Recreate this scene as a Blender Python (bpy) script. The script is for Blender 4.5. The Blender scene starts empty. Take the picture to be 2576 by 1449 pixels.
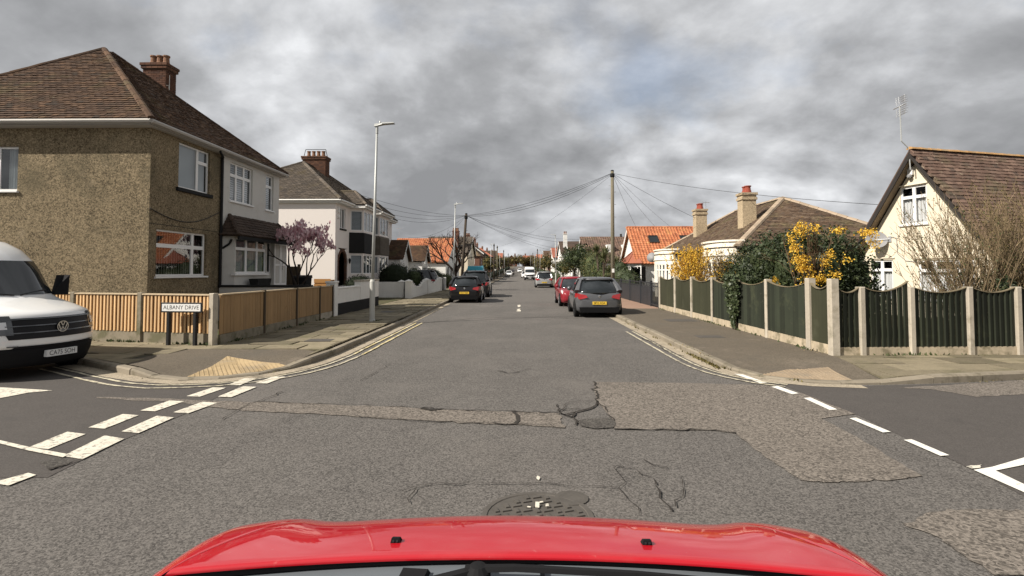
import bpy, bmesh, math, random
import numpy as np
from mathutils import Vector, Matrix, noise as mnoise
R = math.radians
random.seed(7)
RNG = np.random.default_rng(7)
scene = bpy.context.scene
COL = scene.collection

# ------------------------------------------------------------------ camera
CAM_Z, FPX, PITCH, YAW = 1.75, 1318.0, R(2.2), R(0.956)
cd = bpy.data.cameras.new('camera')
cam = bpy.data.objects.new('camera', cd)
COL.objects.link(cam)
cam.location = (0, 0, CAM_Z)
cam.rotation_euler = (R(90) + PITCH, 0, YAW)
cd.sensor_width = 36
cd.lens = 36 * FPX / 2576
cd.shift_y = -93.5 / 2576
cd.clip_start = 0.05
cd.clip_end = 6000
scene.camera = cam
CR = cam.rotation_euler.to_matrix()

# ------------------------------------------------------------------ light
SUN_DIR = Vector((1.0, 0.52, -0.97)).normalized()          # way the light travels
SUN_EL = math.asin(-SUN_DIR.z)
world = bpy.data.worlds.new('World')
scene.world = world
world.use_nodes = True
nt = world.node_tree
nt.nodes.clear()
N = nt.nodes.new
L = nt.links.new
out = N('ShaderNodeOutputWorld')
sky = N('ShaderNodeTexSky')
sky.sky_type = 'NISHITA'
sky.sun_disc = False
sky.sun_elevation = SUN_EL
sky.sun_rotation = math.atan2(-SUN_DIR.x, -SUN_DIR.y)
bg1 = N('ShaderNodeBackground')
bg1.inputs['Strength'].default_value = 0.11
L(sky.outputs[0], bg1.inputs[0])
tc = N('ShaderNodeTexCoord')
sep = N('ShaderNodeSeparateXYZ')
L(tc.outputs['Generated'], sep.inputs[0])


def wmath(op, a, b=None, c=None):
    n = N('ShaderNodeMath')
    n.operation = op
    for i, v in enumerate((a, b, c)):
        if v is None:
            continue
        if isinstance(v, (int, float)):
            n.inputs[i].default_value = v
        else:
            L(v, n.inputs[i])
    return n.outputs[0]


zc = wmath('ADD', wmath('MAXIMUM', sep.outputs['Z'], 0.0), 0.42)   # clouds on a flat layer overhead
comb = N('ShaderNodeCombineXYZ')
L(wmath('DIVIDE', sep.outputs['X'], zc), comb.inputs[0])
L(wmath('DIVIDE', sep.outputs['Y'], zc), comb.inputs[1])
comb.inputs[2].default_value = 3.7


def wnoise(scale, det, rough, off, dist=0.0):
    m = N('ShaderNodeVectorMath')
    m.operation = 'ADD'
    L(comb.outputs[0], m.inputs[0])
    m.inputs[1].default_value = off
    n = N('ShaderNodeTexNoise')
    n.inputs['Scale'].default_value = scale
    n.inputs['Detail'].default_value = det
    n.inputs['Roughness'].default_value = rough
    n.inputs['Distortion'].default_value = dist
    L(m.outputs[0], n.inputs['Vector'])
    return n.outputs['Fac']


def wramp(fac, stops):
    r = N('ShaderNodeValToRGB')
    e = r.color_ramp.elements
    while len(e) < len(stops):
        e.new(0.5)
    for el, (p, c) in zip(e, stops):
        el.position = p
        el.color = (*c, 1)
    L(fac, r.inputs[0])
    return r.outputs[0]


SKY_RELIEF = 1.5
n_big = wnoise(1.05, 4, 0.5, (3.1, 1.7, 0.0), 0.1)
n_mid = wnoise(2.3, 10, 0.56, (7.3, 2.2, 0.0), 0.15)
n_sun = wnoise(2.3, 10, 0.56, (7.3 - 0.085, 2.2 - 0.06, 0.0), 0.15)     # the same field a step towards the sun: lit and shaded sides
n_cov = wnoise(1.4, 8, 0.55, (2.9, 11.4, 0.0), 0.1)
shade = wmath('ADD', wmath('MULTIPLY', wmath('SUBTRACT', n_big, 0.5), -1.35), 0.45)
shade = wmath('ADD', shade, wmath('MULTIPLY', wmath('SUBTRACT', n_mid, 0.5), -0.55))
shade = wmath('ADD', shade, wmath('MULTIPLY', wmath('SUBTRACT', n_mid, n_sun), SKY_RELIEF))
ccol = wramp(shade, [(0.18, (0.205, 0.209, 0.217)), (0.38, (0.285, 0.29, 0.30)), (0.52, (0.385, 0.392, 0.405)),
                     (0.66, (0.50, 0.508, 0.522)), (0.84, (0.70, 0.71, 0.725))])
bg2 = N('ShaderNodeBackground')
L(ccol, bg2.inputs[0])
bg2.inputs['Strength'].default_value = 1.0
cov = wramp(n_cov, [(0.24, (0.65, 0.65, 0.65)), (0.38, (1, 1, 1))])
mixw = N('ShaderNodeMixShader')
L(cov, mixw.inputs[0])
L(bg1.outputs[0], mixw.inputs[1])
L(bg2.outputs[0], mixw.inputs[2])
L(mixw.outputs[0], out.inputs[0])

sl = bpy.data.lights.new('sun', 'SUN')
sl.energy = 5.0
sl.angle = R(0.55)
sl.color = (1.0, 0.93, 0.83)
sun = bpy.data.objects.new('sun', sl)
COL.objects.link(sun)
sun.rotation_euler = SUN_DIR.to_track_quat('-Z', 'Y').to_euler()

scene.view_settings.view_transform = 'Standard'
scene.view_settings.look = 'None'
scene.view_settings.exposure = 0.55
scene.view_settings.gamma = 1.0
scene.view_settings.use_curve_mapping = False
scene.cycles.max_bounces = 6
scene.cycles.transparent_max_bounces = 12


# ------------------------------------------------------------------ where a picture point lies in the place
def ray(px, py):
    return CR @ Vector(((px - 1288) / FPX, (631 - py) / FPX, -1.0))


def at(px, py, z=0.0):
    d = ray(px, py)
    t = (z - CAM_Z) / d.z
    return Vector((d.x * t, d.y * t, z))


def atX(px, py, X):
    d = ray(px, py)
    t = X / d.x
    return Vector((X, d.y * t, CAM_Z + d.z * t))


def atY(px, py, Y):
    d = ray(px, py)
    t = Y / d.y
    return Vector((d.x * t, Y, CAM_Z + d.z * t))


def gz(y):                      # the street climbs gently beyond the first hundred metres
    t = max(0.0, y - 95.0)
    return 0.0095 * t * t / (t + 40) * 1.9 if y < 440 else gz(439.9)


def camdist(p):
    return (Vector(p) - cam.location).length


# ------------------------------------------------------------------ objects
def link(o, parent=None):
    COL.objects.link(o)
    if parent is not None:
        o.parent = parent
    return o


def tag(o, label=None, cat=None, group=None, kind=None):
    for k, v in (('label', label), ('category', cat), ('group', group), ('kind', kind)):
        if v:
            o[k] = v
    return o


def thing(name, label, cat, loc=(0, 0, 0), rz=0.0, group=None):
    o = bpy.data.objects.new(name, None)
    o.empty_display_size = 0.2
    link(o)
    o.location = loc
    o.rotation_euler = (0, 0, rz)
    return tag(o, label, cat, group)


def structure(name):
    o = bpy.data.objects.new(name, None)
    link(o)
    o['kind'] = 'structure'
    return o


class Frame:
    """o = lower-left corner seen from outside, u = to the right, n = outward."""
    def __init__(s, o, u, n, v=(0, 0, 1)):
        s.o, s.u, s.n, s.v = Vector(o), Vector(u).normalized(), Vector(n).normalized(), Vector(v).normalized()

    def p(s, a, b, c=0.0):
        return s.o + s.u * a + s.v * b + s.n * c

    def sub(s, a, b, c=0.0):
        return Frame(s.p(a, b, c), s.u, s.n, s.v)


def fS(x, y, z):                 # wall facing the camera (-Y)
    return Frame((x, y, z), (1, 0, 0), (0, -1, 0))


def fE(x, y, z):                 # wall facing +X
    return Frame((x, y, z), (0, 1, 0), (1, 0, 0))


def fW(x, y, z):                 # wall facing -X, u runs towards the camera
    return Frame((x, y, z), (0, -1, 0), (-1, 0, 0))


def clip_poly(sub, clip):
    """2-D clip of polygon sub by convex counter-clockwise polygon clip."""
    outp = list(sub)
    for i in range(len(clip)):
        a, b = clip[i], clip[(i + 1) % len(clip)]
        inp, outp = outp, []
        if not inp:
            break
        side = lambda p: (b[0] - a[0]) * (p[1] - a[1]) - (b[1] - a[1]) * (p[0] - a[0])
        for j in range(len(inp)):
            p, q = inp[j], inp[(j + 1) % len(inp)]
            sp, sq = side(p), side(q)
            if sp >= -1e-9:
                outp.append(p)
            if (sp > 1e-9 and sq < -1e-9) or (sp < -1e-9 and sq > 1e-9):
                t = sp / (sp - sq)
                outp.append((p[0] + (q[0] - p[0]) * t, p[1] + (q[1] - p[1]) * t))
    res = []
    for p in outp:
        if not res or abs(p[0] - res[-1][0]) + abs(p[1] - res[-1][1]) > 1e-5:
            res.append(p)
    if len(res) > 2 and abs(res[0][0] - res[-1][0]) + abs(res[0][1] - res[-1][1]) < 1e-5:
        res.pop()
    if len(res) < 3:
        return []
    ar = sum(res[i][0] * res[(i + 1) % len(res)][1] - res[(i + 1) % len(res)][0] * res[i][1] for i in range(len(res)))
    return res if abs(ar) > 2e-4 else []


class MB:
    def __init__(s):
        s.v, s.f, s.m = [], [], []

    def add(s, vs, fs, m=0):
        k = len(s.v)
        s.v += [tuple(v) for v in vs]
        s.f += [tuple(k + i for i in f) for f in fs]
        s.m += [m] * len(fs)
        return s

    def poly(s, vs, m=0):
        return s.add(vs, [tuple(range(len(vs)))], m)

    def hexa(s, c, m=0):
        return s.add(c, [(3, 2, 1, 0), (4, 5, 6, 7), (0, 1, 5, 4), (1, 2, 6, 5), (2, 3, 7, 6), (3, 0, 4, 7)], m)

    def box(s, x0, x1, y0, y1, z0, z1, m=0):
        return s.hexa([(x0, y0, z0), (x1, y0, z0), (x1, y1, z0), (x0, y1, z0),
                       (x0, y0, z1), (x1, y0, z1), (x1, y1, z1), (x0, y1, z1)], m)

    def fbox(s, F, a0, a1, b0, b1, c0, c1, m=0):
        P = F.p
        return s.hexa([P(a0, b0, c1), P(a1, b0, c1), P(a1, b0, c0), P(a0, b0, c0),
                       P(a0, b1, c1), P(a1, b1, c1), P(a1, b1, c0), P(a0, b1, c0)], m)

    def cbox(s, F, a0, a1, b0, b1, c0, c1, ch=0.01, m=0):
        """box whose front face is chamfered"""
        P = F.p
        vs = [P(a0, b0, c0), P(a1, b0, c0), P(a1, b1, c0), P(a0, b1, c0),
              P(a0, b0, c1 - ch), P(a1, b0, c1 - ch), P(a1, b1, c1 - ch), P(a0, b1, c1 - ch),
              P(a0 + ch, b0 + ch, c1), P(a1 - ch, b0 + ch, c1), P(a1 - ch, b1 - ch, c1), P(a0 + ch, b1 - ch, c1)]
        fs = [(3, 2, 1, 0), (8, 9, 10, 11)]
        for i in range(4):
            j = (i + 1) % 4
            fs += [(i, j, 4 + j, 4 + i), (4 + i, 4 + j, 8 + j, 8 + i)]
        return s.add(vs, fs, m)

    def prism(s, pts, h, m=0):
        """closed 3-D polygon pts (counter-clockwise seen from the tip of h) pushed along -h"""
        h = Vector(h)
        n = len(pts)
        P = [Vector(p) for p in pts]
        vs = P + [p - h for p in P]
        fs = [tuple(range(n)), tuple(range(2 * n - 1, n - 1, -1))]
        for i in range(n):
            j = (i + 1) % n
            fs.append((i, n + i, n + j, j))
        return s.add(vs, fs, m)

    def tube(s, path, rad, n=6, m=0, cap=True):
        P = [Vector(p) for p in path]
        if isinstance(rad, (int, float)):
            rad = [rad] * len(P)
        vs, fs = [], []
        up = Vector((0, 0, 1))
        for i, p in enumerate(P):
            d = (P[min(i + 1, len(P) - 1)] - P[max(i - 1, 0)])
            if d.length < 1e-9:
                d = Vector((0, 0, 1))
            d.normalize()
            a = d.cross(up if abs(d.z) < 0.95 else Vector((1, 0, 0))).normalized()
            b = d.cross(a)
            for k in range(n):
                t = 2 * math.pi * k / n
                vs.append(p + (a * math.cos(t) + b * math.sin(t)) * rad[i])
        for i in range(len(P) - 1):
            for k in range(n):
                k2 = (k + 1) % n
                fs.append((i * n + k, i * n + k2, (i + 1) * n + k2, (i + 1) * n + k))
        if cap:
            fs.append(tuple(range(n - 1, -1, -1)))
            e = (len(P) - 1) * n
            fs.append(tuple(e + k for k in range(n)))
        return s.add(vs, fs, m)

    def lathe(s, c, prof, n=12, m=0, axis=None):
        """prof: list of (radius, height) along axis from c"""
        c = Vector(c)
        ax = Vector(axis or (0, 0, 1)).normalized()
        a = ax.orthogonal().normalized()
        b = ax.cross(a)
        vs, fs = [], []
        for r, h in prof:
            for k in range(n):
                t = 2 * math.pi * k / n
                vs.append(c + ax * h + (a * math.cos(t) + b * math.sin(t)) * r)
        for i in range(len(prof) - 1):
            for k in range(n):
                k2 = (k + 1) % n
                fs.append((i * n + k, i * n + k2, (i + 1) * n + k2, (i + 1) * n + k))
        fs.append(tuple(range(n - 1, -1, -1)))
        e = (len(prof) - 1) * n
        fs.append(tuple(e + k for k in range(n)))
        return s.add(vs, fs, m)

    def mesh(s, name, mats, smooth=False):
        me = bpy.data.meshes.new(name)
        me.from_pydata(s.v, [], s.f)
        for mt in (mats if isinstance(mats, (list, tuple)) else [mats]):
            me.materials.append(mt)
        if len(me.materials) > 1:
            me.polygons.foreach_set('material_index', s.m)
        if smooth:
            me.polygons.foreach_set('use_smooth', [True] * len(me.polygons))
        me.update()
        return me

    def build(s, name, mats, parent=None, smooth=False, off=None):
        if off is not None:
            o = Vector(off)
            s.v = [(v[0] - o.x, v[1] - o.y, v[2] - o.z) for v in s.v]
        ob = bpy.data.objects.new(name, s.mesh(name, mats, smooth))
        return link(ob, parent)


def inst(name, me, parent, M):
    o = bpy.data.objects.new(name, me)
    link(o, parent)
    o.matrix_local = M
    return o


def fast_mesh(name, verts, quads, mats, midx=None, parent=None):
    """numpy quads -> object"""
    me = bpy.data.meshes.new(name)
    nv, nf = len(verts), len(quads)
    me.vertices.add(nv)
    me.vertices.foreach_set('co', np.asarray(verts, dtype=np.float32).ravel())
    k = quads.shape[1]
    me.loops.add(nf * k)
    me.loops.foreach_set('vertex_index', np.asarray(quads, dtype=np.int32).ravel())
    me.polygons.add(nf)
    me.polygons.foreach_set('loop_start', np.arange(0, nf * k, k, dtype=np.int32))
    me.polygons.foreach_set('loop_total', np.full(nf, k, dtype=np.int32))
    for mt in (mats if isinstance(mats, (list, tuple)) else [mats]):
        me.materials.append(mt)
    if midx is not None:
        me.polygons.foreach_set('material_index', np.asarray(midx, dtype=np.int32))
    me.update(calc_edges=True)
    me.shade_flat()
    o = bpy.data.objects.new(name, me)
    return link(o, parent)


def copy_tree(o, parent=None):
    c = o.copy()
    link(c)
    if parent is not None:
        c.parent = parent
    for ch in list(o.children):
        copy_tree(ch, c)
    return c


def text_mesh(body, size, mt, name, parent, M, depth=0.0, sx=1.0, ax='CENTER'):
    cu = bpy.data.curves.new('lettering', 'FONT')
    cu.body = body
    cu.size = size
    cu.align_x = ax
    cu.align_y = 'CENTER'
    cu.extrude = depth
    tmp = bpy.data.objects.new('lettering', cu)
    me = bpy.data.meshes.new_from_object(tmp)
    bpy.data.objects.remove(tmp)
    bpy.data.curves.remove(cu)
    me.transform(Matrix.Diagonal((sx, 1, 1, 1)))
    me.materials.clear()
    me.materials.append(mt)
    return inst(name, me, parent, M)


def frame_matrix(F, a, b, c):
    m = Matrix((F.u, F.v, F.n)).transposed().to_4x4()
    m.translation = F.p(a, b, c)
    return m
# ------------------------------------------------------------------ materials
def mk(name):
    m = bpy.data.materials.new(name)
    m.use_nodes = True
    t = m.node_tree
    b = t.nodes['Principled BSDF']
    return m, t, b


def mat(name, col, rough=0.8, spec=0.3, metal=0.0, noise=(), speck=None, isl=0.0, obr=0.0, ramp=None, stain=(), bump=(), coat=0.0,
        trans=0.0, streak=None):
    """col x (1 + sum of noises); ramp = colours picked per piece; stain = (colour, scale, lo, hi, amount); bump = (scale, strength, dist)"""
    m, t, b = mk(name)
    N = t.nodes.new
    L = t.links.new
    pos = N('ShaderNodeNewGeometry')
    P = pos.outputs['Position']

    def math_(op, a, b_=None):
        n = N('ShaderNodeMath')
        n.operation = op
        for i, v in enumerate((a, b_)):
            if v is None:
                continue
            if isinstance(v, (int, float)):
                n.inputs[i].default_value = v
            else:
                L(v, n.inputs[i])
        return n.outputs[0]

    def noise_(scale, det=4, rough_=0.6, vec=None):
        n = N('ShaderNodeTexNoise')
        n.inputs['Scale'].default_value = scale
        n.inputs['Detail'].default_value = det
        n.inputs['Roughness'].default_value = rough_
        L(vec or P, n.inputs['Vector'])
        return n.outputs['Fac']

    b.inputs['Roughness'].default_value = rough
    b.inputs['Specular IOR Level'].default_value = spec
    b.inputs['Metallic'].default_value = metal
    if coat:
        b.inputs['Coat Weight'].default_value = coat
        b.inputs['Coat Roughness'].default_value = 0.03
    rnd = None
    if ramp or isl or obr:
        oi = N('ShaderNodeObjectInfo')
        rnd = math_('FRACT', math_('ADD', math_('MULTIPLY', oi.outputs['Random'], 7.31), pos.outputs['Random Per Island']))
    if ramp:
        r = N('ShaderNodeValToRGB')
        e = r.color_ramp.elements
        while len(e) < len(ramp):
            e.new(0.5)
        for i, c in enumerate(ramp):
            e[i].position = i / (len(ramp) - 1)
            e[i].color = (*c, 1)
        L(rnd, r.inputs[0])
        c = r.outputs[0]
    else:
        r = N('ShaderNodeRGB')
        r.outputs[0].default_value = (*col, 1)
        c = r.outputs[0]
    f = None
    for sc, am in noise:
        k = math_('MULTIPLY', math_('SUBTRACT', noise_(sc), 0.5), 2.6 * am)
        f = k if f is None else math_('ADD', f, k)
    if isl or obr:
        k = math_('MULTIPLY', math_('SUBTRACT', rnd, 0.5), 2 * max(isl, obr))
        f = k if f is None else math_('ADD', f, k)
    if speck:
        sc, am = speck
        vo = N('ShaderNodeTexVoronoi')
        vo.inputs['Scale'].default_value = sc
        L(P, vo.inputs['Vector'])
        sx = N('ShaderNodeSeparateColor')
        L(vo.outputs['Color'], sx.inputs[0])
        k = math_('MULTIPLY', math_('SUBTRACT', sx.outputs[0], 0.5), 2 * am)
        f = k if f is None else math_('ADD', f, k)
    if streak:
        sc, am = streak
        mp = N('ShaderNodeVectorMath')
        mp.operation = 'MULTIPLY'
        L(P, mp.inputs[0])
        mp.inputs[1].default_value = sc
        k = math_('MULTIPLY', math_('SUBTRACT', noise_(1.0, 3, 0.6, mp.outputs[0]), 0.5), 2.6 * am)
        f = k if f is None else math_('ADD', f, k)
    if f is not None:
        vm = N('ShaderNodeVectorMath')
        vm.operation = 'SCALE'
        L(c, vm.inputs[0])
        L(math_('MAXIMUM', math_('ADD', f, 1.0), 0.1), vm.inputs['Scale'])
        c = vm.outputs[0]
    for sc_col, sc, lo, hi, am in stain:
        mr = N('ShaderNodeMapRange')
        mr.inputs['From Min'].default_value = lo
        mr.inputs['From Max'].default_value = hi
        mr.inputs['To Max'].default_value = am
        L(noise_(sc, 6, 0.65), mr.inputs['Value'])
        mx = N('ShaderNodeMix')
        mx.data_type = 'RGBA'
        L(mr.outputs[0], mx.inputs[0])
        L(c, mx.inputs[6])
        mx.inputs[7].default_value = (*sc_col, 1)
        c = mx.outputs[2]
    L(c, b.inputs['Base Color'])
    if bump:
        h = None
        for sc, am in bump[0]:
            k = math_('MULTIPLY', noise_(sc, 3), am)
            h = k if h is None else math_('ADD', h, k)
        bp = N('ShaderNodeBump')
        bp.inputs['Strength'].default_value = bump[1]
        bp.inputs['Distance'].default_value = bump[2]
        L(h, bp.inputs['Height'])
        L(bp.outputs[0], b.inputs['Normal'])
    if trans:                                     # thin leaf: some light comes through
        tr = N('ShaderNodeBsdfTranslucent')
        L(c, tr.inputs[0])
        mxs = N('ShaderNodeMixShader')
        mxs.inputs[0].default_value = trans
        o = t.nodes['Material Output']
        L(b.outputs[0], mxs.inputs[1])
        L(tr.outputs[0], mxs.inputs[2])
        L(mxs.outputs[0], o.inputs[0])
    return m


def glass(name, tint=(0.55, 0.6, 0.62), ior=1.5, clear=0.9):
    m, t, b = mk(name)
    N = t.nodes.new
    L = t.links.new
    t.nodes.remove(b)
    gl = N('ShaderNodeBsdfGlossy')
    gl.inputs['Roughness'].default_value = 0.02
    tr = N('ShaderNodeBsdfTransparent')
    tr.inputs[0].default_value = (*tint, 1)
    lw = N('ShaderNodeLayerWeight')               # same from both sides, so sunlight gets in
    lw.inputs['Blend'].default_value = 0.5
    pw = N('ShaderNodeMath')
    pw.operation = 'POWER'
    L(lw.outputs['Facing'], pw.inputs[0])
    pw.inputs[1].default_value = 3.2
    ad = N('ShaderNodeMath')
    ad.operation = 'MULTIPLY_ADD'
    L(pw.outputs[0], ad.inputs[0])
    ad.inputs[1].default_value = 0.85
    ad.inputs[2].default_value = 1 - clear
    ad.use_clamp = True
    mx = N('ShaderNodeMixShader')
    L(ad.outputs[0], mx.inputs[0])
    L(tr.outputs[0], mx.inputs[1])
    L(gl.outputs[0], mx.inputs[2])
    L(mx.outputs[0], t.nodes['Material Output'].inputs[0])
    return m


M = {}
M['asphalt'] = mat('asphalt', (0.104, 0.0962, 0.0885), 0.9, 0.25, streak=((1.2, 0.06, 1), 0.10), noise=((0.25, 0.10), (1.7, 0.10), (9, 0.07)), speck=(80, 0.5),
                   stain=(((0.075, 0.068, 0.062), 0.9, 0.60, 0.72, 0.45), ((0.17, 0.153, 0.138), 0.35, 0.5, 0.75, 0.5)), bump=(((85, 1), (30, 0.5)), 0.5, 0.012))
M['asphalt_far'] = mat('asphalt_far', (0.115, 0.1055, 0.0965), 0.9, 0.25, streak=((1.2, 0.03, 1), 0.10), noise=((0.2, 0.08), (1.7, 0.08)), speck=(60, 0.2),
                       stain=(((0.085, 0.078, 0.072), 0.5, 0.58, 0.72, 0.4),), bump=(((60, 1),), 0.3, 0.01))
M['asphalt_side'] = mat('asphalt_side', (0.072, 0.065, 0.060), 0.9, 0.25, noise=((0.4, 0.08), (3, 0.08)), speck=(110, 0.22),
                        stain=(((0.045, 0.042, 0.04), 1.1, 0.6, 0.75, 0.5),), bump=(((120, 1),), 0.3, 0.008))
M['patch'] = mat('patch', (0.146, 0.128, 0.110), 0.92, 0.2, noise=((0.8, 0.12), (5, 0.10)), speck=(58, 0.55),
                 stain=(((0.14, 0.122, 0.105), 0.9, 0.5, 0.7, 0.55),), bump=(((50, 1), (20, 0.4)), 0.7, 0.015))
M['patch_dark'] = mat('patch_dark', (0.075, 0.069, 0.062), 0.92, 0.2, noise=((2, 0.2),), speck=(60, 0.5), bump=(((50, 1),), 0.8, 0.02))
M['crack_and_shadow'] = mat('crack_and_shadow', (0.04, 0.036, 0.032), 0.95, 0.1)
M['paint'] = mat('paint', (0.62, 0.58, 0.49), 0.8, 0.2, noise=((3, 0.10), (25, 0.08)), stain=(((0.15, 0.137, 0.12), 17, 0.53, 0.62, 0.8), ((0.36, 0.33, 0.275), 3, 0.5, 0.7, 0.6), ((0.13, 0.12, 0.105), 60, 0.58, 0.66, 0.7)))
M['paint_fresh'] = mat('paint_fresh', (0.70, 0.68, 0.62), 0.7, 0.3, noise=((3, 0.06),), stain=(((0.25, 0.235, 0.21), 18, 0.58, 0.68, 0.7), ((0.2, 0.19, 0.17), 60, 0.6, 0.68, 0.6)))
M['paint_yellow'] = mat('paint_yellow', (0.52, 0.43, 0.21), 0.8, 0.2, noise=((6, 0.15),), stain=(((0.18, 0.16, 0.13), 11, 0.47, 0.6, 0.85), ((0.62, 0.58, 0.47), 3, 0.5, 0.62, 0.7)))
M['paint_cream'] = mat('paint_cream', (0.52, 0.47, 0.35), 0.8, 0.2, noise=((6, 0.12),), stain=(((0.16, 0.145, 0.125), 9, 0.46, 0.6, 0.9), ((0.15, 0.137, 0.12), 45, 0.54, 0.64, 0.7)))
M['gutter'] = mat('gutter', (0.31, 0.265, 0.20), 0.9, 0.2, noise=((3, 0.2), (15, 0.12)), speck=(50, 0.25), stain=(((0.08, 0.07, 0.055), 2, 0.55, 0.7, 0.7),))
M['pave'] = mat('pave', (0.185, 0.158, 0.108), 0.9, 0.2, noise=((1.2, 0.15), (9, 0.16)), obr=0.30, speck=(70, 0.12),
                stain=(((0.10, 0.095, 0.05), 1.6, 0.52, 0.68, 0.6), ((0.11, 0.095, 0.08), 4, 0.56, 0.7, 0.5)), bump=(((40, 1), (6, 1)), 0.35, 0.015))
M['pave_asphalt'] = mat('pave_asphalt', (0.112, 0.094, 0.072), 0.92, 0.2, noise=((0.5, 0.12), (4, 0.1)), speck=(80, 0.28),
                        stain=(((0.10, 0.088, 0.072), 0.8, 0.52, 0.68, 0.6), ((0.23, 0.19, 0.15), 1.3, 0.6, 0.72, 0.4)), bump=(((80, 1),), 0.4, 0.01))
M['pave_red'] = mat('pave_red', (0.26, 0.17, 0.125), 0.92, 0.2, noise=((0.7, 0.12), (5, 0.1)), speck=(70, 0.2), bump=(((80, 1),), 0.3, 0.01))
M['joint'] = mat('joint', (0.07, 0.065, 0.05), 0.95, 0.1, noise=((5, 0.25),))
M['kerb'] = mat('kerb', (0.21, 0.182, 0.14), 0.9, 0.2, noise=((2, 0.18), (14, 0.12)), obr=0.12, stain=(((0.09, 0.08, 0.05), 3, 0.52, 0.66, 0.7),), bump=(((35, 1),), 0.4, 0.01))
M['tactile'] = mat('tactile', (0.36, 0.27, 0.155), 0.88, 0.2, noise=((2, 0.18), (16, 0.10)), obr=0.14, stain=(((0.3, 0.245, 0.175), 2.2, 0.5, 0.68, 0.7),))
M['tactile_pale'] = mat('tactile_pale', (0.29, 0.225, 0.155), 0.88, 0.2, noise=((2, 0.18), (16, 0.10)), obr=0.12, stain=(((0.22, 0.185, 0.14), 2.2, 0.5, 0.68, 0.7),))
M['soil'] = mat('soil', (0.085, 0.07, 0.045), 0.95, 0.1, noise=((0.8, 0.25), (7, 0.25)), stain=(((0.06, 0.075, 0.03), 0.7, 0.45, 0.6, 0.8),))
M['concrete'] = mat('concrete', (0.41, 0.365, 0.295), 0.9, 0.2, noise=((2.5, 0.12), (20, 0.1)), obr=0.08, stain=(((0.2, 0.175, 0.12), 4, 0.54, 0.68, 0.55), ((0.13, 0.12, 0.075), 1.6, 0.57, 0.7, 0.6)), bump=(((30, 1),), 0.3, 0.01))
M['concrete_dirty'] = mat('concrete_dirty', (0.23, 0.20, 0.15), 0.92, 0.2, noise=((2.5, 0.2), (16, 0.15)), stain=(((0.09, 0.09, 0.045), 3, 0.5, 0.65, 0.7),))
M['concrete_stained'] = mat('concrete_stained', (0.43, 0.36, 0.26), 0.9, 0.2, noise=((3, 0.2), (16, 0.12)), streak=((5, 5, 0.8), 0.25), stain=(((0.10, 0.09, 0.05), 3, 0.5, 0.62, 0.7),))
M['slat'] = mat('slat', (0.64, 0.42, 0.22), 0.7, 0.25, obr=0.16, streak=((30, 30, 1.6), 0.16), noise=((1.5, 0.1),))
M['slat_back_shaded'] = mat('slat_back_shaded', (0.13, 0.068, 0.03), 0.85, 0.15, obr=0.1, streak=((20, 20, 1.2), 0.2))  # same wood as the slats, with the shade of the gaps put into the colour
M['board'] = mat('board', (0.30, 0.19, 0.092), 0.72, 0.25, obr=0.09, streak=((26, 26, 1.1), 0.20), noise=((1.6, 0.14),), stain=(((0.22, 0.115, 0.045), 5, 0.62, 0.7, 0.5),))
M['rail'] = mat('rail', (0.50, 0.40, 0.27), 0.8, 0.2, streak=((9, 2, 9), 0.2))
M['green_board'] = mat('green_board', (0.021, 0.025, 0.016), 0.75, 0.25, obr=0.38, streak=((24, 24, 1.0), 0.25), noise=((0.55, 0.35), (2.5, 0.15)), stain=(((0.06, 0.065, 0.035), 1.7, 0.6, 0.74, 0.6), ((0.055, 0.05, 0.035), 9, 0.64, 0.7, 0.5)))
M['green_olive'] = mat('green_olive', (0.036, 0.037, 0.021), 0.75, 0.25, obr=0.10, streak=((14, 14, 1.0), 0.15), noise=((0.6, 0.3),), stain=(((0.07, 0.07, 0.045), 1.5, 0.6, 0.74, 0.5),))
M['cap_rail'] = mat('cap_rail', (0.17, 0.14, 0.09), 0.85, 0.2, noise=((6, 0.2),))
M['black_gate'] = mat('black_gate', (0.022, 0.024, 0.028), 0.5, 0.4, obr=0.15, noise=((2, 0.15),))
M['black'] = mat('black', (0.010, 0.010, 0.011), 0.5, 0.2)
M['black_matt'] = mat('black_matt', (0.016, 0.016, 0.016), 0.8, 0.2, noise=((3, 0.2),))
M['pvc'] = mat('pvc', (0.74, 0.74, 0.73), 0.4, 0.4, noise=((2, 0.03),))
M['pvc_old'] = mat('pvc_old', (0.62, 0.61, 0.58), 0.5, 0.35, noise=((2, 0.07),))
M['glass'] = glass('glass')
M['glass_dark'] = glass('glass_dark', (0.18, 0.2, 0.21), 1.5, 0.95)
M['glass_net'] = glass('glass_net', (0.85, 0.87, 0.88), 1.45, 0.97)
M['curtain'] = mat('curtain', (0.62, 0.61, 0.60), 0.9, 0.1, streak=((26, 26, 0.3), 0.3))
M['blind'] = mat('blind', (0.55, 0.55, 0.54), 0.8, 0.2)
M['vblind'] = mat('vblind', (0.46, 0.40, 0.36), 0.85, 0.2, isl=0.25)
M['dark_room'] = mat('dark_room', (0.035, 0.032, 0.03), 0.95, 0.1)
M['pebble'] = mat('pebble', (0.195, 0.155, 0.098), 0.95, 0.15, noise=((0.5, 0.20), (1.6, 0.16), (14, 0.16)), speck=(36, 0.55), streak=((3, 3, 0.35), 0.22), stain=(((0.09, 0.078, 0.05), 0.7, 0.52, 0.68, 0.65), ((0.26, 0.215, 0.15), 1.3, 0.62, 0.72, 0.5), ((0.06, 0.05, 0.035), 7, 0.62, 0.7, 0.5)), bump=(((45, 1), (15, 0.6)), 0.8, 0.02))
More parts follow.
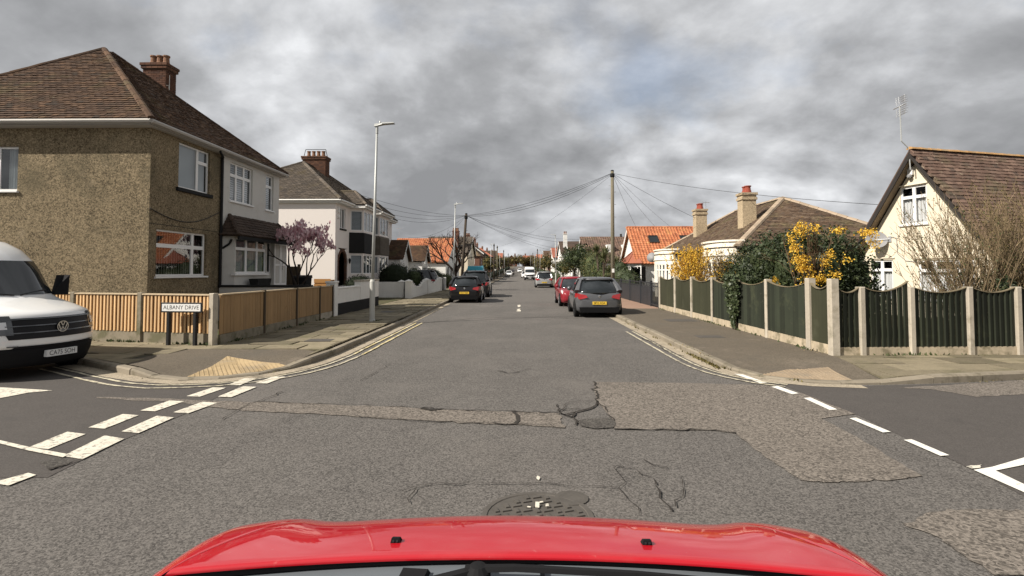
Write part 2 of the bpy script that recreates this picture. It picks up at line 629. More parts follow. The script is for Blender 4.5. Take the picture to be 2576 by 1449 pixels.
M['render_grey'] = mat('render_grey', (0.53, 0.52, 0.49), 0.9, 0.2, noise=((0.8, 0.05), (6, 0.05), (26, 0.04)), stain=(((0.40, 0.38, 0.33), 1.1, 0.56, 0.72, 0.5), ((0.2, 0.18, 0.15), 5, 0.66, 0.74, 0.4)), bump=(((30, 1), (90, 0.5)), 0.5, 0.012))
M['render_white'] = mat('render_white', (0.74, 0.69, 0.655), 0.9, 0.2, noise=((0.5, 0.02), (20, 0.02)), stain=(((0.6, 0.55, 0.5), 0.9, 0.6, 0.78, 0.5),), bump=(((35, 1),), 0.25, 0.008))
M['render_wall'] = mat('render_wall', (0.78, 0.76, 0.71), 0.9, 0.2, noise=((1.5, 0.05), (12, 0.05)), streak=((7, 7, 1.0), 0.05), stain=(((0.42, 0.40, 0.33), 3, 0.6, 0.74, 0.55),), bump=(((30, 1),), 0.3, 0.01))
M['render_cream'] = mat('render_cream', (0.66, 0.59, 0.465), 0.9, 0.2, noise=((0.6, 0.03), (14, 0.03)), stain=(((0.62, 0.52, 0.36), 1.0, 0.58, 0.75, 0.5),), bump=(((28, 1), (80, 0.5)), 0.35, 0.01))
M['white_trim'] = mat('white_trim', (0.72, 0.71, 0.68), 0.6, 0.3, noise=((2, 0.06),))
M['cream_trim'] = mat('cream_trim', (0.76, 0.71, 0.60), 0.7, 0.3, noise=((1, 0.05),), stain=(((0.5, 0.45, 0.35), 2.5, 0.6, 0.75, 0.4),))
M['fascia_shaded'] = mat('fascia_shaded', (0.40, 0.38, 0.35), 0.7, 0.3, noise=((2, 0.08),))  # shading at the eaves put into the colour as an even grey
M['fascia_dark'] = mat('fascia_dark', (0.028, 0.024, 0.022), 0.75, 0.25, noise=((2, 0.2),))
M['soffit_brown'] = mat('soffit_brown', (0.26, 0.2, 0.14), 0.85, 0.2, noise=((3, 0.15),))
TILE_BUMP = (((25, 1),), 0.35, 0.01)
M['tile_brown'] = mat('tile_brown', (0, 0, 0), 0.9, 0.2, ramp=[(0.052, 0.032, 0.022), (0.078, 0.046, 0.029), (0.064, 0.04, 0.028), (0.11, 0.064, 0.038), (0.042, 0.031, 0.024)], noise=((0.5, 0.2), (6, 0.14)),
                      stain=(((0.10, 0.085, 0.04), 0.8, 0.54, 0.7, 0.6), ((0.21, 0.19, 0.14), 7, 0.64, 0.72, 0.5)), bump=TILE_BUMP)
M['tile_grey'] = mat('tile_grey', (0, 0, 0), 0.9, 0.2, ramp=[(0.072, 0.06, 0.049), (0.105, 0.087, 0.07), (0.085, 0.071, 0.058), (0.14, 0.115, 0.092), (0.056, 0.05, 0.044)], noise=((0.4, 0.14), (6, 0.12)),
                     stain=(((0.12, 0.095, 0.05), 0.7, 0.55, 0.7, 0.6),), bump=TILE_BUMP)
M['tile_lichen'] = mat('tile_lichen', (0, 0, 0), 0.92, 0.15, ramp=[(0.085, 0.057, 0.040), (0.128, 0.086, 0.058), (0.10, 0.07, 0.05), (0.165, 0.118, 0.084), (0.07, 0.052, 0.041)], noise=((0.5, 0.15), (6, 0.15)),
                       stain=(((0.24, 0.19, 0.11), 1.6, 0.56, 0.68, 0.65), ((0.15, 0.14, 0.065), 0.6, 0.52, 0.7, 0.6)), bump=TILE_BUMP)
M['tile_maroon'] = mat('tile_maroon', (0, 0, 0), 0.9, 0.2, ramp=[(0.098, 0.062, 0.048), (0.14, 0.088, 0.066), (0.112, 0.072, 0.056), (0.19, 0.125, 0.095), (0.07, 0.052, 0.043)], noise=((0.5, 0.12), (6, 0.12)),
                       stain=(((0.30, 0.25, 0.18), 5.0, 0.60, 0.68, 0.7), ((0.11, 0.10, 0.055), 0.9, 0.52, 0.68, 0.5)), bump=TILE_BUMP)
M['tile_orange'] = mat('tile_orange', (0, 0, 0), 0.85, 0.25, ramp=[(0.36, 0.125, 0.058), (0.43, 0.16, 0.075), (0.32, 0.105, 0.05), (0.48, 0.20, 0.095), (0.27, 0.088, 0.045)], noise=((0.6, 0.08), (8, 0.08)),
                       stain=(((0.5, 0.33, 0.10), 1.0, 0.56, 0.7, 0.45), ((0.2, 0.08, 0.045), 5, 0.62, 0.72, 0.5)), bump=TILE_BUMP)
M['tile_red'] = mat('tile_red', (0, 0, 0), 0.85, 0.25, ramp=[(0.25, 0.085, 0.055), (0.30, 0.11, 0.065), (0.21, 0.072, 0.048)], noise=((0.8, 0.1),), bump=TILE_BUMP)
M['tile_dark'] = mat('tile_dark', (0, 0, 0), 0.9, 0.2, ramp=[(0.05, 0.036, 0.028), (0.075, 0.052, 0.04), (0.06, 0.044, 0.034)], noise=((1, 0.15),), bump=TILE_BUMP)
M['tile_bay'] = mat('tile_bay', (0, 0, 0), 0.9, 0.2, ramp=[(0.10, 0.085, 0.068), (0.13, 0.112, 0.09), (0.115, 0.098, 0.08)], noise=((1, 0.1),))
M['ridge_orange'] = mat('ridge_orange', (0.42, 0.25, 0.11), 0.9, 0.2, obr=0.18, noise=((2, 0.2), (9, 0.15)), stain=(((0.3, 0.25, 0.17), 2, 0.5, 0.65, 0.7),))
M['ridge_grey'] = mat('ridge_grey', (0.33, 0.26, 0.19), 0.9, 0.2, obr=0.15, noise=((2, 0.2), (9, 0.15)))
M['mortar'] = mat('mortar', (0.15, 0.13, 0.105), 0.95, 0.1, noise=((8, 0.15),))
M['brick'] = mat('brick', (0, 0, 0), 0.9, 0.15, ramp=[(0.085, 0.043, 0.030), (0.12, 0.06, 0.038), (0.07, 0.04, 0.031), (0.15, 0.078, 0.05)], noise=((2, 0.18), (16, 0.12)))
M['brick_far'] = mat('brick_far', (0.15, 0.078, 0.056), 0.9, 0.15, noise=((1, 0.15), (8, 0.18)))
M['roughcast'] = mat('roughcast', (0.40, 0.32, 0.215), 0.95, 0.15, noise=((1.2, 0.14), (7, 0.12)), speck=(26, 0.22), bump=(((28, 1),), 0.6, 0.015))
M['terracotta'] = mat('terracotta', (0.26, 0.062, 0.04), 0.75, 0.25, noise=((4, 0.15),))
M['terracotta_old'] = mat('terracotta_old', (0.22, 0.12, 0.075), 0.85, 0.2, noise=((4, 0.2),))
M['galv'] = mat('galv', (0.40, 0.41, 0.40), 0.5, 0.4, metal=0.25, noise=((3, 0.08),))
M['lamp_paint'] = mat('lamp_paint', (0.46, 0.46, 0.43), 0.5, 0.4, noise=((3, 0.07),))
M['pole_wood'] = mat('pole_wood', (0.155, 0.135, 0.10), 0.9, 0.15, streak=((18, 18, 0.8), 0.25), stain=(((0.11, 0.12, 0.05), 1.5, 0.5, 0.65, 0.6),))
M['pole_wood_dark'] = mat('pole_wood_dark', (0.06, 0.048, 0.038), 0.9, 0.15, streak=((18, 18, 0.8), 0.25))
M['cable'] = mat('cable', (0.025, 0.025, 0.027), 0.6, 0.3)
M['sign_white'] = mat('sign_white', (0.74, 0.74, 0.72), 0.5, 0.4, noise=((5, 0.05),), stain=(((0.5, 0.5, 0.46), 6, 0.6, 0.75, 0.4),))
M['sign_black'] = mat('sign_black', (0.015, 0.015, 0.016), 0.5, 0.4)
M['dish'] = mat('dish', (0.24, 0.24, 0.245), 0.6, 0.3, noise=((4, 0.1),))
M['dish_print'] = mat('dish_print', (0.14, 0.14, 0.145), 0.6, 0.3)
M['alum'] = mat('alum', (0.55, 0.56, 0.57), 0.4, 0.5, metal=0.7)
M['leaf_dark'] = mat('leaf_dark', (0, 0, 0), 0.55, 0.35, ramp=[(0.016, 0.026, 0.010), (0.030, 0.044, 0.017), (0.022, 0.034, 0.013), (0.05, 0.064, 0.026)], trans=0.12)
M['leaf_yew'] = mat('leaf_yew', (0, 0, 0), 0.7, 0.2, ramp=[(0.010, 0.015, 0.007), (0.018, 0.026, 0.011), (0.013, 0.019, 0.009)], trans=0.05)
M['leaf_mid'] = mat('leaf_mid', (0, 0, 0), 0.6, 0.3, ramp=[(0.035, 0.05, 0.017), (0.06, 0.08, 0.028), (0.045, 0.062, 0.022), (0.085, 0.10, 0.04)], trans=0.2)
M['leaf_olive'] = mat('leaf_olive', (0, 0, 0), 0.65, 0.25, ramp=[(0.10, 0.085, 0.03), (0.15, 0.12, 0.04), (0.075, 0.07, 0.028), (0.19, 0.155, 0.055)], trans=0.2)
M['leaf_cord'] = mat('leaf_cord', (0, 0, 0), 0.55, 0.35, ramp=[(0.06, 0.07, 0.025), (0.10, 0.11, 0.045), (0.15, 0.15, 0.07), (0.045, 0.055, 0.02)], trans=0.12)
M['leaf_ivy'] = mat('leaf_ivy', (0, 0, 0), 0.45, 0.4, ramp=[(0.028, 0.045, 0.018), (0.05, 0.068, 0.03), (0.085, 0.10, 0.05), (0.04, 0.058, 0.022)], trans=0.08)
M['forsythia'] = mat('forsythia', (0, 0, 0), 0.6, 0.3, ramp=[(0.74, 0.45, 0.045), (0.82, 0.54, 0.07), (0.64, 0.36, 0.03), (0.86, 0.62, 0.12)], trans=0.3)
M['magnolia'] = mat('magnolia', (0, 0, 0), 0.6, 0.3, ramp=[(0.58, 0.34, 0.38), (0.74, 0.54, 0.57), (0.48, 0.24, 0.28), (0.82, 0.70, 0.71), (0.36, 0.15, 0.19)], trans=0.3)
M['twig'] = mat('twig', (0.20, 0.148, 0.088), 0.85, 0.2, isl=0.3, noise=((5, 0.15),))
M['twig_brown'] = mat('twig_brown', (0.11, 0.07, 0.04), 0.85, 0.2, isl=0.3)
M['bark'] = mat('bark', (0.075, 0.058, 0.045), 0.9, 0.15, noise=((6, 0.25),))
M['bark_dark'] = mat('bark_dark', (0.03, 0.023, 0.019), 0.9, 0.15, noise=((6, 0.25),))
M['dead_leaf'] = mat('dead_leaf', (0, 0, 0), 0.9, 0.15, ramp=[(0.2, 0.15, 0.08), (0.28, 0.22, 0.12), (0.13, 0.10, 0.05), (0.14, 0.15, 0.06)])
M['tyre'] = mat('tyre', (0.014, 0.014, 0.014), 0.85, 0.2)
M['rim'] = mat('rim', (0.42, 0.42, 0.43), 0.3, 0.5, metal=0.8)
M['rim_dark'] = mat('rim_dark', (0.04, 0.04, 0.042), 0.35, 0.5, metal=0.5)
M['plastic'] = mat('plastic', (0.014, 0.014, 0.015), 0.7, 0.06)
M['cowl'] = mat('cowl', (0.125, 0.14, 0.155), 0.45, 0.35, noise=((3, 0.1),))
M['car_glass'] = mat('car_glass', (0.012, 0.015, 0.017), 0.04, 0.9)
M['red_lens'] = mat('red_lens', (0.30, 0.010, 0.012), 0.15, 0.6, coat=0.6)
M['clear_lens'] = mat('clear_lens', (0.62, 0.63, 0.64), 0.12, 0.7, coat=0.5)
M['lens_dark'] = mat('lens_dark', (0.035, 0.038, 0.042), 0.15, 0.7, coat=0.6)
M['chrome'] = mat('chrome', (0.66, 0.67, 0.68), 0.12, 0.6, metal=1.0)
M['plate_yellow'] = mat('plate_yellow', (0.72, 0.47, 0.05), 0.45, 0.4)
M['plate_white'] = mat('plate_white', (0.62, 0.63, 0.63), 0.45, 0.4)
M['iron'] = mat('iron', (0.085, 0.077, 0.068), 0.75, 0.25, metal=0.1, noise=((8, 0.2), (40, 0.15)))
M['cyan'] = mat('cyan', (0.05, 0.33, 0.44), 0.5, 0.3, noise=((2, 0.1),))
M['wood_dark'] = mat('wood_dark', (0.075, 0.055, 0.035), 0.85, 0.2, obr=0.12, streak=((14, 14, 1), 0.2))
M['orange_wood'] = mat('orange_wood', (0.36, 0.18, 0.06), 0.75, 0.25, obr=0.1)


def carpaint(name, col, metal=0.0, rough=0.35):
    return mat(name, col, rough, 0.15, metal, coat=0.8)


M['paint_red'] = mat('paint_red', (0.40, 0.006, 0.014), 0.5, 0.1, coat=1.0, noise=((1.5, 0.05),), stain=(((0.40, 0.10, 0.09), 5, 0.5, 0.8, 0.22), ((0.45, 0.2, 0.18), 40, 0.66, 0.72, 0.3)))
M['paint_red'].node_tree.nodes['Principled BSDF'].inputs['Coat IOR'].default_value = 1.62
M['paint_red_car'] = carpaint('paint_red_car', (0.22, 0.016, 0.024))
M['paint_grey'] = carpaint('paint_grey', (0.115, 0.118, 0.126), 0.4)
M['paint_black'] = carpaint('paint_black', (0.008, 0.008, 0.009))
M['paint_charcoal'] = carpaint('paint_charcoal', (0.02, 0.021, 0.024))
M['paint_silver'] = carpaint('paint_silver', (0.42, 0.43, 0.43), 0.5)
M['paint_white'] = carpaint('paint_white', (0.76, 0.76, 0.75))
M['paint_maroon'] = carpaint('paint_maroon', (0.10, 0.012, 0.015))
# ------------------------------------------------------------------ building kit
def wall(mb, F, poly, holes=(), m=0, reveal=0.14, rm=None):
    """flat wall in frame F, convex outline poly [(a,b)...] counter-clockwise, rectangular holes (a0,b0,a1,b1) with reveals"""
    A = sorted({p[0] for p in poly} | {h[0] for h in holes} | {h[2] for h in holes})
    B = sorted({p[1] for p in poly} | {h[1] for h in holes} | {h[3] for h in holes})
    for i in range(len(A) - 1):
        for j in range(len(B) - 1):
            ca, cb = (A[i] + A[i + 1]) / 2, (B[j] + B[j + 1]) / 2
            if any(h[0] < ca < h[2] and h[1] < cb < h[3] for h in holes):
                continue
            c = clip_poly([(A[i], B[j]), (A[i + 1], B[j]), (A[i + 1], B[j + 1]), (A[i], B[j + 1])], poly)
            if c:
                mb.poly([F.p(*q) for q in c], m)
    r = m if rm is None else rm
    for a0, b0, a1, b1 in holes:
        P = F.p
        for q in (((a0, b0), (a1, b0)), ((a1, b0), (a1, b1)), ((a1, b1), (a0, b1)), ((a0, b1), (a0, b0))):
            (x, y), (z, w) = q
            mb.poly([P(x, y), P(z, w), P(z, w, -reveal), P(x, y, -reveal)], r)


def rect(a0, b0, a1, b1):
    return [(a0, b0), (a1, b0), (a1, b1), (a0, b1)]


def window(parent, F, a0, b0, a1, b1, cells, frame='pvc', pane='glass', back='curtain', rec=0.07, bar=0.055, sill=None, name='window', cap=None):
    """cells: (u0,v0,u1,v1) fractions; the frame is the part, each pane a sub-part"""
    w, h = a1 - a0, b1 - b0
    mb = MB()
    d0, d1 = -rec - 0.05, -rec
    for i, (u0, v0, u1, v1) in enumerate(cells):
        x0, x1, y0, y1 = a0 + u0 * w, a0 + u1 * w, b0 + v0 * h, b0 + v1 * h
        mb.fbox(F, x0, x1, y0, y0 + bar, d0, d1)
        mb.fbox(F, x0, x1, y1 - bar, y1, d0, d1)
        mb.fbox(F, x0, x0 + bar, y0 + bar, y1 - bar, d0, d1)
        mb.fbox(F, x1 - bar, x1, y0 + bar, y1 - bar, d0, d1)
    win = mb.build(name, M[frame], parent)
    for (u0, v0, u1, v1) in cells:
        x0, x1, y0, y1 = a0 + u0 * w + bar, a0 + u1 * w - bar, b0 + v0 * h + bar, b0 + v1 * h - bar
        MB().poly([F.p(x0, y0, d0 + 0.025), F.p(x1, y0, d0 + 0.025), F.p(x1, y1, d0 + 0.025), F.p(x0, y1, d0 + 0.025)]).build('pane', M[pane], win)
    if sill:
        MB().cbox(F, a0 - 0.05, a1 + 0.05, b0 - 0.055, b0 - 0.002, -rec, 0.06, 0.01).build('sill', M[sill], win)
    if back == 'curtain':
        c = MB()
        k = 22
        for s0, s1 in ((0.0, 0.34), (0.66, 1.0)) if w > 1.1 else ((0.0, 1.0),):
            for i in range(k):
                x0, x1 = a0 + w * (s0 + (s1 - s0) * i / k), a0 + w * (s0 + (s1 - s0) * (i + 1) / k)
                o0, o1 = 0.03 * math.sin(i * 1.9), 0.03 * math.sin((i + 1) * 1.9)
                c.poly([F.p(x0, b0, d0 - 0.07 + o0), F.p(x1, b0, d0 - 0.07 + o1), F.p(x1, b1, d0 - 0.07 + o1), F.p(x0, b1, d0 - 0.07 + o0)])
        c.build('curtain', M['curtain'], win, True)
    elif back == 'net':
        c = MB()
        k = int(30 * w) + 4
        for i in range(k):
            x0, x1 = a0 + w * i / k, a0 + w * (i + 1) / k
            o0, o1 = 0.025 * math.sin(i * 1.7), 0.025 * math.sin((i + 1) * 1.7)
            c.poly([F.p(x0, b0, d0 - 0.06 + o0), F.p(x1, b0, d0 - 0.06 + o1), F.p(x1, b0 + h * 0.68, d0 - 0.06 + o1), F.p(x0, b0 + h * 0.68, d0 - 0.06 + o0)])
        c.build('net_curtain', M['curtain'], win, True)
    elif back == 'blind':
        c = MB()
        k = int(h / 0.075)
        for i in range(k):
            z = b0 + h * (i + 0.5) / k
            c.add([F.p(a0, z - 0.03, d0 - 0.05), F.p(a1, z - 0.03, d0 - 0.05), F.p(a1, z + 0.034, d0 - 0.085), F.p(a0, z + 0.034, d0 - 0.085)], [(0, 1, 2, 3)])
        o = c.build('blind', M['blind'], win)
    elif back == 'roller':
        MB().poly([F.p(a0, b0, d0 - .06), F.p(a1, b0, d0 - .06), F.p(a1, b1, d0 - .06), F.p(a0, b1, d0 - .06)]).build('blind', M['blind'], win)
    elif back == 'vblind':
        c = MB()
        x = a0 + 0.05
        while x < a1 - 0.1:
            c.add([F.p(x, b0, d0 - 0.05), F.p(x + 0.07, b0, d0 - 0.085), F.p(x + 0.07, b1, d0 - 0.085), F.p(x, b1, d0 - 0.05)], [(0, 1, 2, 3)])
            x += 0.105
        c.build('blind', M['vblind'], win)
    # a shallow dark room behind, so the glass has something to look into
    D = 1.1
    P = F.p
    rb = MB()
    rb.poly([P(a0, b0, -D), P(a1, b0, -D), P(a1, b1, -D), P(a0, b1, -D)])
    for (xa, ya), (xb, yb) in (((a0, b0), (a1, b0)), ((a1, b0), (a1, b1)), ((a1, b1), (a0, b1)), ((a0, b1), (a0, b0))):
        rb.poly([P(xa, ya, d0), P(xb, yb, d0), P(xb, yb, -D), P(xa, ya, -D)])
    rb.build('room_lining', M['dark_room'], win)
    return win


C2 = [(0, 0, .5, 1), (.5, 0, 1, 1)]
C22 = [(0, 0, .5, .70), (.5, 0, 1, .70), (0, .70, .5, 1), (.5, .70, 1, 1)]
C33 = [(0, 0, .33, .68), (.33, 0, .67, .68), (.67, 0, 1, .68), (0, .68, .33, 1), (.33, .68, .67, 1), (.67, .68, 1, 1)]


class Tiler:
    """collects the tiles of one roof; the ones nearest the camera become objects, the rest one joined part"""
    def __init__(s, roof, root, matn, w, gauge, kind='plain', limit=300, th=0.026):
        s.roof, s.root, s.mat, s.w, s.g, s.kind, s.limit, s.th = roof, root, matn, w, gauge, kind, limit, th
        s.T = []

    def proto(s):
        w, g, th = s.w, s.g, s.th
        mb = MB()
        if s.kind == 'pan':                       # S-shaped pantile
            n = 6
            xs = [(-0.5 + i / n) * w for i in range(n + 1)]
            hs = [0.022 * math.sin((i / n) * 2 * math.pi + 0.6) + 0.022 for i in range(n + 1)]
            vs, fs = [], []
            for x, h in zip(xs, hs):
                vs += [(x, -g * 0.5, h + th), (x, g * 0.62, h), (x, -g * 0.5, h - 0.012)]
            for i in range(n):
                a, b = 3 * i, 3 * i + 3
                fs += [(a, b, b + 1, a + 1), (a + 2, b + 2, b, a)]
            mb.add(vs, fs)
        elif s.kind == 'scallop':                 # broad concrete tile with rolled edge
            hw = w * 0.485
            mb.hexa([(-hw, -g * .5, 0.0), (hw, -g * .5, 0.0), (hw, g * .62, -th), (-hw, g * .62, -th),
                     (-hw, -g * .5, th), (hw, -g * .5, th), (hw, g * .62, 0.0), (-hw, g * .62, 0.0)])
            mb.hexa([(-hw, -g * .5, th), (-hw * .45, -g * .5, th), (-hw * .45, g * .6, 0), (-hw, g * .6, 0),
                     (-hw * .9, -g * .5, th + .024), (-hw * .55, -g * .5, th + .024), (-hw * .55, g * .6, .02), (-hw * .9, g * .6, .02)])
        else:
            hw = w * 0.468
            mb.hexa([(-hw, -g * .5, 0.0), (hw, -g * .5, 0.0), (hw, g * .62, -th), (-hw, g * .62, -th),
                     (-hw, -g * .5, th), (hw, -g * .5, th), (hw, g * .62, 0.002), (-hw, g * .62, 0.002)])
        return mb

    def plane(s, A, B, C, D, skip=()):
        """A,B eave (left to right seen from outside), C,D ridge"""
        A, B, C, D = map(Vector, (A, B, C, D))
        u = (B - A).normalized()
        up = (D - A) - u * (D - A).dot(u)
        H = up.length
        v = up.normalized()
        n = u.cross(v)
        W = (B - A).length
        aD = (D - A).dot(u)
        aC = (C - A).dot(u)
        rows = int(H / s.g)
        for r in range(rows):
            t = (r + 0.5) * s.g
            lo, hi = aD * t / H, W + (aC - W) * t / H
            x = lo - lo % s.w + (s.w / 2 if (r % 2 and s.kind != 'pan') else 0)
            while x < hi + s.w * 0.3:
                if lo - s.w * 0.1 <= x <= hi + s.w * 0.1 and not any(q[0] < x < q[2] and q[1] < t < q[3] for q in skip):
                    p = A + u * x + v * (t + (random.gauss(0, .006) if s.kind != 'pan' else 0)) + n * (0.012 + random.uniform(0, 0.008))
                    M4 = Matrix((u, v, n)).transposed().to_4x4()
                    M4.translation = p
                    if s.kind != 'pan':
                        M4 = M4 @ Matrix.Rotation(random.gauss(0, 0.018), 4, 'Z') @ Matrix.Rotation(random.gauss(0, 0.012), 4, 'X') @ Matrix.Rotation(random.gauss(0, 0.03), 4, 'Y')
                    s.T.append(M4)
                x += s.w
        return n

    def done(s):
        rw = Matrix.Translation(s.root.location) @ s.root.rotation_euler.to_matrix().to_4x4()
        s.T.sort(key=lambda m: ((rw @ m.translation) - cam.location).length)
        mb = s.proto()
        me = mb.mesh('roof_tile', M[s.mat])
        for m4 in s.T[:s.limit]:
            inst('roof_tile', me, s.roof, m4)
        rest = s.T[s.limit:]
        if rest:
            V = np.array([(*v, 1.0) for v in mb.v])
            K = len(V)
            MT = np.array([[list(r) for r in m] for m in rest])
            W = np.einsum('nij,kj->nki', MT, V)[:, :, :3].reshape(-1, 3)
            Fq = np.array([f for f in mb.f if len(f) == 4])
            Q = (np.arange(len(rest))[:, None, None] * K + Fq[None]).reshape(-1, 4)
            o = fast_mesh('roof_tiles', W, Q, M[s.mat], None, s.roof)
            o['kind'] = 'stuff'


def ridge_caps(roof, a, b, matn, r=0.11, ln=0.42, lift=0.03, name='ridge_tile'):
    a, b = Vector(a), Vector(b)
    L_ = (b - a).length
    n = max(1, int(L_ / ln))
    u = (b - a) / L_
    side = u.cross(Vector((0, 0, 1))).normalized()
    up = side.cross(u)
    ln = L_ / n
    mb = MB()
    k = 5
    vs, fs = [], []
    for e, rr in ((-.5, r), (.5, r * .93)):
        for i in range(k):
            t = math.pi * (i / (k - 1))
            vs.append((math.cos(t) * rr, e * ln * .985, math.sin(t) * rr * .8 - 0.03))
    for i in range(k - 1):
        fs.append((i, k + i, k + i + 1, i + 1))
    fs.append(tuple(range(k)))
    fs.append(tuple(range(2 * k - 1, k - 1, -1)))
    mb.add(vs, fs)
    me = mb.mesh(name, M[matn])
    for i in range(n):
        m4 = Matrix((side, u, up)).transposed().to_4x4()
        m4.translation = a + u * (i + .5) * ln + up * lift
        m4 = m4 @ Matrix.Rotation(random.gauss(0, .012), 4, 'X')
        inst(name, me, roof, m4)


def roof_slab(name, parent, planes, matn, th=0.06):
    mb = MB()
    for pl in planes:
        P = [Vector(p) for p in pl]
        n = (P[1] - P[0]).cross(P[2] - P[0]).normalized()
        mb.prism(P, n * th)
    return mb.build(name, M[matn], parent)


OV = {1: [.05], 2: [.05, .08], 3: [.035, .0, .05]}


def chimney(parent, x, y, z0, z1, wx, wy, matn='brick', pots=2, pot='terracotta_old', bricks=True, potax='x', caps=2, pot_h=0.42, pot_r=0.12):
    """stack with oversailing courses and pots; returns the chimney part"""
    c = MB()
    e = 0.0
    c.box(x - wx / 2 + 0.012, x + wx / 2 - 0.012, y - wy / 2 + 0.012, y + wy / 2 - 0.012, z0, z1, 0)
    hh = 0.13
    for i in range(caps):
        o = OV[caps][i]
        zz = z1 - (caps - i) * hh * 0.9
        c.box(x - wx / 2 - o, x + wx / 2 + o, y - wy / 2 - o, y + wy / 2 + o, zz, zz + hh * 0.86, 0)
    ch = c.build('chimney', M['mortar'] if bricks else M[matn], parent)
    if bricks:
        b = MB()
        z = z0
        row = 0
        bl, bh = 0.225, 0.075
        while z < z1 - caps * hh:
            for (F, W) in ((fS(x - wx / 2, y - wy / 2, 0), wx), (fE(x + wx / 2, y - wy / 2, 0), wy), (fW(x - wx / 2, y + wy / 2, 0), wy)):
                a = -(row % 2) * bl / 2
                while a < W:
                    a0, a1 = max(a, 0), min(a + bl - .012, W)
                    if a1 - a0 > .03:
                        b.fbox(F, a0, a1, z, z + bh - .012, -0.03, 0.002 + random.uniform(0, .006))
                    a += bl
            z += bh
            row += 1
        for i in range(caps):
            o = OV[caps][i] + 0.004
            zz = z1 - (caps - i) * hh * 0.9
            for (F, W) in ((fS(x - wx / 2 - o, y - wy / 2 - o, 0), wx + 2 * o), (fE(x + wx / 2 + o, y - wy / 2 - o, 0), wy + 2 * o)):
                a = 0
                while a < W - .05:
                    b.fbox(F, a, min(a + bl - .012, W), zz + .01, zz + hh * .8, -.03, .006)
                    a += bl
        bb = b.build('bricks', M[matn], ch)
        bb['kind'] = 'stuff'
    c2 = MB()
    if bricks is False:
        pass
    for i in range(pots):
        t = (i + .5) / pots - .5
        px, py = (x + t * wx * .85, y) if potax == 'x' else (x, y + t * wy * .85)
        MB().lathe((px, py, z1), [(pot_r * 1.15, -0.02), (pot_r * 1.05, pot_h * .3), (pot_r * .95, pot_h * .34), (pot_r * .85, pot_h * .8), (pot_r * 1.1, pot_h * .82), (pot_r * 1.1, pot_h * .95), (pot_r * .8, pot_h * .96), (pot_r * .75, pot_h * .7)], 10).build('chimney_pot', M[pot], ch)
    return ch


def gutter(parent, a, b, r=0.055, matn='white_trim', name='gutter'):
    return MB().tube([a, b], r, 6).build(name, M[matn], parent)


def aerial(parent, p, h, s=0.5, name='aerial', rz=0.3):
    p = Vector(p)
    mb = MB()
    mb.tube([p, p + Vector((0, 0, h))], 0.016, 5)
    t = p + Vector((0, 0, h - .05))
    d = Vector((math.cos(rz), math.sin(rz), 0))
    q = Vector((-d.y, d.x, 0))
    mb.tube([t - d * s * .6, t + d * s * .6], 0.012, 4)
    for i in range(7):
        c = t + d * s * (-.55 + i * .19)
        mb.tube([c - q * s * .22, c + q * s * .22], 0.008, 4)
    return mb.build(name, M['alum'], parent)


# ------------------------------------------------------------------ plants
def diamonds(P, size, rng=RNG, flat=0.0, aspect=0.55, dirs=None):
    """leaf-shaped quads at points P"""
    n = len(P)
    d = rng.normal(size=(n, 3)) if dirs is None else dirs + rng.normal(size=(n, 3)) * 0.35
    d /= np.linalg.norm(d, axis=1, keepdims=True)
    e = rng.normal(size=(n, 3))
    e -= d * np.sum(e * d, axis=1, keepdims=True)
    e /= np.linalg.norm(e, axis=1, keepdims=True) + 1e-9
    s = (size[0] + (size[1] - size[0]) * rng.random((n, 1)))
    a = P - d * s * .5
    b = P + e * s * aspect * .5
    c = P + d * s * .5
    f = P - e * s * aspect * .5
    V = np.stack([a, b, c, f], axis=1).reshape(-1, 3)
    Q = np.arange(n * 4).reshape(-1, 4)
    return V, Q


def blob_points(blobs, n, rng=RNG, shell=0.45, clump=1.6, thresh=0.42):
    """points in the outer shell of ellipsoids, thinned by a noise so that clumps and gaps appear"""
    blobs = np.array(blobs, dtype=float)
    w = blobs[:, 3] * blobs[:, 4] + blobs[:, 4] * blobs[:, 5] + blobs[:, 3] * blobs[:, 5]
    outp = []
    got = 0
    while got < n:
        k = rng.choice(len(blobs), size=n, p=w / w.sum())
        d = rng.normal(size=(n, 3))
        d /= np.linalg.norm(d, axis=1, keepdims=True)
        r = (shell + (1 - shell) * rng.random((n, 1)) ** 0.5) * (1 + 0.10 * rng.normal(size=(n, 1)))
        p = blobs[k, :3] + d * r * blobs[k, 3:6]
        if clump:
            q = np.array([mnoise.noise(Vector(x) * clump) for x in p]) * .5 + .5
            p = p[(q + rng.random(n) * .25) > thresh]
        outp.append(p)
        got += len(p)
    return np.concatenate(outp)[:n]


def ico_core(mb, blobs, s=0.72, m=0):
    for cx, cy, cz, rx, ry, rz in blobs:
        vs, fs = [], []
        nu, nv = 10, 7
        for j in range(nv + 1):
            ph = math.pi * j / nv
            for i in range(nu):
                th = 2 * math.pi * i / nu
                k = s * (1 + .12 * mnoise.noise(Vector((i * .9, j * .9, cx))))
                vs.append((cx + rx * k * math.sin(ph) * math.cos(th), cy + ry * k * math.sin(ph) * math.sin(th), cz + rz * k * math.cos(ph)))
        for j in range(nv):
            for i in range(nu):
                i2 = (i + 1) % nu
                fs.append((j * nu + i, (j + 1) * nu + i, (j + 1) * nu + i2, j * nu + i2))
        mb.add(vs, fs, m)


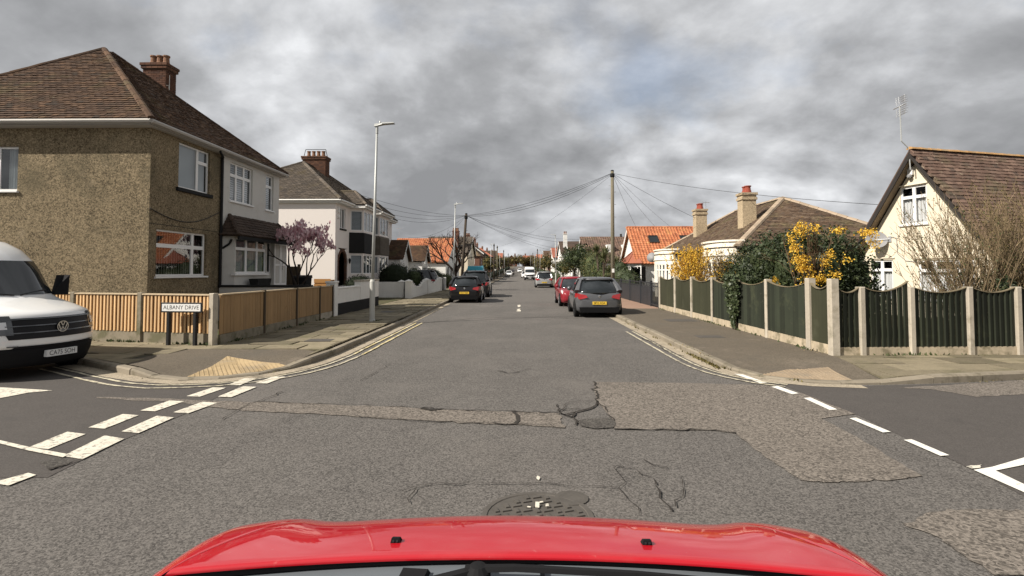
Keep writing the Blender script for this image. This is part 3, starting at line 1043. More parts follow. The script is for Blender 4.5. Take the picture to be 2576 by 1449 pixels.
def foliage(name, blobs, n, size, mats, parent=None, core=0.7, shell=0.5, clump=1.6, thresh=0.42, split=None, aspect=0.55):
    """one leafy mesh; mats[0] leaves, other mats taken by share split"""
    P = blob_points(blobs, n, shell=shell, clump=clump, thresh=thresh)
    V, Q = diamonds(P, size, aspect=aspect)
    mi = np.zeros(len(Q), dtype=int)
    if split:
        u = RNG.random(len(Q))
        acc = 0
        for i, sh in enumerate(split):
            mi[(u >= acc) & (u < acc + sh)] = i + 1
            acc += sh
    if core:
        cb = MB()
        ico_core(cb, blobs, core)
        cq = np.array(cb.f) + len(V)
        V = np.concatenate([V, np.array(cb.v)])
        Q = np.concatenate([Q, cq])
        mi = np.concatenate([mi, np.zeros(len(cq), dtype=int)])
    return fast_mesh(name, V, Q, [M[k] for k in mats], mi, parent)


def grow(mb, p, d, ln, r, depth, rng, tips, spread=0.55, kids=(2, 3), shrink=0.72, up=0.15, seg=3, wob=0.12, m=0, rs=0.62):
    """branch that bends and forks; tips collects (point, direction)"""
    path, rad = [Vector(p)], [r]
    d = Vector(d).normalized()
    for i in range(seg):
        d = (d + Vector((rng.gauss(0, wob), rng.gauss(0, wob), rng.gauss(0, wob) + up * .3))).normalized()
        path.append(path[-1] + d * ln / seg)
        rad.append(r * (1 - (1 - rs) * (i + 1) / seg))
    mb.tube(path, rad, 6 if r > .03 else 4 if r > .012 else 3, m)
    if depth == 0:
        tips.append((path[-1], d))
        return
    for k in range(rng.randint(*kids)):
        a = rng.uniform(0, 2 * math.pi)
        o = d.orthogonal().normalized()
        o = o * math.cos(a) + d.cross(o) * math.sin(a)
        nd = (d + o * rng.uniform(.5, 1.2) * spread + Vector((0, 0, up))).normalized()
        st = path[-1] if k < 2 else path[-2]
        grow(mb, st, nd, ln * shrink * rng.uniform(.8, 1.15), rad[-1], depth - 1, rng, tips, spread, kids, shrink, up, seg, wob, m, rs)


# ------------------------------------------------------------------ cars
def loft(mb, secs, m=0, close=True):
    n = len(secs[0])
    k = len(mb.v)
    vs = [p for s in secs for p in s]
    fs = []
    for i in range(len(secs) - 1):
        for j in range(n):
            j2 = (j + 1) % n
            fs.append((i * n + j, (i + 1) * n + j, (i + 1) * n + j2, i * n + j2))
    if close:
        fs.append(tuple(range(n)))
        e = (len(secs) - 1) * n
        fs.append(tuple(e + j for j in range(n - 1, -1, -1)))
    mb.add(vs, fs, m)


def wheel(parent, x, y, r, w, side, rimm='rim', name='wheel'):
    t = MB()
    t.lathe((x - side * w / 2, y, r), [(r * .55, 0), (r * .93, 0.0), (r, w * .18), (r, w * .82), (r * .93, w), (r * .66, w * 1.0), (r * .64, w * .9)], 20, 0, (side, 0, 0))
    wh = t.build(name, M['tyre'], parent, False)
    b = MB()
    xo = x + side * w * .42
    b.lathe((xo - side * .02, y, r), [(r * .64, 0), (r * .62, .03), (r * .56, .012), (r * .2, .005), (r * .14, .035)], 16, 0, (side, 0, 0))
    for k in range(5):
        a = 2 * math.pi * k / 5 + .3
        c, s_ = math.cos(a), math.sin(a)
        b.tube([(xo + side * .02, y + c * r * .1, r + s_ * r * .1), (xo + side * .012, y + c * r * .6, r + s_ * r * .6)], [r * .09, r * .07], 5)
    b.build('rim', M[rimm], wh)
    return wh


def car(name, label, paint, loc, rz=0.0, L=4.0, W=1.72, H=1.48, belt=0.95, hood=0.90, nose=0.66, rb=0.10, rr=0.42, fr=1.75, fb=2.75, boot=None,
        wr=0.31, ax=(0.68, 3.2), rimm='rim', tail='hatch', plate_rear=None, plate_front=None, group=None, rails=False, detail=True, badge=True, cat='car', roofcol=None):
    """local: rear bumper at y=0, nose at y=L, wheels on z=0"""
    root = thing(name, label, cat, loc, rz, group)
    pm = M[paint]
    hw = W / 2
    zb = 0.17
    bt = boot or belt
    st = [(0.0, zb + .24, bt * .82, .70), (0.04, zb + .12, bt * .94, .85), (0.15, zb + .05, bt, .945), (0.55, zb, bt if boot else belt, 1.0), (L * .3, zb, belt, 1.0), (L * .5, zb, belt - .01, 1.0),
          (fb - .1, zb, belt - .02, 1.0), (fb + .25, zb, hood, .985), (L - .45, zb, hood - .08, .95), (L - .18, zb + .03, nose + .06, .88), (L - .04, zb + .1, nose - .04, .76), (L, zb + .2, nose - .16, .62)]
    secs = []
    for y, z0, z1, k in st:
        w = hw * k
        h = z1 - z0
        half = [(w * .86, z0), (w * .975, z0 + h * .10), (w * .995, z0 + h * .35), (w, z0 + h * .58), (w * .97, z0 + h * .82), (w * .92, z1 - h * .03), (w * .80, z1), (w * .4, z1 + .012)]
        secs.append([(x, y, z) for x, z in half] + [(0, y, z1 + .016)] + [(-x, y, z) for x, z in reversed(half)] + [(0, y, z0)])
    b = MB()
    loft(b, secs)
    body = b.build('body', pm, root, True)
    # glasshouse
    sl = []
    for t in (-.06, 0.0, .35, .7, .9):
        e = t ** 1.15 if t > 0 else 0
        y0 = rb + (rr - rb) * e
        y1 = fb + (fr - fb) * e
        w = hw * (.925 - .245 * (max(t, 0) ** 1.25))
        z = belt + (H - belt) * t - .01
        sl.append((y0, y1, w, z))
    g = MB()
    ring = []
    for y0, y1, w, z in sl:
        c = .24
        bow0, bow1 = .09, .16
        ring.append([(-w, y0 + c, z), (-w + c * .8, y0 + .03, z), (0, y0 - bow0, z), (w - c * .8, y0 + .03, z), (w, y0 + c, z), (w, (y0 + y1) / 2, z), (w, y1 - .22, z), (w - .17, y1, z), (0, y1 + bow1, z), (-w + .17, y1, z), (-w, y1 - .22, z), (-w, (y0 + y1) / 2, z)])
    loft(g, ring)
    g.build('windows', M['car_glass'], root, True)
    # roof
    y0, y1, w, z = sl[-1]
    r = MB()
    rs = []
    for t, sx, sy in ((-.012, 1.02, 1.02), (.045, .97, .985), (.082, .82, .90), (.10, .45, .6)):
        ym, yh = (y0 + y1) / 2, (y1 - y0) / 2 + .06
        c = .2
        ww, hh = w * sx, yh * sy
        rs.append([(-ww, ym - hh + c, z + t), (-ww + c, ym - hh, z + t), (0, ym - hh - .06, z + t), (ww - c, ym - hh, z + t), (ww, ym - hh + c, z + t), (ww, ym + hh - c, z + t), (ww - c, ym + hh, z + t), (0, ym + hh + .08, z + t), (-ww + c, ym + hh, z + t), (-ww, ym + hh - c, z + t)])
    loft(r, rs)
    r.build('roof', M[roofcol] if roofcol else pm, root, True)
    # pillars
    for s in (-1, 1):
        def pt(i, y):
            return (s * (sl[i][2] + .006), y, sl[i][3])
        A = MB().tube([(s * (sl[i][2] - .06), sl[i][1] - .10, sl[i][3]) for i in (1, 2, 3, 4)], [.05, .042, .038, .036], 5).build('pillar', pm, root)
        mid = (fr + rr) / 2 + .1
        MB().tube([pt(1, mid), pt(2, mid - .02), pt(3, mid - .04), pt(4, mid - .05)], .035, 4).build('pillar', M['black'], root)
        C = MB()
        cw = .40 if tail == 'hatch' else .2
        C.tube([(s * (sl[i][2] - .035), sl[i][0] + .13 + cw * .18, sl[i][3]) for i in (1, 2, 3, 4)], [cw * .36, cw * .30, cw * .24, .07], 6)
        C.build('pillar', pm, root)
        # mirror
        MB().lathe((s * (hw + .03), fb - .42, belt + .06), [(.03, -.10), (.085, -.06), (.095, .02), (.07, .08), (.02, .10)], 8, 0, (0.25 * s, 1, 0)).build('mirror', pm, root, True)
        for yy in (mid - .75, mid + .25):
            MB().box(s * hw * .985 - .012, s * hw * .985 + .012, yy, yy + .16, belt - .13, belt - .10).build('door_handle', pm, root)
        for yy in ax:
            a_ = MB().lathe((s * (hw - .05), yy, wr), [(wr * 1.16, 0), (wr * 1.16, .052), (wr * .9, .053)], 20, 0, (s, 0, 0)).build('wheel_arch', M['black_matt'], root)
            wheel(root, s * (hw - .085), yy, wr, .20, s, rimm)
        # lamps
        tl = MB()
        zt = bt * .80
        tl.hexa([(s * hw * 1.012, .36, zt + .0), (s * hw * .84, .0, zt - .08), (s * hw * .50, -.045, zt - .01), (s * hw * .6, .25, zt),
                 (s * hw * .985, .42, zt + .14), (s * hw * .89, .045, zt + .14), (s * hw * .56, -.005, zt + .08), (s * hw * .6, .25, zt + .09)])
        tl.build('tail_light', M['red_lens'], root)
        hl = MB()
        zh = nose - .02
        hl.hexa([(s * hw * .52, L - .03, zh - .09), (s * hw * .88, L - .17, zh - .05), (s * hw * .93, L - .45, zh + .05), (s * hw * .5, L - .3, zh - .05),
                 (s * hw * .52, L - .08, zh + .01), (s * hw * .86, L - .22, zh + .07), (s * hw * .91, L - .5, zh + .13), (s * hw * .5, L - .35, zh + .06)])
        hl.build('headlight', M['clear_lens'], root)
    bp = MB()
    bp.hexa([(-hw * .8, .02, .20), (hw * .8, .02, .20), (hw * .86, .4, .20), (-hw * .86, .4, .20), (-hw * .84, -.015, .40), (hw * .84, -.015, .40), (hw * .93, .4, .36), (-hw * .93, .4, .36)])
    bp.build('bumper', M['plastic'], root)
    gr = MB()
    gr.box(-hw * .5, hw * .5, L - .12, L + .012, .30, .46)
    gr.build('grille', M['plastic'], root)
    if tail == 'hatch':
        MB().box(-hw * .62, hw * .62, rr - .12, rr + .14, z + .02, z + .06).build('spoiler', pm, root)
    if badge:
        MB().lathe((0, .02, bt * .84), [(.055, 0), (.055, .03), (.035, .035)], 14, 0, (0, -1, 0)).build('badge', M['chrome'], root)
    for txt, yy, sgn, pmn, zz in ((plate_rear, -.02, -1, 'plate_yellow', .50), (plate_front, L + .015, 1, 'plate_white', .40)):
        if txt:
            F = Frame((-.26 * -sgn if sgn > 0 else -.26, yy, zz), (1 if sgn < 0 else -1, 0, 0), (0, sgn, 0))
            F.o = Vector((-.26 if sgn < 0 else .26, yy, zz))
            pl = MB().fbox(F, 0, .52, 0, .111, -.03, .012).build('number_plate', M[pmn], root)
            text_mesh(txt, .105, M['black'], 'lettering', pl, frame_matrix(F, .26, .055, .0145), 0, .86)
    if rails:
        for s in (-1, 1):
            MB().tube([(s * w * .88, y0 + .15, z + .05), (s * w * .88, y0 + .3, z + .11), (s * w * .88, y1 - .4, z + .11), (s * w * .88, y1 - .2, z + .05)], .02, 5).build('roof_rail', M['black'], root)
    MB().tube([(0, rr + .25, z + .08), (0, rr + .12, z + .17)], [.02, .006], 5).build('aerial_fin', M['black'], root)
    return root
# ------------------------------------------------------------------ the ground and the streets
def profile_sheet(name, x0, x1, ys, dz, m, parent=None):
    vs, fs = [], []
    for y in ys:
        vs += [(x0, y, gz(y) + dz), (x1, y, gz(y) + dz)]
    for i in range(len(ys) - 1):
        fs.append((2 * i, 2 * i + 1, 2 * i + 3, 2 * i + 2))
    return MB().add(vs, fs).build(name, M[m], parent)


YS = [12.4, 30, 60, 90, 100, 110, 120, 130, 145, 160, 180, 205, 235, 270, 310, 350, 395, 440]
g = MB()
ys = [-80, 12] + YS[1:] + [600, 900, 1500, 3000]
for i in range(len(ys) - 1):
    a, b = ys[i], ys[i + 1]
    g.add([(-2500, a, gz(a) - .06), (2500, a, gz(a) - .06), (2500, b, gz(b) - .06), (-2500, b, gz(b) - .06)], [(0, 1, 2, 3)])
g.build('ground', M['soil'])['kind'] = 'structure'

road = MB()
road.poly([(-60, -25, 0), (60, -25, 0), (60, 12.4, 0), (-60, 12.4, 0)])
for i in range(len(YS) - 1):
    a, b = YS[i], YS[i + 1]
    road.add([(-4.2, a, gz(a)), (3.9, a, gz(a)), (3.9, b, gz(b)), (-4.2, b, gz(b))], [(0, 1, 2, 3)], 0 if b <= 30 else 1)
road = road.build('road', [M['asphalt'], M['asphalt_far']])
road['kind'] = 'structure'


def jag(pts, n=6, amp=0.03, seed=1):
    """world polyline with a rough edge"""
    rng = random.Random(seed)
    o = []
    for i in range(len(pts) - 1):
        a, b = Vector(pts[i]), Vector(pts[i + 1])
        m_ = max(1, min(n, int((b - a).length / max(amp * 4, .02))))
        for k in range(m_):
            t = k / m_
            o.append(a.lerp(b, t) + (Vector((rng.gauss(0, amp), rng.gauss(0, amp), 0)) if k else Vector()))
    o.append(Vector(pts[-1]))
    return o


def flat(name, pts, z, m, parent=None, rough=0.0, seed=1):
    P = [Vector((p[0], p[1], 0)) for p in pts]
    if rough:
        P = jag(P + [P[0]], 7, rough, seed)[:-1]
    bm = bmesh.new()
    f = bm.faces.new([bm.verts.new((p.x, p.y, z + gz(p.y))) for p in P])
    bm.normal_update()
    if f.normal.z < 0:
        f.normal_flip()
    bmesh.ops.triangulate(bm, faces=[f])
    me = bpy.data.meshes.new(name)
    bm.to_mesh(me)
    bm.free()
    me.materials.append(M[m])
    return link(bpy.data.objects.new(name, me), parent)


def px(*pts):
    return [at(x, y) for x, y in pts]


def ribbon(name, pts, w, z, m, parent, wj=0.0, seed=1):
    rng = random.Random(seed)
    P = [Vector((p[0], p[1], 0)) for p in pts]
    vs, fs = [], []
    for i, p in enumerate(P):
        d = (P[min(i + 1, len(P) - 1)] - P[max(i - 1, 0)]).normalized()
        q = Vector((-d.y, d.x, 0)) * (w / 2) * (1 + rng.uniform(-wj, wj))
        zz = z + gz(p.y)
        vs += [(p.x - q.x, p.y - q.y, zz), (p.x + q.x, p.y + q.y, zz)]
    for i in range(len(P) - 1):
        fs.append((2 * i, 2 * i + 2, 2 * i + 3, 2 * i + 1))
    o = MB().add(vs, fs).build(name, M[m], parent)
    return o


# resurfaced mouths of the side streets, old trenches and patches
flat('side_road', px((120, 1202), (300, 1112), (470, 1040), (600, 972), (500, 958), (360, 952)) + [Vector((-8.6, 9.9, 0)), Vector((-22, 17.2, 0)), Vector((-40, 17, 0)), Vector((-40, 3.0, 0))], .004, 'asphalt_side', road)
flat('side_road', px((1925, 951), (2022, 990), (2160, 1046), (2310, 1118), (2460, 1188), (2600, 1262)) + [Vector((9, 2.2, 0)), Vector((45, 2.0, 0)), Vector((45, 15.2, 0)), Vector((30, 12.6, 0)), Vector((6.6, 8.3, 0)), Vector((5.2, 8.12, 0)), Vector((4.5, 8.2, 0))], .004, 'asphalt_side', road)
trench_top = [(243, 1000), (434, 1004), (560, 1010), (700, 1013), (805, 1017), (1012, 1024), (1060, 1029), (1116, 1032), (1291, 1036), (1408, 1041)]
trench_bot = [(1421, 1078), (1291, 1069), (1187, 1065), (1012, 1057), (805, 1043), (640, 1036), (540, 1026), (430, 1012), (243, 1003)]
flat('road_patch', px(*(trench_top + trench_bot)), .008, 'patch', road, .018, 3)
patch = px((1493, 962), (1700, 964), (1928, 970), (2022, 992), (2152, 1043), (2066, 1054), (2116, 1080), (2221, 1140), (2321, 1199), (2244, 1210), (2150, 1214), (2074, 1216), (2014, 1210), (1950, 1167), (1903, 1135), (1851, 1092), (1800, 1084), (1544, 1081), (1539, 1054), (1501, 1011))
flat('road_patch', patch, .008, 'patch', road, .008, 4)
flat('road_patch', px((2270, 1320), (2330, 1292), (2436, 1282), (2620, 1290), (2760, 1449), (2500, 1449), (2411, 1392), (2340, 1345)), .008, 'patch', road, .012, 5)
flat('road_patch', px((2253, 977), (2345, 972), (2576, 957), (2700, 950), (2700, 985), (2576, 993), (2458, 1000), (2343, 980)), .008, 'patch', road, .01, 6)
flat('road_patch', px((1447, 1062), (1480, 1055), (1538, 1053), (1546, 1062), (1542, 1078), (1500, 1081), (1462, 1074)), .012, 'patch_dark', road, .02, 7)
flat('road_patch', px((100, 1165), (160, 1152), (182, 1164), (150, 1180), (118, 1178)), .008, 'patch_dark', road, .03, 8)

CR_ = [([(1493, 962), (1500, 990), (1503, 1012), (1490, 1028), (1470, 1034), (1445, 1040), (1420, 1046), (1408, 1042)], .026, .5),
       ([(1408, 1042), (1291, 1037), (1116, 1032), (1060, 1029)], .020, .7), ([(1060, 1029), (1085, 1034), (1118, 1031)], .045, .6), ([(1060, 1029), (1012, 1025), (805, 1018), (640, 1012)], .014, .8),
       ([(1421, 1078), (1291, 1069), (1187, 1065), (1060, 1062)], .012, .8), ([(1297, 1037), (1302, 1052), (1296, 1068)], .03, .7), ([(1060, 1062), (1010, 1057), (900, 1048)], .009, .8),
       ([(1408, 1042), (1420, 1020), (1450, 1012), (1490, 1010)], .012, .6), ([(1446, 1040), (1440, 1052), (1452, 1062), (1448, 1072)], .028, .6), ([(1402, 1020), (1410, 1040), (1440, 1052)], .022, .7), ([(1412, 1034), (1450, 1030), (1478, 1035)], .018, .7),
       ([(1544, 1081), (1640, 1085), (1800, 1084), (1852, 1092)], .018, .8), ([(1546, 1062), (1528, 1040), (1502, 1012)], .012, .8),
       ([(1064, 813), (1170, 803), (1300, 798), (1400, 799), (1455, 802)], .035, .5),  # shadow of an overhead cable, painted as a dark ribbon across the road
       ([(1050, 1226), (1110, 1219), (1180, 1217), (1270, 1220), (1400, 1222), (1480, 1226), (1552, 1231)], .008, .8), ([(1552, 1175), (1600, 1184), (1643, 1206), (1660, 1240), (1690, 1290)], .009, .9),
       ([(1552, 1175), (1560, 1200), (1556, 1231), (1580, 1262), (1610, 1300)], .007, .9), ([(1010, 1240), (1050, 1226), (1030, 1270)], .007, .8),
       ([(559, 1058), (611, 1027), (660, 1008), (712, 987)], .012, .9), ([(1252, 934), (1275, 940), (1300, 938), (1335, 930)], .02, .8), ([(1615, 850), (1680, 885), (1720, 898)], .018, .8),
       ([(905, 960), (950, 935), (980, 915)], .01, .8), ([(120, 1185), (165, 1172), (200, 1160)], .03, .6), ([(1620, 1160), (1640, 1172), (1680, 1180)], .008, .8), ([(1700, 1280), (1720, 1240), (1715, 1205)], .006, .9)]
for i, (p, w, j) in enumerate(CR_):
    ribbon('crack_and_cable_shadow', jag(px(*p), 9, .022 if i != 13 else .05, i + 20), w, .0165, 'crack_and_shadow', road, j, i)

# painted lines
LN = .0125
zf = lambda zx, zy: (zx / 2.88, (1050 + zy / 1.932) * .6708)


def dash(a, b, w=.2, m='paint', name='road_marking', cut=0.0):
    """painted dash whose centre line runs a-b; cut slants the ends"""
    a, b = Vector(a), Vector(b)
    d = (b - a).normalized()
    q = Vector((-d.y, d.x, 0)) * w / 2
    P = [a - q - d * cut, b - q - d * cut, b + q + d * cut, a + q + d * cut]
    flat(name, jag([*P, P[0]], 5, .004, int(abs(a.x * 91 + a.y * 57)))[:-1], LN, m, road)


A_ = []
for Lp, Rp, w in (((1650, 766), (1855, 720), (88, 2)), ((1350, 848), (1640, 786), (98, 3)), ((1015, 953), (1335, 885), (108, 5)), ((640, 1076), (1005, 987), (116, 9)), ((215, 1218), (620, 1124), (132, 17)),
                  ((1850, 753), (2065, 706), (86, 2)), ((1578, 851), (1860, 780), (98, 4)), ((1252, 966), (1575, 896), (110, 7)), ((880, 1105), (1260, 1003), (124, 12)), ((455, 1284), (900, 1158), (142, 24))):
    A_.append((Lp, (Rp[0] - w[0], Rp[1] - w[1]), Rp, (Lp[0] + w[0], Lp[1] + w[1])))
for q in A_:
    flat('road_marking', [at(*zf(*p)) for p in q], LN, 'paint', road)
flat('road_marking', [at(*zf(*p)) for p in ((-420, 1090), (0, 1172), (215, 1222), (375, 1252), (500, 1275), (455, 1296), (200, 1246), (0, 1196), (-420, 1120))], LN + .004, 'paint', road)
flat('road_marking', [at(*zf(*p)) for p in ((-60, 1480), (205, 1407), (262, 1422), (60, 1500))], LN, 'paint', road)
flat('road_marking', [at(*zf(*p)) for p in ((-200, 770), (0, 783), (380, 806), (205, 822), (0, 862), (-200, 905))], LN, 'paint', road)
zr = lambda zx, zy: ((2200 + zx / 1.571) * .6708, (1100 + zy / 1.571) * .6708)
for q in [((870, 478), (920, 482), (1062, 531), (1020, 533)), ((1088, 555), (1125, 550), (1250, 594), (1210, 599)), ((1278, 622), (1318, 618), (1478, 690), (1432, 693)), ((1548, 742), (1588, 738), (1792, 822), (1745, 826)), ((1868, 870), (1915, 866), (2138, 961), (2085, 965))]:
    flat('road_marking', [at(*zr(*p)) for p in q], LN, 'paint_fresh', road)
flat('road_marking', [at(*zr(*p)) for p in ((2280, 1048), (2390, 1030), (2576, 975), (2800, 905), (2800, 950), (2576, 1018), (2410, 1052), (2800, 1240), (2800, 1300), (2576, 1180))], LN, 'paint_fresh', road)
flat('road_marking', [at(*zr(*p)) for p in ((2236, 1028), (2290, 1022), (2330, 1014), (2318, 1036), (2270, 1040))], LN, 'paint', road, .01)
for p in (((1301, 768), (1310, 767), (1309, 773), (1302, 773)), ((1300, 778), (1309, 777), (1310, 784), (1301, 784))):
    flat('road_marking', px(*p), LN, 'paint', road, .03)

KL = [(-24, 18.1), (-12, 11.72), (-8.3, 9.75), (-6.7, 8.82), (-6.0, 8.46), (-5.4, 8.30), (-4.85, 8.42), (-4.38, 8.78), (-4.08, 9.3), (-3.92, 9.95), (-3.85, 10.9), (-3.86, 17), (-4.02, 28), (-4.06, 60)]
KR = [(3.55, 60), (3.55, 10.6), (3.58, 9.75), (3.72, 9.1), (4.02, 8.62), (4.5, 8.3), (5.2, 8.18), (6.6, 8.36), (30, 12.7)]
DROPL, DROPR = Vector((-5.0, 8.75)), Vector((4.55, 8.6))


def zpave(x, y):
    p = Vector((x, y))
    d = min((p - DROPL).length, (p - DROPR).length)
    s = min(1, max(0, (d - .75) / .95))
    s = s * s * (3 - 2 * s)
    return .035 + .08 * s + gz(y)


def resample(path, step):
    P = [Vector((*p, 0)) for p in path]
    o = [P[0]]
    acc = 0
    for i in range(len(P) - 1):
        a, b = P[i], P[i + 1]
        l = (b - a).length
        t = step - acc
        while t <= l:
            o.append(a.lerp(b, t / l))
            t += step
        acc = (acc + l) % step
    return o


def offset(path, d):
    P = [Vector((*p[:2], 0)) for p in path]
    o = []
    for i, p in enumerate(P):
        t = (P[min(i + 1, len(P) - 1)] - P[max(i - 1, 0)]).normalized()
        o.append(p + Vector((-t.y, t.x, 0)) * d)
    return o


def kerb_run(path, side, ylim):
    """kerbstones along path; side = +1 when the pavement lies to the left of the path"""
    root = structure('kerb')
    P = resample(path, .3)
    i = 0
    while i < len(P) - 4:
        a = P[i]
        turn = (P[min(i + 3, len(P) - 1)] - P[min(i + 2, len(P) - 1)]).normalized().dot((P[i + 1] - a).normalized())
        k = 3 if turn > .9985 else 2
        b = P[i + k]
        d = (b - a).normalized()
        q = Vector((-d.y, d.x, 0)) * side
        a2, b2 = a + d * .006, b - d * .006
        za, zb = zpave(*a[:2]) + .004, zpave(*b[:2]) + .004
        w, c = .14, .025
        lo = -.05 + gz(a.y)
        jz = random.gauss(0, .003)
        j = q * random.gauss(0, .004)
        vs = []
        for p, z in ((a2 + j, za + jz), (b2 + j, zb + jz)):
            vs += [(p.x, p.y, lo), (p.x, p.y, z - c), (p.x + q.x * c, p.y + q.y * c, z), (p.x + q.x * w, p.y + q.y * w, z), (p.x + q.x * w, p.y + q.y * w, lo)]
        mb = MB().add(vs, [(0, 1, 6, 5), (1, 2, 7, 6), (2, 3, 8, 7), (3, 4, 9, 8), (4, 3, 2, 1, 0), (5, 6, 7, 8, 9)])
        mb.build('kerb_stone', M['kerb'], root)
        i += k
    return root


kerb_run(KL, 1, 60)
kerb_run(KR, 1, 60)
for x0, x1 in ((-4.20, -4.06), (3.55, 3.69)):           # beyond sixty metres the stones run together
    mb = MB()
    yy = [60] + YS[3:]
    for i in range(len(yy) - 1):
        a, b = yy[i], yy[i + 1]
        mb.hexa([(x0, a, gz(a) - .05), (x1, a, gz(a) - .05), (x1, b, gz(b) - .05), (x0, b, gz(b) - .05), (x0, a, gz(a) + .118), (x1, a, gz(a) + .118), (x1, b, gz(b) + .118), (x0, b, gz(b) + .118)])
    mb.build('kerb', M['kerb'])['kind'] = 'structure'
ribbon('road_gutter', offset([p for p in KL if p[1] < 16 and p[0] > -9] + [(-3.86, 17), (-4.02, 28)], -.13), .27, .009, 'gutter', road, .15, 2)
ribbon('road_gutter', offset([(3.55, 22)] + KR[1:7], -.13), .27, .009, 'gutter', road, .15, 3)
sub = resample([p for p in KL if -9.5 < p[0] and p[1] < 16] + [(-3.86, 17.6)], .35)
sub_near = [p for p in sub if p.y < 11.2]
sub_far = [p for p in sub if p.y >= 10.9]
for o_ in (-.36, -.56):
    for sb, m_, w_ in ((sub_near, 'paint_cream', .055), (sub_far, 'paint_yellow', .062)):
        ribbon('yellow_line', [p + Vector((random.gauss(0, .006), random.gauss(0, .006), 0)) for p in offset(sb, o_)], w_, LN + (.001 if sb is sub_near else .0035), m_, road, .15, 4)
sub = resample([(3.55, 15.2)] + KR[1:6], .35)
for o_ in (-.34, -.52):
    ribbon('yellow_line', offset(sub, o_), .055, LN + .001, 'paint_cream', road, .15, 5)


def surface(name, poly, cell, dz, m, skip=None, parent=None):
    """paved sheet that follows zpave, cut to a convex outline"""
    xs, ys_ = [p[0] for p in poly], [p[1] for p in poly]
    mb = MB()
    idx = {}
    x = min(xs)
    while x < max(xs):
        y = min(ys_)
        while y < max(ys_):
            c = clip_poly(rect(x, y, x + cell, y + cell), poly)
            if c and not (skip and skip(x + cell / 2, y + cell / 2)):
                mb.poly([(p[0], p[1], zpave(p[0], p[1]) + dz) for p in c])
            y += cell
        x += cell
    return mb.build(name, M[m], parent)


inset = lambda K, d: [(p.x, p.y) for p in offset(K, d)]
PL = inset(KL, .14) + [(-24, 60)]
PR = inset(KR, .14) + [(30, 60)]
TL = [(-5.40, 8.46), (-4.88, 8.56), (-4.45, 8.92), (-4.16, 9.35), (-4.45, 9.62), (-5.66, 10.08)]
TR = [(4.0, 8.80), (4.52, 8.45), (5.2, 8.33), (5.38, 9.35), (4.62, 9.25)]


def inside(p, poly):
    return all((poly[(i + 1) % len(poly)][0] - poly[i][0]) * (p[1] - poly[i][1]) - (poly[(i + 1) % len(poly)][1] - poly[i][1]) * (p[0] - poly[i][0]) > 0 for i in range(len(poly)))


pv = structure('pavement')
surface('pavement_base', [p for p in PL], .6, -.035, 'joint', lambda x, y: x < -7.2 and y > 13.2 - (x + 6.75) * .3, pv)


def in_tar(x, y):                         # tarmac round the dropped crossing
    return inside((x, y), [(-7.3, 8.0), (-3.9, 8.0), (-3.9, 10.5), (-4.6, 11.0), (-7.1, 11.1)]) and not inside((x, y), TL)


def slab(mb_or_root, poly, ztop, th, m, name, pr):
    pts = [Vector((p[0], p[1], ztop(p[0], p[1]))) for p in poly]
    return MB().prism(pts, (0, 0, th)).build(name, M[m], pr)


far = MB()
w_, l_ = .62, .92
row = 0
y = 6.0
cnt = 0
while y < 60:
    x = -24 + (row % 2) * .46
    while x < -3.8:
        cx, cy = x + l_ / 2, y + w_ / 2
        hid = cx < -7.1 and cy > 12.4 - (cx + 6.75) * .22
        if not hid and not in_tar(cx, cy):
            c = clip_poly(rect(x + .014, y + .014, x + l_ - .014, y + w_ - .014), PL)
            if c and not inside((cx, cy), TL):
                jz, tx, ty = random.gauss(0, .006), random.gauss(0, .009), random.gauss(0, .009)
                zt = lambda a, b: zpave(a, b) + jz + (a - cx) * tx + (b - cy) * ty
                if cy < 40 and cnt < 300:
                    slab(None, c, zt, .03, 'pave', 'paving_slab', pv)
                    cnt += 1
                else:
                    far.prism([Vector((p[0], p[1], zt(*p))) for p in c], (0, 0, .03))
        x += l_
    y += w_
    row += 1
far.build('paving_slabs', M['pave'], pv)['kind'] = 'stuff'
surface('pavement_tarmac', clip_poly([(-7.3, 8.0), (-3.9, 8.0), (-3.9, 10.5), (-4.6, 11.0), (-7.1, 11.1)], PL), .2, -.008, 'pave_asphalt', None, pv)


def tactile(poly, ang, parent, m='tactile'):
    s = .4
    c, n = math.cos(ang), math.sin(ang)
    ox, oy = poly[0]
    for i in range(-8, 9):
        for j in range(-8, 9):
            q = [(ox + (a * c - b * n), oy + (a * n + b * c)) for a, b in rect(i * s + .0018, j * s + .0018, i * s + s - .0018, j * s + s - .0018)]
            cl = clip_poly(q, poly)
            if not cl:
                continue
            mb = MB()
            mb.prism([Vector((p[0], p[1], zpave(*p) + .006)) for p in cl], (0, 0, .03))
            for a in range(6):
                for b in range(6):
                    u, v = i * s + (a + .5) * s / 6, j * s + (b + .5) * s / 6
                    p = (ox + u * c - v * n, oy + u * n + v * c)
                    if inside(p, poly):
                        z = zpave(*p) + .0065
                        e, f = .0135, .008
                        mb.add([(p[0] - e, p[1] - e, z), (p[0] + e, p[1] - e, z), (p[0] + e, p[1] + e, z), (p[0] - e, p[1] + e, z), (p[0] - f, p[1] - f, z + .006), (p[0] + f, p[1] - f, z + .006), (p[0] + f, p[1] + f, z + .006), (p[0] - f, p[1] + f, z + .006)],
                               [(4, 5, 6, 7), (0, 1, 5, 4), (1, 2, 6, 5), (2, 3, 7, 6), (3, 0, 4, 7)])
            mb.build('tactile_slab', M[m], parent)


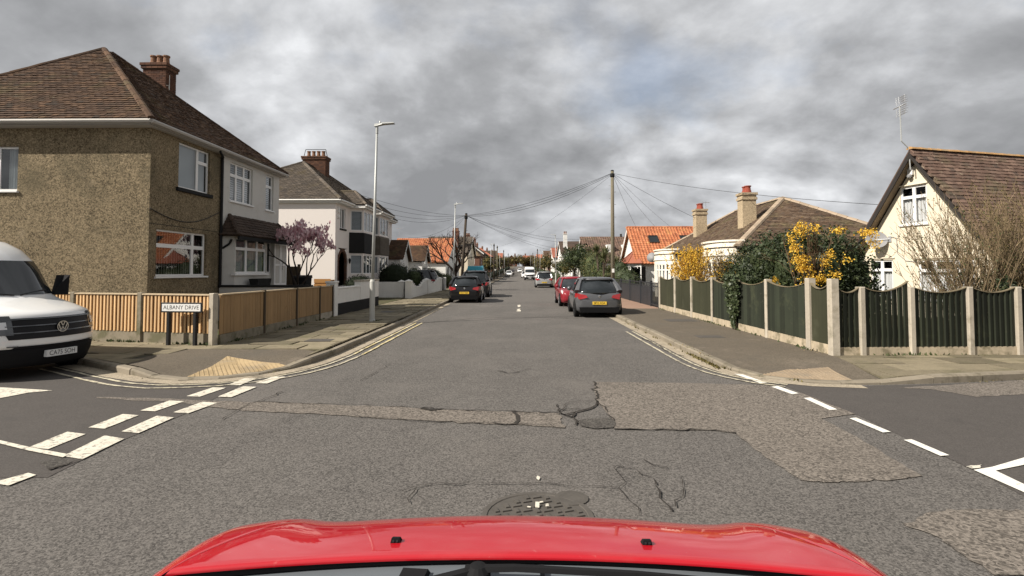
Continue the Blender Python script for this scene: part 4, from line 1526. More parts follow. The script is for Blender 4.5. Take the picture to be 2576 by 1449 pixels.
tactile(TL, R(33), pv)
pr = structure('pavement')
LINE = ((6.05, 10.32), (5.65, 8.1))        # where the tarmac stops and the slabs of the side street begin
right_of = lambda x, y: (LINE[1][0] - LINE[0][0]) * (y - LINE[0][1]) - (LINE[1][1] - LINE[0][1]) * (x - LINE[0][0]) > 0
surface('pavement_tarmac', clip_poly(clip_poly(PR, [(3, 7), (5.45, 7), LINE[0], (6.2, 11.0), (6.2, 23.0), (3, 23.0)]), rect(3, 7, 6.2, 23)), .25, 0, 'pave_asphalt', None, pr)
surface('pavement_tarmac', clip_poly(PR, rect(3, 23.0, 6.6, 60)), .6, 0, 'pave_red', None, pr)
surface('pavement_base', clip_poly(PR, rect(5.0, 7.5, 30, 12.9)), .6, -.03, 'joint', None, pr)
tactile(TR, R(-12), pr, 'tactile_pale')
y, row = 7.0, 0
while y < 13:
    x = 5.0 + (row % 2) * .46
    while x < 24:
        cx, cy = x + l_ / 2, y + w_ / 2
        c = clip_poly(rect(x + .009, y + .009, x + l_ - .009, y + w_ - .009), PR)
        if c:
            c = clip_poly(c, [LINE[1], (30, 8.1), (30, 14), (6.75, 14.2), LINE[0]])
        if c and cy < 11.0 + (cx - 6.5) * .06:
            jz, tx = random.gauss(0, .004), random.gauss(0, .005)
            slab(None, c, lambda a, b: zpave(a, b) + jz + (a - cx) * tx, .03, 'pave', 'paving_slab', pr)
        x += l_
    y += w_
    row += 1
for x0, x1 in ((-7.0, -4.19), (3.69, 6.3)):
    profile_sheet('pavement', x0, x1, [60] + YS[3:], .114, 'pave_asphalt')['kind'] = 'structure'
# gardens lie behind the fences
for nm, P in (('garden_ground', [(-6.84, 11.62), (-6.84, 60), (-70, 60), (-70, 25.6)]), ('garden_ground', [(6.18, 10.5), (70, 13.7), (70, 60), (6.18, 60)])):
    flat(nm, P, .13, 'soil')['kind'] = 'structure'
for x0, x1 in ((-70, -7.0), (6.3, 70)):
    profile_sheet('garden_ground', x0, x1, [60] + YS[3:], .10, 'soil')['kind'] = 'structure'
# ------------------------------------------------------------------ houses
def rebase(root, base):
    base = Vector(base)
    root.location = base
    for ch in root.children:
        ch.location = Vector(ch.location) - base
    return root


def onF(px_, py_, F):
    d = ray(px_, py_)
    o = cam.location
    t = (F.o - o).dot(F.n) / d.dot(F.n)
    p = o + d * t
    return (p - F.o).dot(F.u), (p - F.o).z


def hip_roof(root, x0, x1, y0, y1, ze, P, Q, tm, w, gs, kind='plain', cap='ridge_grey', faces='ESN', fascia='white_trim', limit=300, skipE=(), capr=.11, over=.35, fh=.15):
    """ridge P (low y) to Q (high y)"""
    P, Q = Vector(P), Vector(Q)
    a, b, c, d = Vector((x0, y0, ze)), Vector((x1, y0, ze)), Vector((x1, y1, ze)), Vector((x0, y1, ze))
    pl = {'E': (b, c, Q, P), 'S': (a, b, P, P), 'N': (c, d, Q, Q), 'W': (d, a, P, Q)}
    roof = roof_slab('roof', root, [[p for i, p in enumerate(v) if i < 3 or k in 'EW'] for k, v in pl.items()], 'tile_dark' if tm == 'tile_dark' else tm, .05)
    T = Tiler(roof, root, tm, w, gs, kind, limit)
    for k in faces:
        T.plane(*pl[k], skip=skipE if k == 'E' else ())
    T.done()
    for s, e in ((b, P), (c, Q), (a, P), (d, Q), (P, Q)):
        if (e - s).length > .3:
            ridge_caps(roof, s, e, cap, capr)
    fb = MB()
    th = .025
    fb.box(x1 - .06, x1 - .06 + th, y0 + .06, y1 - .06, ze - fh - .03, ze - .03)
    fb.box(x0 + .06, x1 - .065, y0 + .06 - th, y0 + .06, ze - fh - .03, ze - .03)
    fb.box(x0 + .06, x1 - .065, y1 - .06, y1 - .06 + th, ze - fh - .03, ze - .03)
    fb.build('fascia', M[fascia], root)
    MB().box(x0 + .07, x1 - .07, y0 + .07, y1 - .07, ze - fh - .05, ze - fh - .035).build('soffit', M[fascia], root)
    gutter(root, (x1 + .02, y0, ze - .06), (x1 + .02, y1, ze - .06), .055, fascia)
    gutter(root, (x0, y0 - .02, ze - .06), (x1, y0 - .02, ze - .06), .055, fascia)
    return roof


def gable_roof_x(root, xa, xb, y0, y1, ze, zr, tm, w, gs, kind='plain', cap='ridge_orange', limit=300, verge='white_trim', faces='S', skip=(), vdep=.2):
    """ridge along x; xa is the gable end seen, faces -x or +x"""
    ym = (y0 + y1) / 2
    lo, hi = min(xa, xb), max(xa, xb)
    S = ((lo, y0, ze), (hi, y0, ze), (hi, ym, zr), (lo, ym, zr))
    Nn = ((hi, y1, ze), (lo, y1, ze), (lo, ym, zr), (hi, ym, zr))
    roof = roof_slab('roof', root, [S, Nn], tm, .05)
    if w:
        T = Tiler(roof, root, tm, w, gs, kind, limit)
        if 'S' in faces:
            T.plane(*S, skip=skip)
        if 'N' in faces:
            T.plane(*Nn)
        T.done()
        ridge_caps(roof, (lo, ym, zr), (hi, ym, zr), cap, .12)
    sx = 1 if xa > xb else -1
    for ya in (y0, y1):
        d = Vector((0, ym - ya, zr - ze))
        n = Vector((0, -d.z, d.y)).normalized() * (1 if ya == y0 else -1)
        p, q = Vector((xa + sx * .003, ya, ze - .052 * 1.3)), Vector((xa + sx * .003, ym, zr - .052 * 1.3))
        t = Vector((-sx * .04, 0, 0))
        dn = Vector((0, 0, -vdep))
        vs = [p, q, q + dn, p + dn]
        MB().hexa([p + dn, q + dn, q + dn + t, p + dn + t, p, q, q + t, p + t]).build('bargeboard', M[verge], root)
    return roof


# ---- the semi-detached pair on the left corner: brown pebbledash half and grey painted half
A = thing('semi_detached_house', 'pair of houses, brown pebbledash half and grey half, behind the honey timber fence', 'house')
X, Y0, YP, Y1, ZE = -9.9, 13.75, 17.06, 21.2, 5.72
Fb, Fg = fE(X, Y0, 0), fE(X, YP, 0)
holes = [(1.15, 4.18, 2.67, 5.50), (0.30, 1.60, 2.57, 2.90)]
mb = MB()
wall(mb, Fb, rect(0, 0, YP - Y0, ZE), holes)
wall(mb, fS(-17.9, Y0, 0), rect(0, 0, 8.0, ZE), [(3.2, 3.9, 4.4, 5.1), (1.5, 1.2, 3.2, 2.9)])
mb.box(-17.9, -17.7, Y0 + .01, Y1, 0, ZE)
o = mb.build('wall', M['pebble'], A)
tag(o, 'brown pebbledash wall')
window(A, Fb, *holes[0], [(0, 0, .64, 1), (.64, 0, 1, .70), (.64, .70, 1, 1)], back='roller', pane='glass', bar=.05)
MB().cbox(Fb, 1.05, 2.77, 4.06, 4.17, -.1, .07).build('window_sill', M['black_matt'], A)
window(A, Fb, *holes[1], [(0, 0, .74, .66), (0, .66, .74, 1), (.74, 0, 1, .66), (.74, .66, 1, 1)], back='vblind', sill='pvc', bar=.055)
F2 = fS(-17.9, Y0, 0)
window(A, F2, 3.2, 3.9, 4.4, 5.1, C2, back='curtain', sill='pvc')
window(A, F2, 1.5, 1.2, 3.2, 2.9, C22, back='curtain', sill='pvc')
mb = MB()
gh = [(.52, 4.15, 2.02, 5.48), (3.02, 4.13, 3.66, 5.50)]
wall(mb, Fg, rect(0, 0, Y1 - YP, ZE), gh)
mb.box(-17.9, X - .01, Y1 - .2, Y1, 0, ZE)
tag(mb.build('wall', M['render_grey'], A), 'pale grey textured wall')
window(A, Fg, *gh[0], C33, back='blind', sill='pvc', bar=.05)
window(A, Fg, *gh[1], [(0, 0, 1, .68), (0, .68, 1, 1)], back='blind', sill='pvc', bar=.05)
hip_roof(A, -18.15, -9.66, 13.4, 21.42, 5.74, (-13.9, 17.0, 9.15), (-13.9, 17.3, 9.15), 'tile_brown', .18, .125, cap='tile_brown', faces='ES', fascia='fascia_shaded', capr=.10, fh=.10)
MB().tube([(X + .06, YP - .05, 5.5), (X + .06, YP - .05, 1.2)], .045, 8).build('drainpipe', M['black'], A)
MB().tube([(X + .20, YP - .45, 5.62), (X + .10, YP - .1, 5.5), (X + .06, YP - .05, 5.35)], .04, 8).build('drainpipe', M['black'], A)
cxr = atY(420, 185, 20.3).x
chimney(A, cxr - .5, 20.6, 6.0, atY(420, 158, 20.3).z, .92, .62, 'brick', 3, 'terracotta_old', True)
MB().tube([(cxr, 20.3, 9.1), (cxr + .12, 20.25, 9.1), (cxr + .15, 20.25, 8.9), (cxr + .15, 20.25, 9.5)], .012, 4).build('bracket', M['galv'], A)
MB().tube([Fb.p(a_ * 3.2, 3.42 - .35 * math.sin(math.pi * a_) + .25 * a_, .02) for a_ in [i / 10 for i in range(11)]], .012, 5).build('cable', M['cable'], A)
MB().fbox(Fb, .0, 3.2, 3.02, 3.035, 0, .004).build('render_joint', M['black_matt'], A)
# ground floor bay, canopy and porch doors of the grey half
bay = MB()
Fy = fE(-9.5, 17.25, 0)
wall(bay, Fy, rect(0, 0.9, 2.2, 2.95), [(.06, 1.68, 2.14, 2.86)], reveal=.1)
wall(bay, Frame((-9.9, 17.1, 0), (.4, .15, 0), (.15, -.4, 0)), rect(0, .9, .427, 2.95))
wall(bay, Frame((-9.5, 19.45, 0), (-.25, .12, 0), (.12, .25, 0)), rect(0, .9, .277, 2.95))
Fz = fE(-9.75, 19.57, 0)
wall(bay, Fz, rect(0, .9, .75, 2.95), [(.04, 1.68, .72, 2.86)], reveal=.1)
bay = bay.build('bay', M['render_grey'], A)
tag(bay, 'pale grey ground floor bay')
window(A, Fy, .06, 1.68, 2.14, 2.86, [(0, 0, .34, .70), (0, .70, .34, 1), (.34, 0, .70, .70), (.34, .70, .70, 1), (.70, 0, 1, .70), (.70, .70, 1, 1)], back='net', sill='pvc', rec=.03, bar=.05)
window(A, Fz, .04, 1.68, .72, 2.86, C2, back=None, pane='glass_dark', rec=.03, bar=.04)
MB().box(-9.56, -9.42, 17.15, 19.5, 1.60, 1.66).build('sill', M['pvc'], A)
Fd = fE(-9.62, 20.32, 0)
dr = MB()
for a0, a1 in ((0, .52), (.54, 1.06)):
    for b0, b1 in ((1.16, 1.26), (1.95, 2.03), (2.78, 2.88)):
        dr.fbox(Fd, a0, a1, b0, b1, -.05, 0)
    for c0, c1 in ((a0, a0 + .08), (a1 - .08, a1)):
        dr.fbox(Fd, c0, c1, 1.26, 1.95, -.05, 0)
        dr.fbox(Fd, c0, c1, 2.03, 2.78, -.05, 0)
door = dr.build('door', M['pvc'], A)
for a0 in (0.08, .62):
    for b0, b1 in ((1.26, 1.95), (2.03, 2.78)):
        MB().poly([Fd.p(a0, b0, -.03), Fd.p(a0 + .36, b0, -.03), Fd.p(a0 + .36, b1, -.03), Fd.p(a0, b1, -.03)]).build('pane', M['glass_dark'], door)
MB().tube([Fd.p(.57, 1.8, .05), Fd.p(.57, 2.1, .05)], .015, 6).build('handle', M['chrome'], door)
MB().box(-9.88, -9.64, 20.3, 21.4, 1.1, 2.9).build('porch', M['render_grey'], A)
cp = [((-9.22, 16.98, 2.93), (-9.22, 21.5, 2.93), (-9.9, 21.0, 3.66), (-9.9, 17.55, 3.66)), ((-9.92, 16.98, 2.93), (-9.22, 16.98, 2.93), (-9.9, 17.55, 3.66)), ((-9.22, 21.5, 2.93), (-9.92, 21.5, 2.93), (-9.9, 21.0, 3.66))]
cr = roof_slab('canopy', A, cp, 'tile_dark', .05)
T = Tiler(cr, A, 'tile_dark', .2, .14, limit=200)
T.plane(*cp[0])
T.plane(*cp[1], cp[1][2])
T.done()
ridge_caps(cr, (-9.22, 16.98, 2.93), (-9.88, 17.55, 3.66), 'tile_dark', .08, .3)
ridge_caps(cr, (-9.22, 21.5, 2.93), (-9.88, 21.0, 3.66), 'tile_dark', .08, .3)
MB().box(-9.28, -9.22, 17.0, 21.48, 2.78, 2.90).build('fascia', M['black_matt'], A)
MB().tube([(-9.55, 17.12, 2.8), (-9.62, 17.12, 2.65), (-9.84, 17.12, 2.5)], .035, 6).build('drainpipe', M['black'], A)
text_mesh('55', .22, M['black'], 'house_number', A, frame_matrix(fE(-9.74, 19.95, 0), .12, 1.38, .012), .004)
rebase(A, (-9.9, 17.06, 0))
MB().box(-9.89, -7.32, 17.16, 21.6, .1, 1.12).build('forecourt', M['concrete_dirty'])['kind'] = 'structure'

# ---- white house with two-storey bays
B = thing('bay_fronted_house', 'white house with arched brick doorway and black panelled bay beyond the grey house', 'house')
X, Y0, Y1, ZE = -10.2, 28.6, 41.2, 5.68
Fb = fE(X, Y0, 0)
mb = MB()
BH = [(.75, 4.17, 1.65, 5.34), (.95 - .55, .9, 1.95, 3.05)]
wall(mb, Fb, rect(0, 0, Y1 - Y0, ZE), BH, reveal=.14)
wall(mb, fS(-18.7, Y0, 0), rect(0, 0, 8.5, ZE))
mb.box(-18.7, -18.5, Y0 + .01, Y1, 0, ZE)
mb.box(-18.7, X - .01, Y1 - .2, Y1, 0, ZE)
# spandrels that round the doorway to an arch
a0, _, a1, b1 = BH[1]
ca, rad_, zs = (a0 + a1) / 2, (a1 - a0) / 2 - .16, 2.25
arc = [(ca + rad_ * math.cos(t), zs + rad_ * math.sin(t)) for t in [math.pi * i / 12 for i in range(13)]]
for side, pts, cx_ in ((1, arc[:7], a1), (-1, arc[6:], a0)):
    for i in range(6):
        mb.poly([Fb.p(cx_, b1, -.004)] + [Fb.p(*q, -.004) for q in (pts[i:i + 2] if side > 0 else pts[i:i + 2])])
wl = mb.build('wall', M['render_white'], B)
br = MB()
for i in range(16):
    t0, t1 = math.pi * i / 16 + .012, math.pi * (i + 1) / 16 - .012
    br.hexa([Fb.p(ca + r_ * math.cos(t), zs + r_ * math.sin(t), c) for c in (-.1, .02) for r_, t in ((rad_ - .02, t0), (rad_ + .17, t0), (rad_ + .17, t1), (rad_ - .02, t1))])
z = .9
while z < zs - .03:
    for s in (-1, 1):
        e0, e1 = sorted((ca + s * (rad_ - .02), ca + s * (rad_ + .17)))
        br.fbox(Fb, e0, e1, z, z + .065, -.1, .02)
    z += .077
br.build('door_arch', M['brick'], B)['kind'] = 'stuff'
MB().fbox(Fb, a0 + .16, a1 - .16, .9, 2.9, -.9, -.85).build('door', M['wood_dark'], B)
window(B, Fb, *BH[0], C2, back='blind', bar=.05)
MB().cbox(Fb, .68, 1.72, 4.07, 4.165, -.1, .06).build('window_sill', M['black_matt'], B)
MB().fbox(Fb, .28, .50, 5.0, 5.3, 0, .08).build('alarm_box', M['white_trim'], B)
MB().lathe(Fb.p(.42, 4.78, 0), [(.12, 0), (.12, .06), (.06, .1)], 10, 0, (1, 0, 0)).build('vent_cover', M['white_trim'], B)
MB().lathe(Fb.p(2.12, 2.35, .12), [(.02, -.18), (.06, -.1), (.08, .08), (.02, .16)], 6).build('wall_lantern', M['black'], B)
for (ya, yb, pm, pan) in ((30.95, 33.85, 'black_matt', 'flat'), (34.5, 37.6, 'tile_bay', 'tiles')):
    XF = -9.45
    F = fE(XF, ya + .35, 0)
    W = yb - ya - .7
    sL = Frame((X, ya, 0), (.75, .35, 0), (.35, -.75, 0))
    sR = Frame((XF, yb - .35, 0), (-.75, .35, 0), (.35, .75, 0))
    SW = math.hypot(.75, .35)
    bm_ = MB()
    for FF, ww in ((F, W), (sL, SW), (sR, SW)):
        wall(bm_, FF, rect(0, .9, ww, 2.80), [(.07, 1.58, ww - .07, 2.72)], reveal=.1)
        wall(bm_, FF, rect(0, 4.02, ww, 5.5), [(.07, 4.16, ww - .07, 5.36)], reveal=.1)
    bo = bm_.build('bay', M['render_white'], B)
    pnl = MB()
    for FF, ww in ((F, W), (sL, SW), (sR, SW)):
        if pan == 'flat':
            pnl.fbox(FF, -.02, ww + .02, 2.82, 4.04, -.02, .05)
        else:
            for r_ in range(10):
                z0 = 2.86 + r_ * .118
                k = 0
                a = -.1 * (r_ % 2)
                while a < ww:
                    p0, p1 = max(a, 0), min(a + .2, ww) - .008
                    if p1 - p0 > .03:
                        pnl.hexa([FF.p(p0, z0, .075), FF.p(p1, z0, .075), FF.p(p1, z0, .05), FF.p(p0, z0, .05), FF.p(p0, z0 + .16, .03), FF.p(p1, z0 + .16, .03), FF.p(p1, z0 + .16, .01), FF.p(p0, z0 + .16, .01)])
                    a += .2
            pnl.fbox(FF, 0, ww, 2.8, 4.05, -.02, .008)
    po = pnl.build('bay_panel', M[pm], B)
    if pan != 'flat':
        po['kind'] = 'stuff'
    tag(po, 'black bay panel' if pan == 'flat' else 'brown tile hung bay panel')
    for FF, ww, ce in ((F, W, [(0, 0, .33, 1), (.33, 0, .67, 1), (.67, 0, 1, 1)]), (sL, SW, [(0, 0, 1, 1)]), (sR, SW, [(0, 0, 1, 1)])):
        for z0, z1 in ((1.58, 2.72), (4.16, 5.36)):
            window(B, FF, .07, z0, ww - .07, z1, ce, back='blind', rec=.03, bar=.05)
    # little hipped roof over the bay
    zz, ym = 5.70, (ya + yb) / 2
    e = [(XF + .28, ya - .15, zz), (XF + .28, yb + .15, zz), (-10.35, ym, 6.72), (-11.3, ya - .15, zz), (-11.3, yb + .15, zz), (-11.25, ym, 6.72)]
    pls = [(e[0], e[1], e[2]), (e[3], e[0], e[2], e[5]), (e[1], e[4], e[5], e[2])]
    rf = roof_slab('bay_roof', B, pls, 'tile_grey', .04)
    T = Tiler(rf, B, 'tile_grey', .2, .14, limit=60)
    T.plane(e[0], e[1], e[2], e[2])
    T.plane(*pls[1])
    T.done()
    ridge_caps(rf, e[0], e[2], 'tile_grey', .09)
    ridge_caps(rf, e[1], e[2], 'tile_grey', .09)
    ridge_caps(rf, e[5], e[2], 'tile_grey', .09)
    MB().box(-10.2, XF + .22, ya - .1, yb + .1, 5.5, 5.66).build('soffit', M['white_trim'], B)
    gutter(B, (XF + .3, ya - .2, 5.64), (XF + .3, yb + .2, 5.64))
hip_roof(B, -19.0, -9.85, 28.42, 41.5, 5.70, (-14.0, 33.3, 8.75), (-14.0, 36.6, 8.75), 'tile_grey', .2, .135, cap='tile_grey', faces='ES', capr=.12, fh=.16, limit=240)
chimney(B, -13.85, 35.0, 7.6, 9.45, 1.55, .75, 'brick', 4, 'terracotta_old', True)
cage = MB()
for s in (-1, 1):
    cage.tube([(-13.85 + s * .8, 34.9, 9.45), (-13.85 + s * .68, 34.9, 9.95)], .02, 4)
cage.tube([(-14.53, 34.9, 9.95), (-13.17, 34.9, 9.95)], .02, 4)
cage.build('bracket', M['black'], B)
rebase(B, (-10.2, 34.9, 0))

# ---- cream chalet house on the right
RL = Vector((14.0, 18.56, 0))
Rh = thing('chalet_house', 'cream gabled house with steep maroon tiled roof and satellite dish at the right', 'house')
ca_, sa_ = math.cos(R(15)), math.sin(R(15))
Fw = Frame(RL + Vector((-2.3 * sa_, 2.3 * ca_, 0)), (sa_, -ca_, 0), (-ca_, -sa_, 0))   # gable frame in the world
Fl = fW(0, 2.3, 0)                                                                       # the same in the house's own axes
u0, v0 = onF(2267, 567, Fw)
u1, v1 = onF(2330, 463, Fw)
upw = (u0, v0, u1, v1)
l0, lv = onF(2190, 655, Fw)
l1, _ = onF(2245, 652, Fw)
r0, rv = onF(2310, 655, Fw)
r1, _ = onF(2450, 650, Fw)
r1 = min(r1, 4.45)
lw, rw_ = (l0, .75, l1, lv), (r0, .75, r1, rv)
mb = MB()
wall(mb, Fl, [(0, 0), (4.6, 0), (4.6, 2.42), (2.3, 5.72), (0, 2.42)], [upw, lw, rw_], reveal=.12)
Fs = fS(0, -2.3, 0)
wall(mb, Fs, rect(0, 0, 12, 2.42), [(.75, .8, 1.35, 2.05), (4, .8, 5.6, 2.05)], reveal=.12)
mb.box(0.01, 12, 2.1, 2.3, 0, 2.42)
wall(mb, Frame((12, -2.3, 0), (0, 1, 0), (1, 0, 0)), [(0, 0), (4.6, 0), (4.6, 2.42), (2.3, 5.72), (0, 2.42)])
mb.build('wall', M['render_cream'], Rh)
window(Rh, Fl, *upw, [(0, 0, .5, .72), (.5, 0, 1, .72), (0, .72, .5, 1), (.5, .72, 1, 1)], back='net', pane='glass_net', sill='pvc', rec=.04, bar=.055)
window(Rh, Fl, *lw, [(0, 0, .5, .74), (.5, 0, 1, .74), (0, .74, .5, 1), (.5, .74, 1, 1)], back='net', pane='glass_net', sill='pvc', rec=.04, bar=.055)
window(Rh, Fl, *rw_, [(0, 0, .3, .74), (.3, 0, .7, .74), (.7, 0, 1, .74), (0, .74, .3, 1), (.3, .74, .7, 1), (.7, .74, 1, 1)], back='net', pane='glass_net', sill='pvc', rec=.04, bar=.055)
for q in ((.75, .8, 1.35, 2.05), (4, .8, 5.6, 2.05)):
    window(Rh, Fs, *q, C22, back='net', pane='glass_net', sill='pvc', rec=.04)
for (a, b, z) in ((lw[0] - .1, lw[2] + .1, lw[3] + .05), (rw_[0] - .1, rw_[2] + .1, rw_[3] + .05), (upw[0] - .06, upw[2] + .06, upw[3] + .03)):
    MB().cbox(Fl, a, b, z, z + .05, -.02, .045).build('lintel', M['render_cream'], Rh)
rf = gable_roof_x(Rh, -.38, 12.4, -2.66, 2.66, 2.18, 6.02, 'tile_maroon', .23, .165, 'plain', 'ridge_orange', 300, 'fascia_dark', 'S', vdep=.24)
MB().prism([(-.35, -2.6, 2.10), (-.002, -2.6, 2.10), (-.002, 0, 5.86), (-.35, 0, 5.86)], Vector((0, -.02, .012))).build('soffit', M['fascia_dark'], Rh)
MB().prism([(-.35, 0, 5.86), (-.002, 0, 5.86), (-.002, 2.6, 2.10), (-.35, 2.6, 2.10)], Vector((0, .02, .012))).build('soffit', M['soffit_brown'], Rh)
gutter(Rh, (-.38, -2.72, 2.14), (12.4, -2.72, 2.14), .06, 'fascia_dark')
wu, wv = onF(2294, 432, Fw)
MB().fbox(Fl, wu - .09, wu + .09, wv - .12, wv + .16, 0, .10).build('wall_light', M['white_trim'], Rh)
MB().lathe(Fl.p(wu, wv - .17, .12), [(.06, -.06), (.085, .0), (.05, .06)], 8, 0, (-.4, 0, -1)).build('wall_light', M['dish'], Rh)
# satellite dish: a shallow bowl on an arm, with the feed in front of it
du, dv = onF(2217, 605, Fw)
dc = Fl.p(du + .10, dv + .03, .34)
axd = Vector((-.55, -.78, .32)).normalized()
db = MB()
uu = axd.cross(Vector((0, 0, 1))).normalized()
vv = uu.cross(axd)
vs, fs = [dc - axd * .06], []
for k, rr in enumerate((.18, .36)):
    for i in range(24):
        t = 2 * math.pi * i / 24
        vs.append(dc - axd * (.06 * (1 - (rr / .36) ** 2)) + uu * rr * math.cos(t) * 1.0 + vv * rr * math.sin(t) * .92)
for i in range(24):
    j = (i + 1) % 24
    fs += [(0, 1 + i, 1 + j), (1 + i, 25 + i, 25 + j, 1 + j)]
db.add(vs, fs)
dish = db.build('satellite_dish', M['dish'], Rh, True)
MB().add([dc - axd * .03 + uu * a + vv * b for a, b in ((-.02, -.1), (.22, -.1), (.22, -.02), (-.02, -.02))], [(0, 1, 2, 3)]).build('dish_print', M['dish_print'], dish)
ar = MB()
ar.tube([dc - axd * .07, Fl.p(du + .36, dv + .03, .02)], .022, 6)
ar.tube([dc - vv * .33 - axd * .02, dc - vv * .30 + axd * .34], .014, 5)
ar.lathe(dc - vv * .30 + axd * .34, [(.02, -.02), (.04, .02), (.04, .09)], 8, 0, axd + vv * .3)
ar.fbox(Fl, du + .3, du + .42, dv - .08, dv + .14, 0, .03)
ar.build('bracket', M['alum'], Rh)
MB().tube([Fl.p(du + .42, dv + .1, .02), Fl.p(du + .62, dv + .06, .02), Fl.p(du + .64, dv - .5, .02), Fl.p(du + .95, dv - .78, .02), Fl.p(du + 1.5, dv - .86, .02)], .012, 5).build('cable', M['dish'], Rh)
# television aerial on its bent mast
a0 = Vector((-.33, .02, 5.3))
mast = MB()
top = Vector((-.62, .10, 7.55))
mast.tube([a0, Vector((-.36, .03, 6.05)), Vector((-.60, .10, 6.32)), top], .021, 6)
mast = mast.build('aerial', M['galv'], Rh)
gr = MB()
bd = Vector((.35, .93, .02)).normalized()
sd = Vector((-.93, .35, 0)).normalized()
gr.tube([top + bd * .36, top - bd * .36], .022, 5)
for k in range(-4, 5):
    if k == 0:
        continue
    for s in (-1, 1):
        c = top + bd * -.1 + Vector((0, 0, .075 * k))
        gr.tube([c + bd * (.05 + abs(k) * .012), c + sd * s * .03 + bd * (-.32 + abs(k) * .01)], .007, 4)
for s in (-1, 1):
    for w_ in (-.28, 0.05, .2):
        gr.tube([top + bd * w_ + Vector((0, 0, .08 * s)), top + bd * (w_ + .02) + Vector((0, 0, .36 * s))], .010, 4)
for zz_ in (-.33, -.26, -.19, -.12, .12, .19, .26, .33):
    gr.tube([top + bd * -.28 + Vector((0, 0, zz_)), top + bd * .22 + Vector((0, 0, zz_))], .006, 4)
gr.build('aerial_grid', M['alum'], mast)
Rh.location = RL
Rh.rotation_euler = (0, 0, R(15))

# ---- bungalow pair with rounded bays and two roughcast chimneys
G = thing('bungalow', 'bungalow with lichened hipped roof and two tall roughcast chimneys behind the green fence', 'house')
XB = 9.55
mb = MB()
wall(mb, fW(XB, 36.1, 0), rect(0, 0, 13.4, 2.75), [(.5, .9, 1.7, 2.1), (9.0, .9, 10.0, 2.1), (6.6, .15, 7.5, 2.1), (8.0, .15, 8.8, 2.1)])
wall(mb, fS(XB, 22.7, 0), rect(0, 0, 7.5, 2.75), [(2, .9, 3.5, 2.1)])
mb.box(16.9, 17.05, 22.7, 36.1, 0, 2.75)
mb.box(XB + .01, 17.05, 35.9, 36.1, 0, 2.75)
mb.build('wall', M['cream_trim'], G)
for q in ((.5, .9, 1.7, 2.1), (9.0, .9, 10.0, 2.1)):
    window(G, fW(XB, 36.1, 0), *q, C2, back='curtain')
window(G, fS(XB, 22.7, 0), 2, .9, 3.5, 2.1, C22, back='curtain', sill='pvc')
for a0 in (6.6, 8.0):
    MB().fbox(fW(XB, 36.1, 0), a0, a0 + .85, .15, 2.1, -.12, -.07).build('door', M['wood_dark'], G)
hip_roof(G, 9.15, 17.45, 22.3, 36.5, 2.80, (13.3, 26.7, 5.42), (13.3, 32.5, 5.42), 'tile_lichen', .2, .15, cap='ridge_grey', faces='SW', fascia='fascia_dark', capr=.15)
for yc in (24.3, 33.4):
    bayp = []
    for i in range(13):
        t = math.pi * (i / 12)
        bayp.append((XB - .95 * math.sin(t) ** .75, yc + 1.75 * math.cos(t)))
    bw = MB()
    for i in range(12):
        (x0, y0), (x1, y1) = bayp[i], bayp[i + 1]
        u = Vector((x1 - x0, y1 - y0, 0))
        F = Frame((x0, y0, 0), u, u.cross(Vector((0, 0, 1))))
        wl_ = u.length
        wall(bw, F, rect(0, 0, wl_, 3.02), [(.06, .95, wl_ - .06, 2.15)] if 1 <= i <= 10 and wl_ > .2 else [], reveal=.08)
        if 1 <= i <= 10 and wl_ > .2:
            window(G, F, .06, .95, wl_ - .06, 2.15, [(0, 0, 1, .72), (0, .72, 1, 1)], back='net', rec=.02, bar=.035, pane='glass_net')
    bw.build('bay', M['cream_trim'], G, False)
    for z0, z1, o_, mm in ((3.02, 3.10, .07, 'cream_trim'), (2.76, 2.80, .035, 'fascia_dark'), (2.42, 2.47, .06, 'cream_trim')):
        rg = MB()
        for i in range(12):
            (x0, y0), (x1, y1) = bayp[i], bayp[i + 1]
            c = Vector((XB, yc, 0))
            e0, e1 = Vector((x0, y0, 0)), Vector((x1, y1, 0))
            f0, f1 = e0 + (e0 - c).normalized() * o_, e1 + (e1 - c).normalized() * o_
            up0, up1 = Vector((0, 0, z0)), Vector((0, 0, z1))
            rg.hexa([f0 + up0, e0 * .999 + up0, e1 * .999 + up0, f1 + up0, f0 + up1, e0 * .999 + up1, e1 * .999 + up1, f1 + up1])
        rg.build('coping', M[mm], G)
    MB().poly([(p[0], p[1], 2.95) for p in bayp]).build('flat_roof', M['concrete_dirty'], G)
for cx_, cy_, zt in ((11.05, 25.7, 5.55), (11.05, 32.4, 5.55)):
    chimney(G, cx_, cy_, 3.3, zt, .68, .62, 'roughcast', 2, 'terracotta', False, 'y', 3, .36, .15)
aerial(G, (11.6, 32.9, 4.2), 1.9, .45)
dm = MB()
dm.lathe((8.75, 35.0, 2.62), [(.02, 0), (.22, .03), (.34, .09), (.345, .1)], 16, 0, (-.4, -.85, .3))
dm.build('satellite_dish', M['dish'], G, True)
rebase(G, (13.3, 29.5, 0))

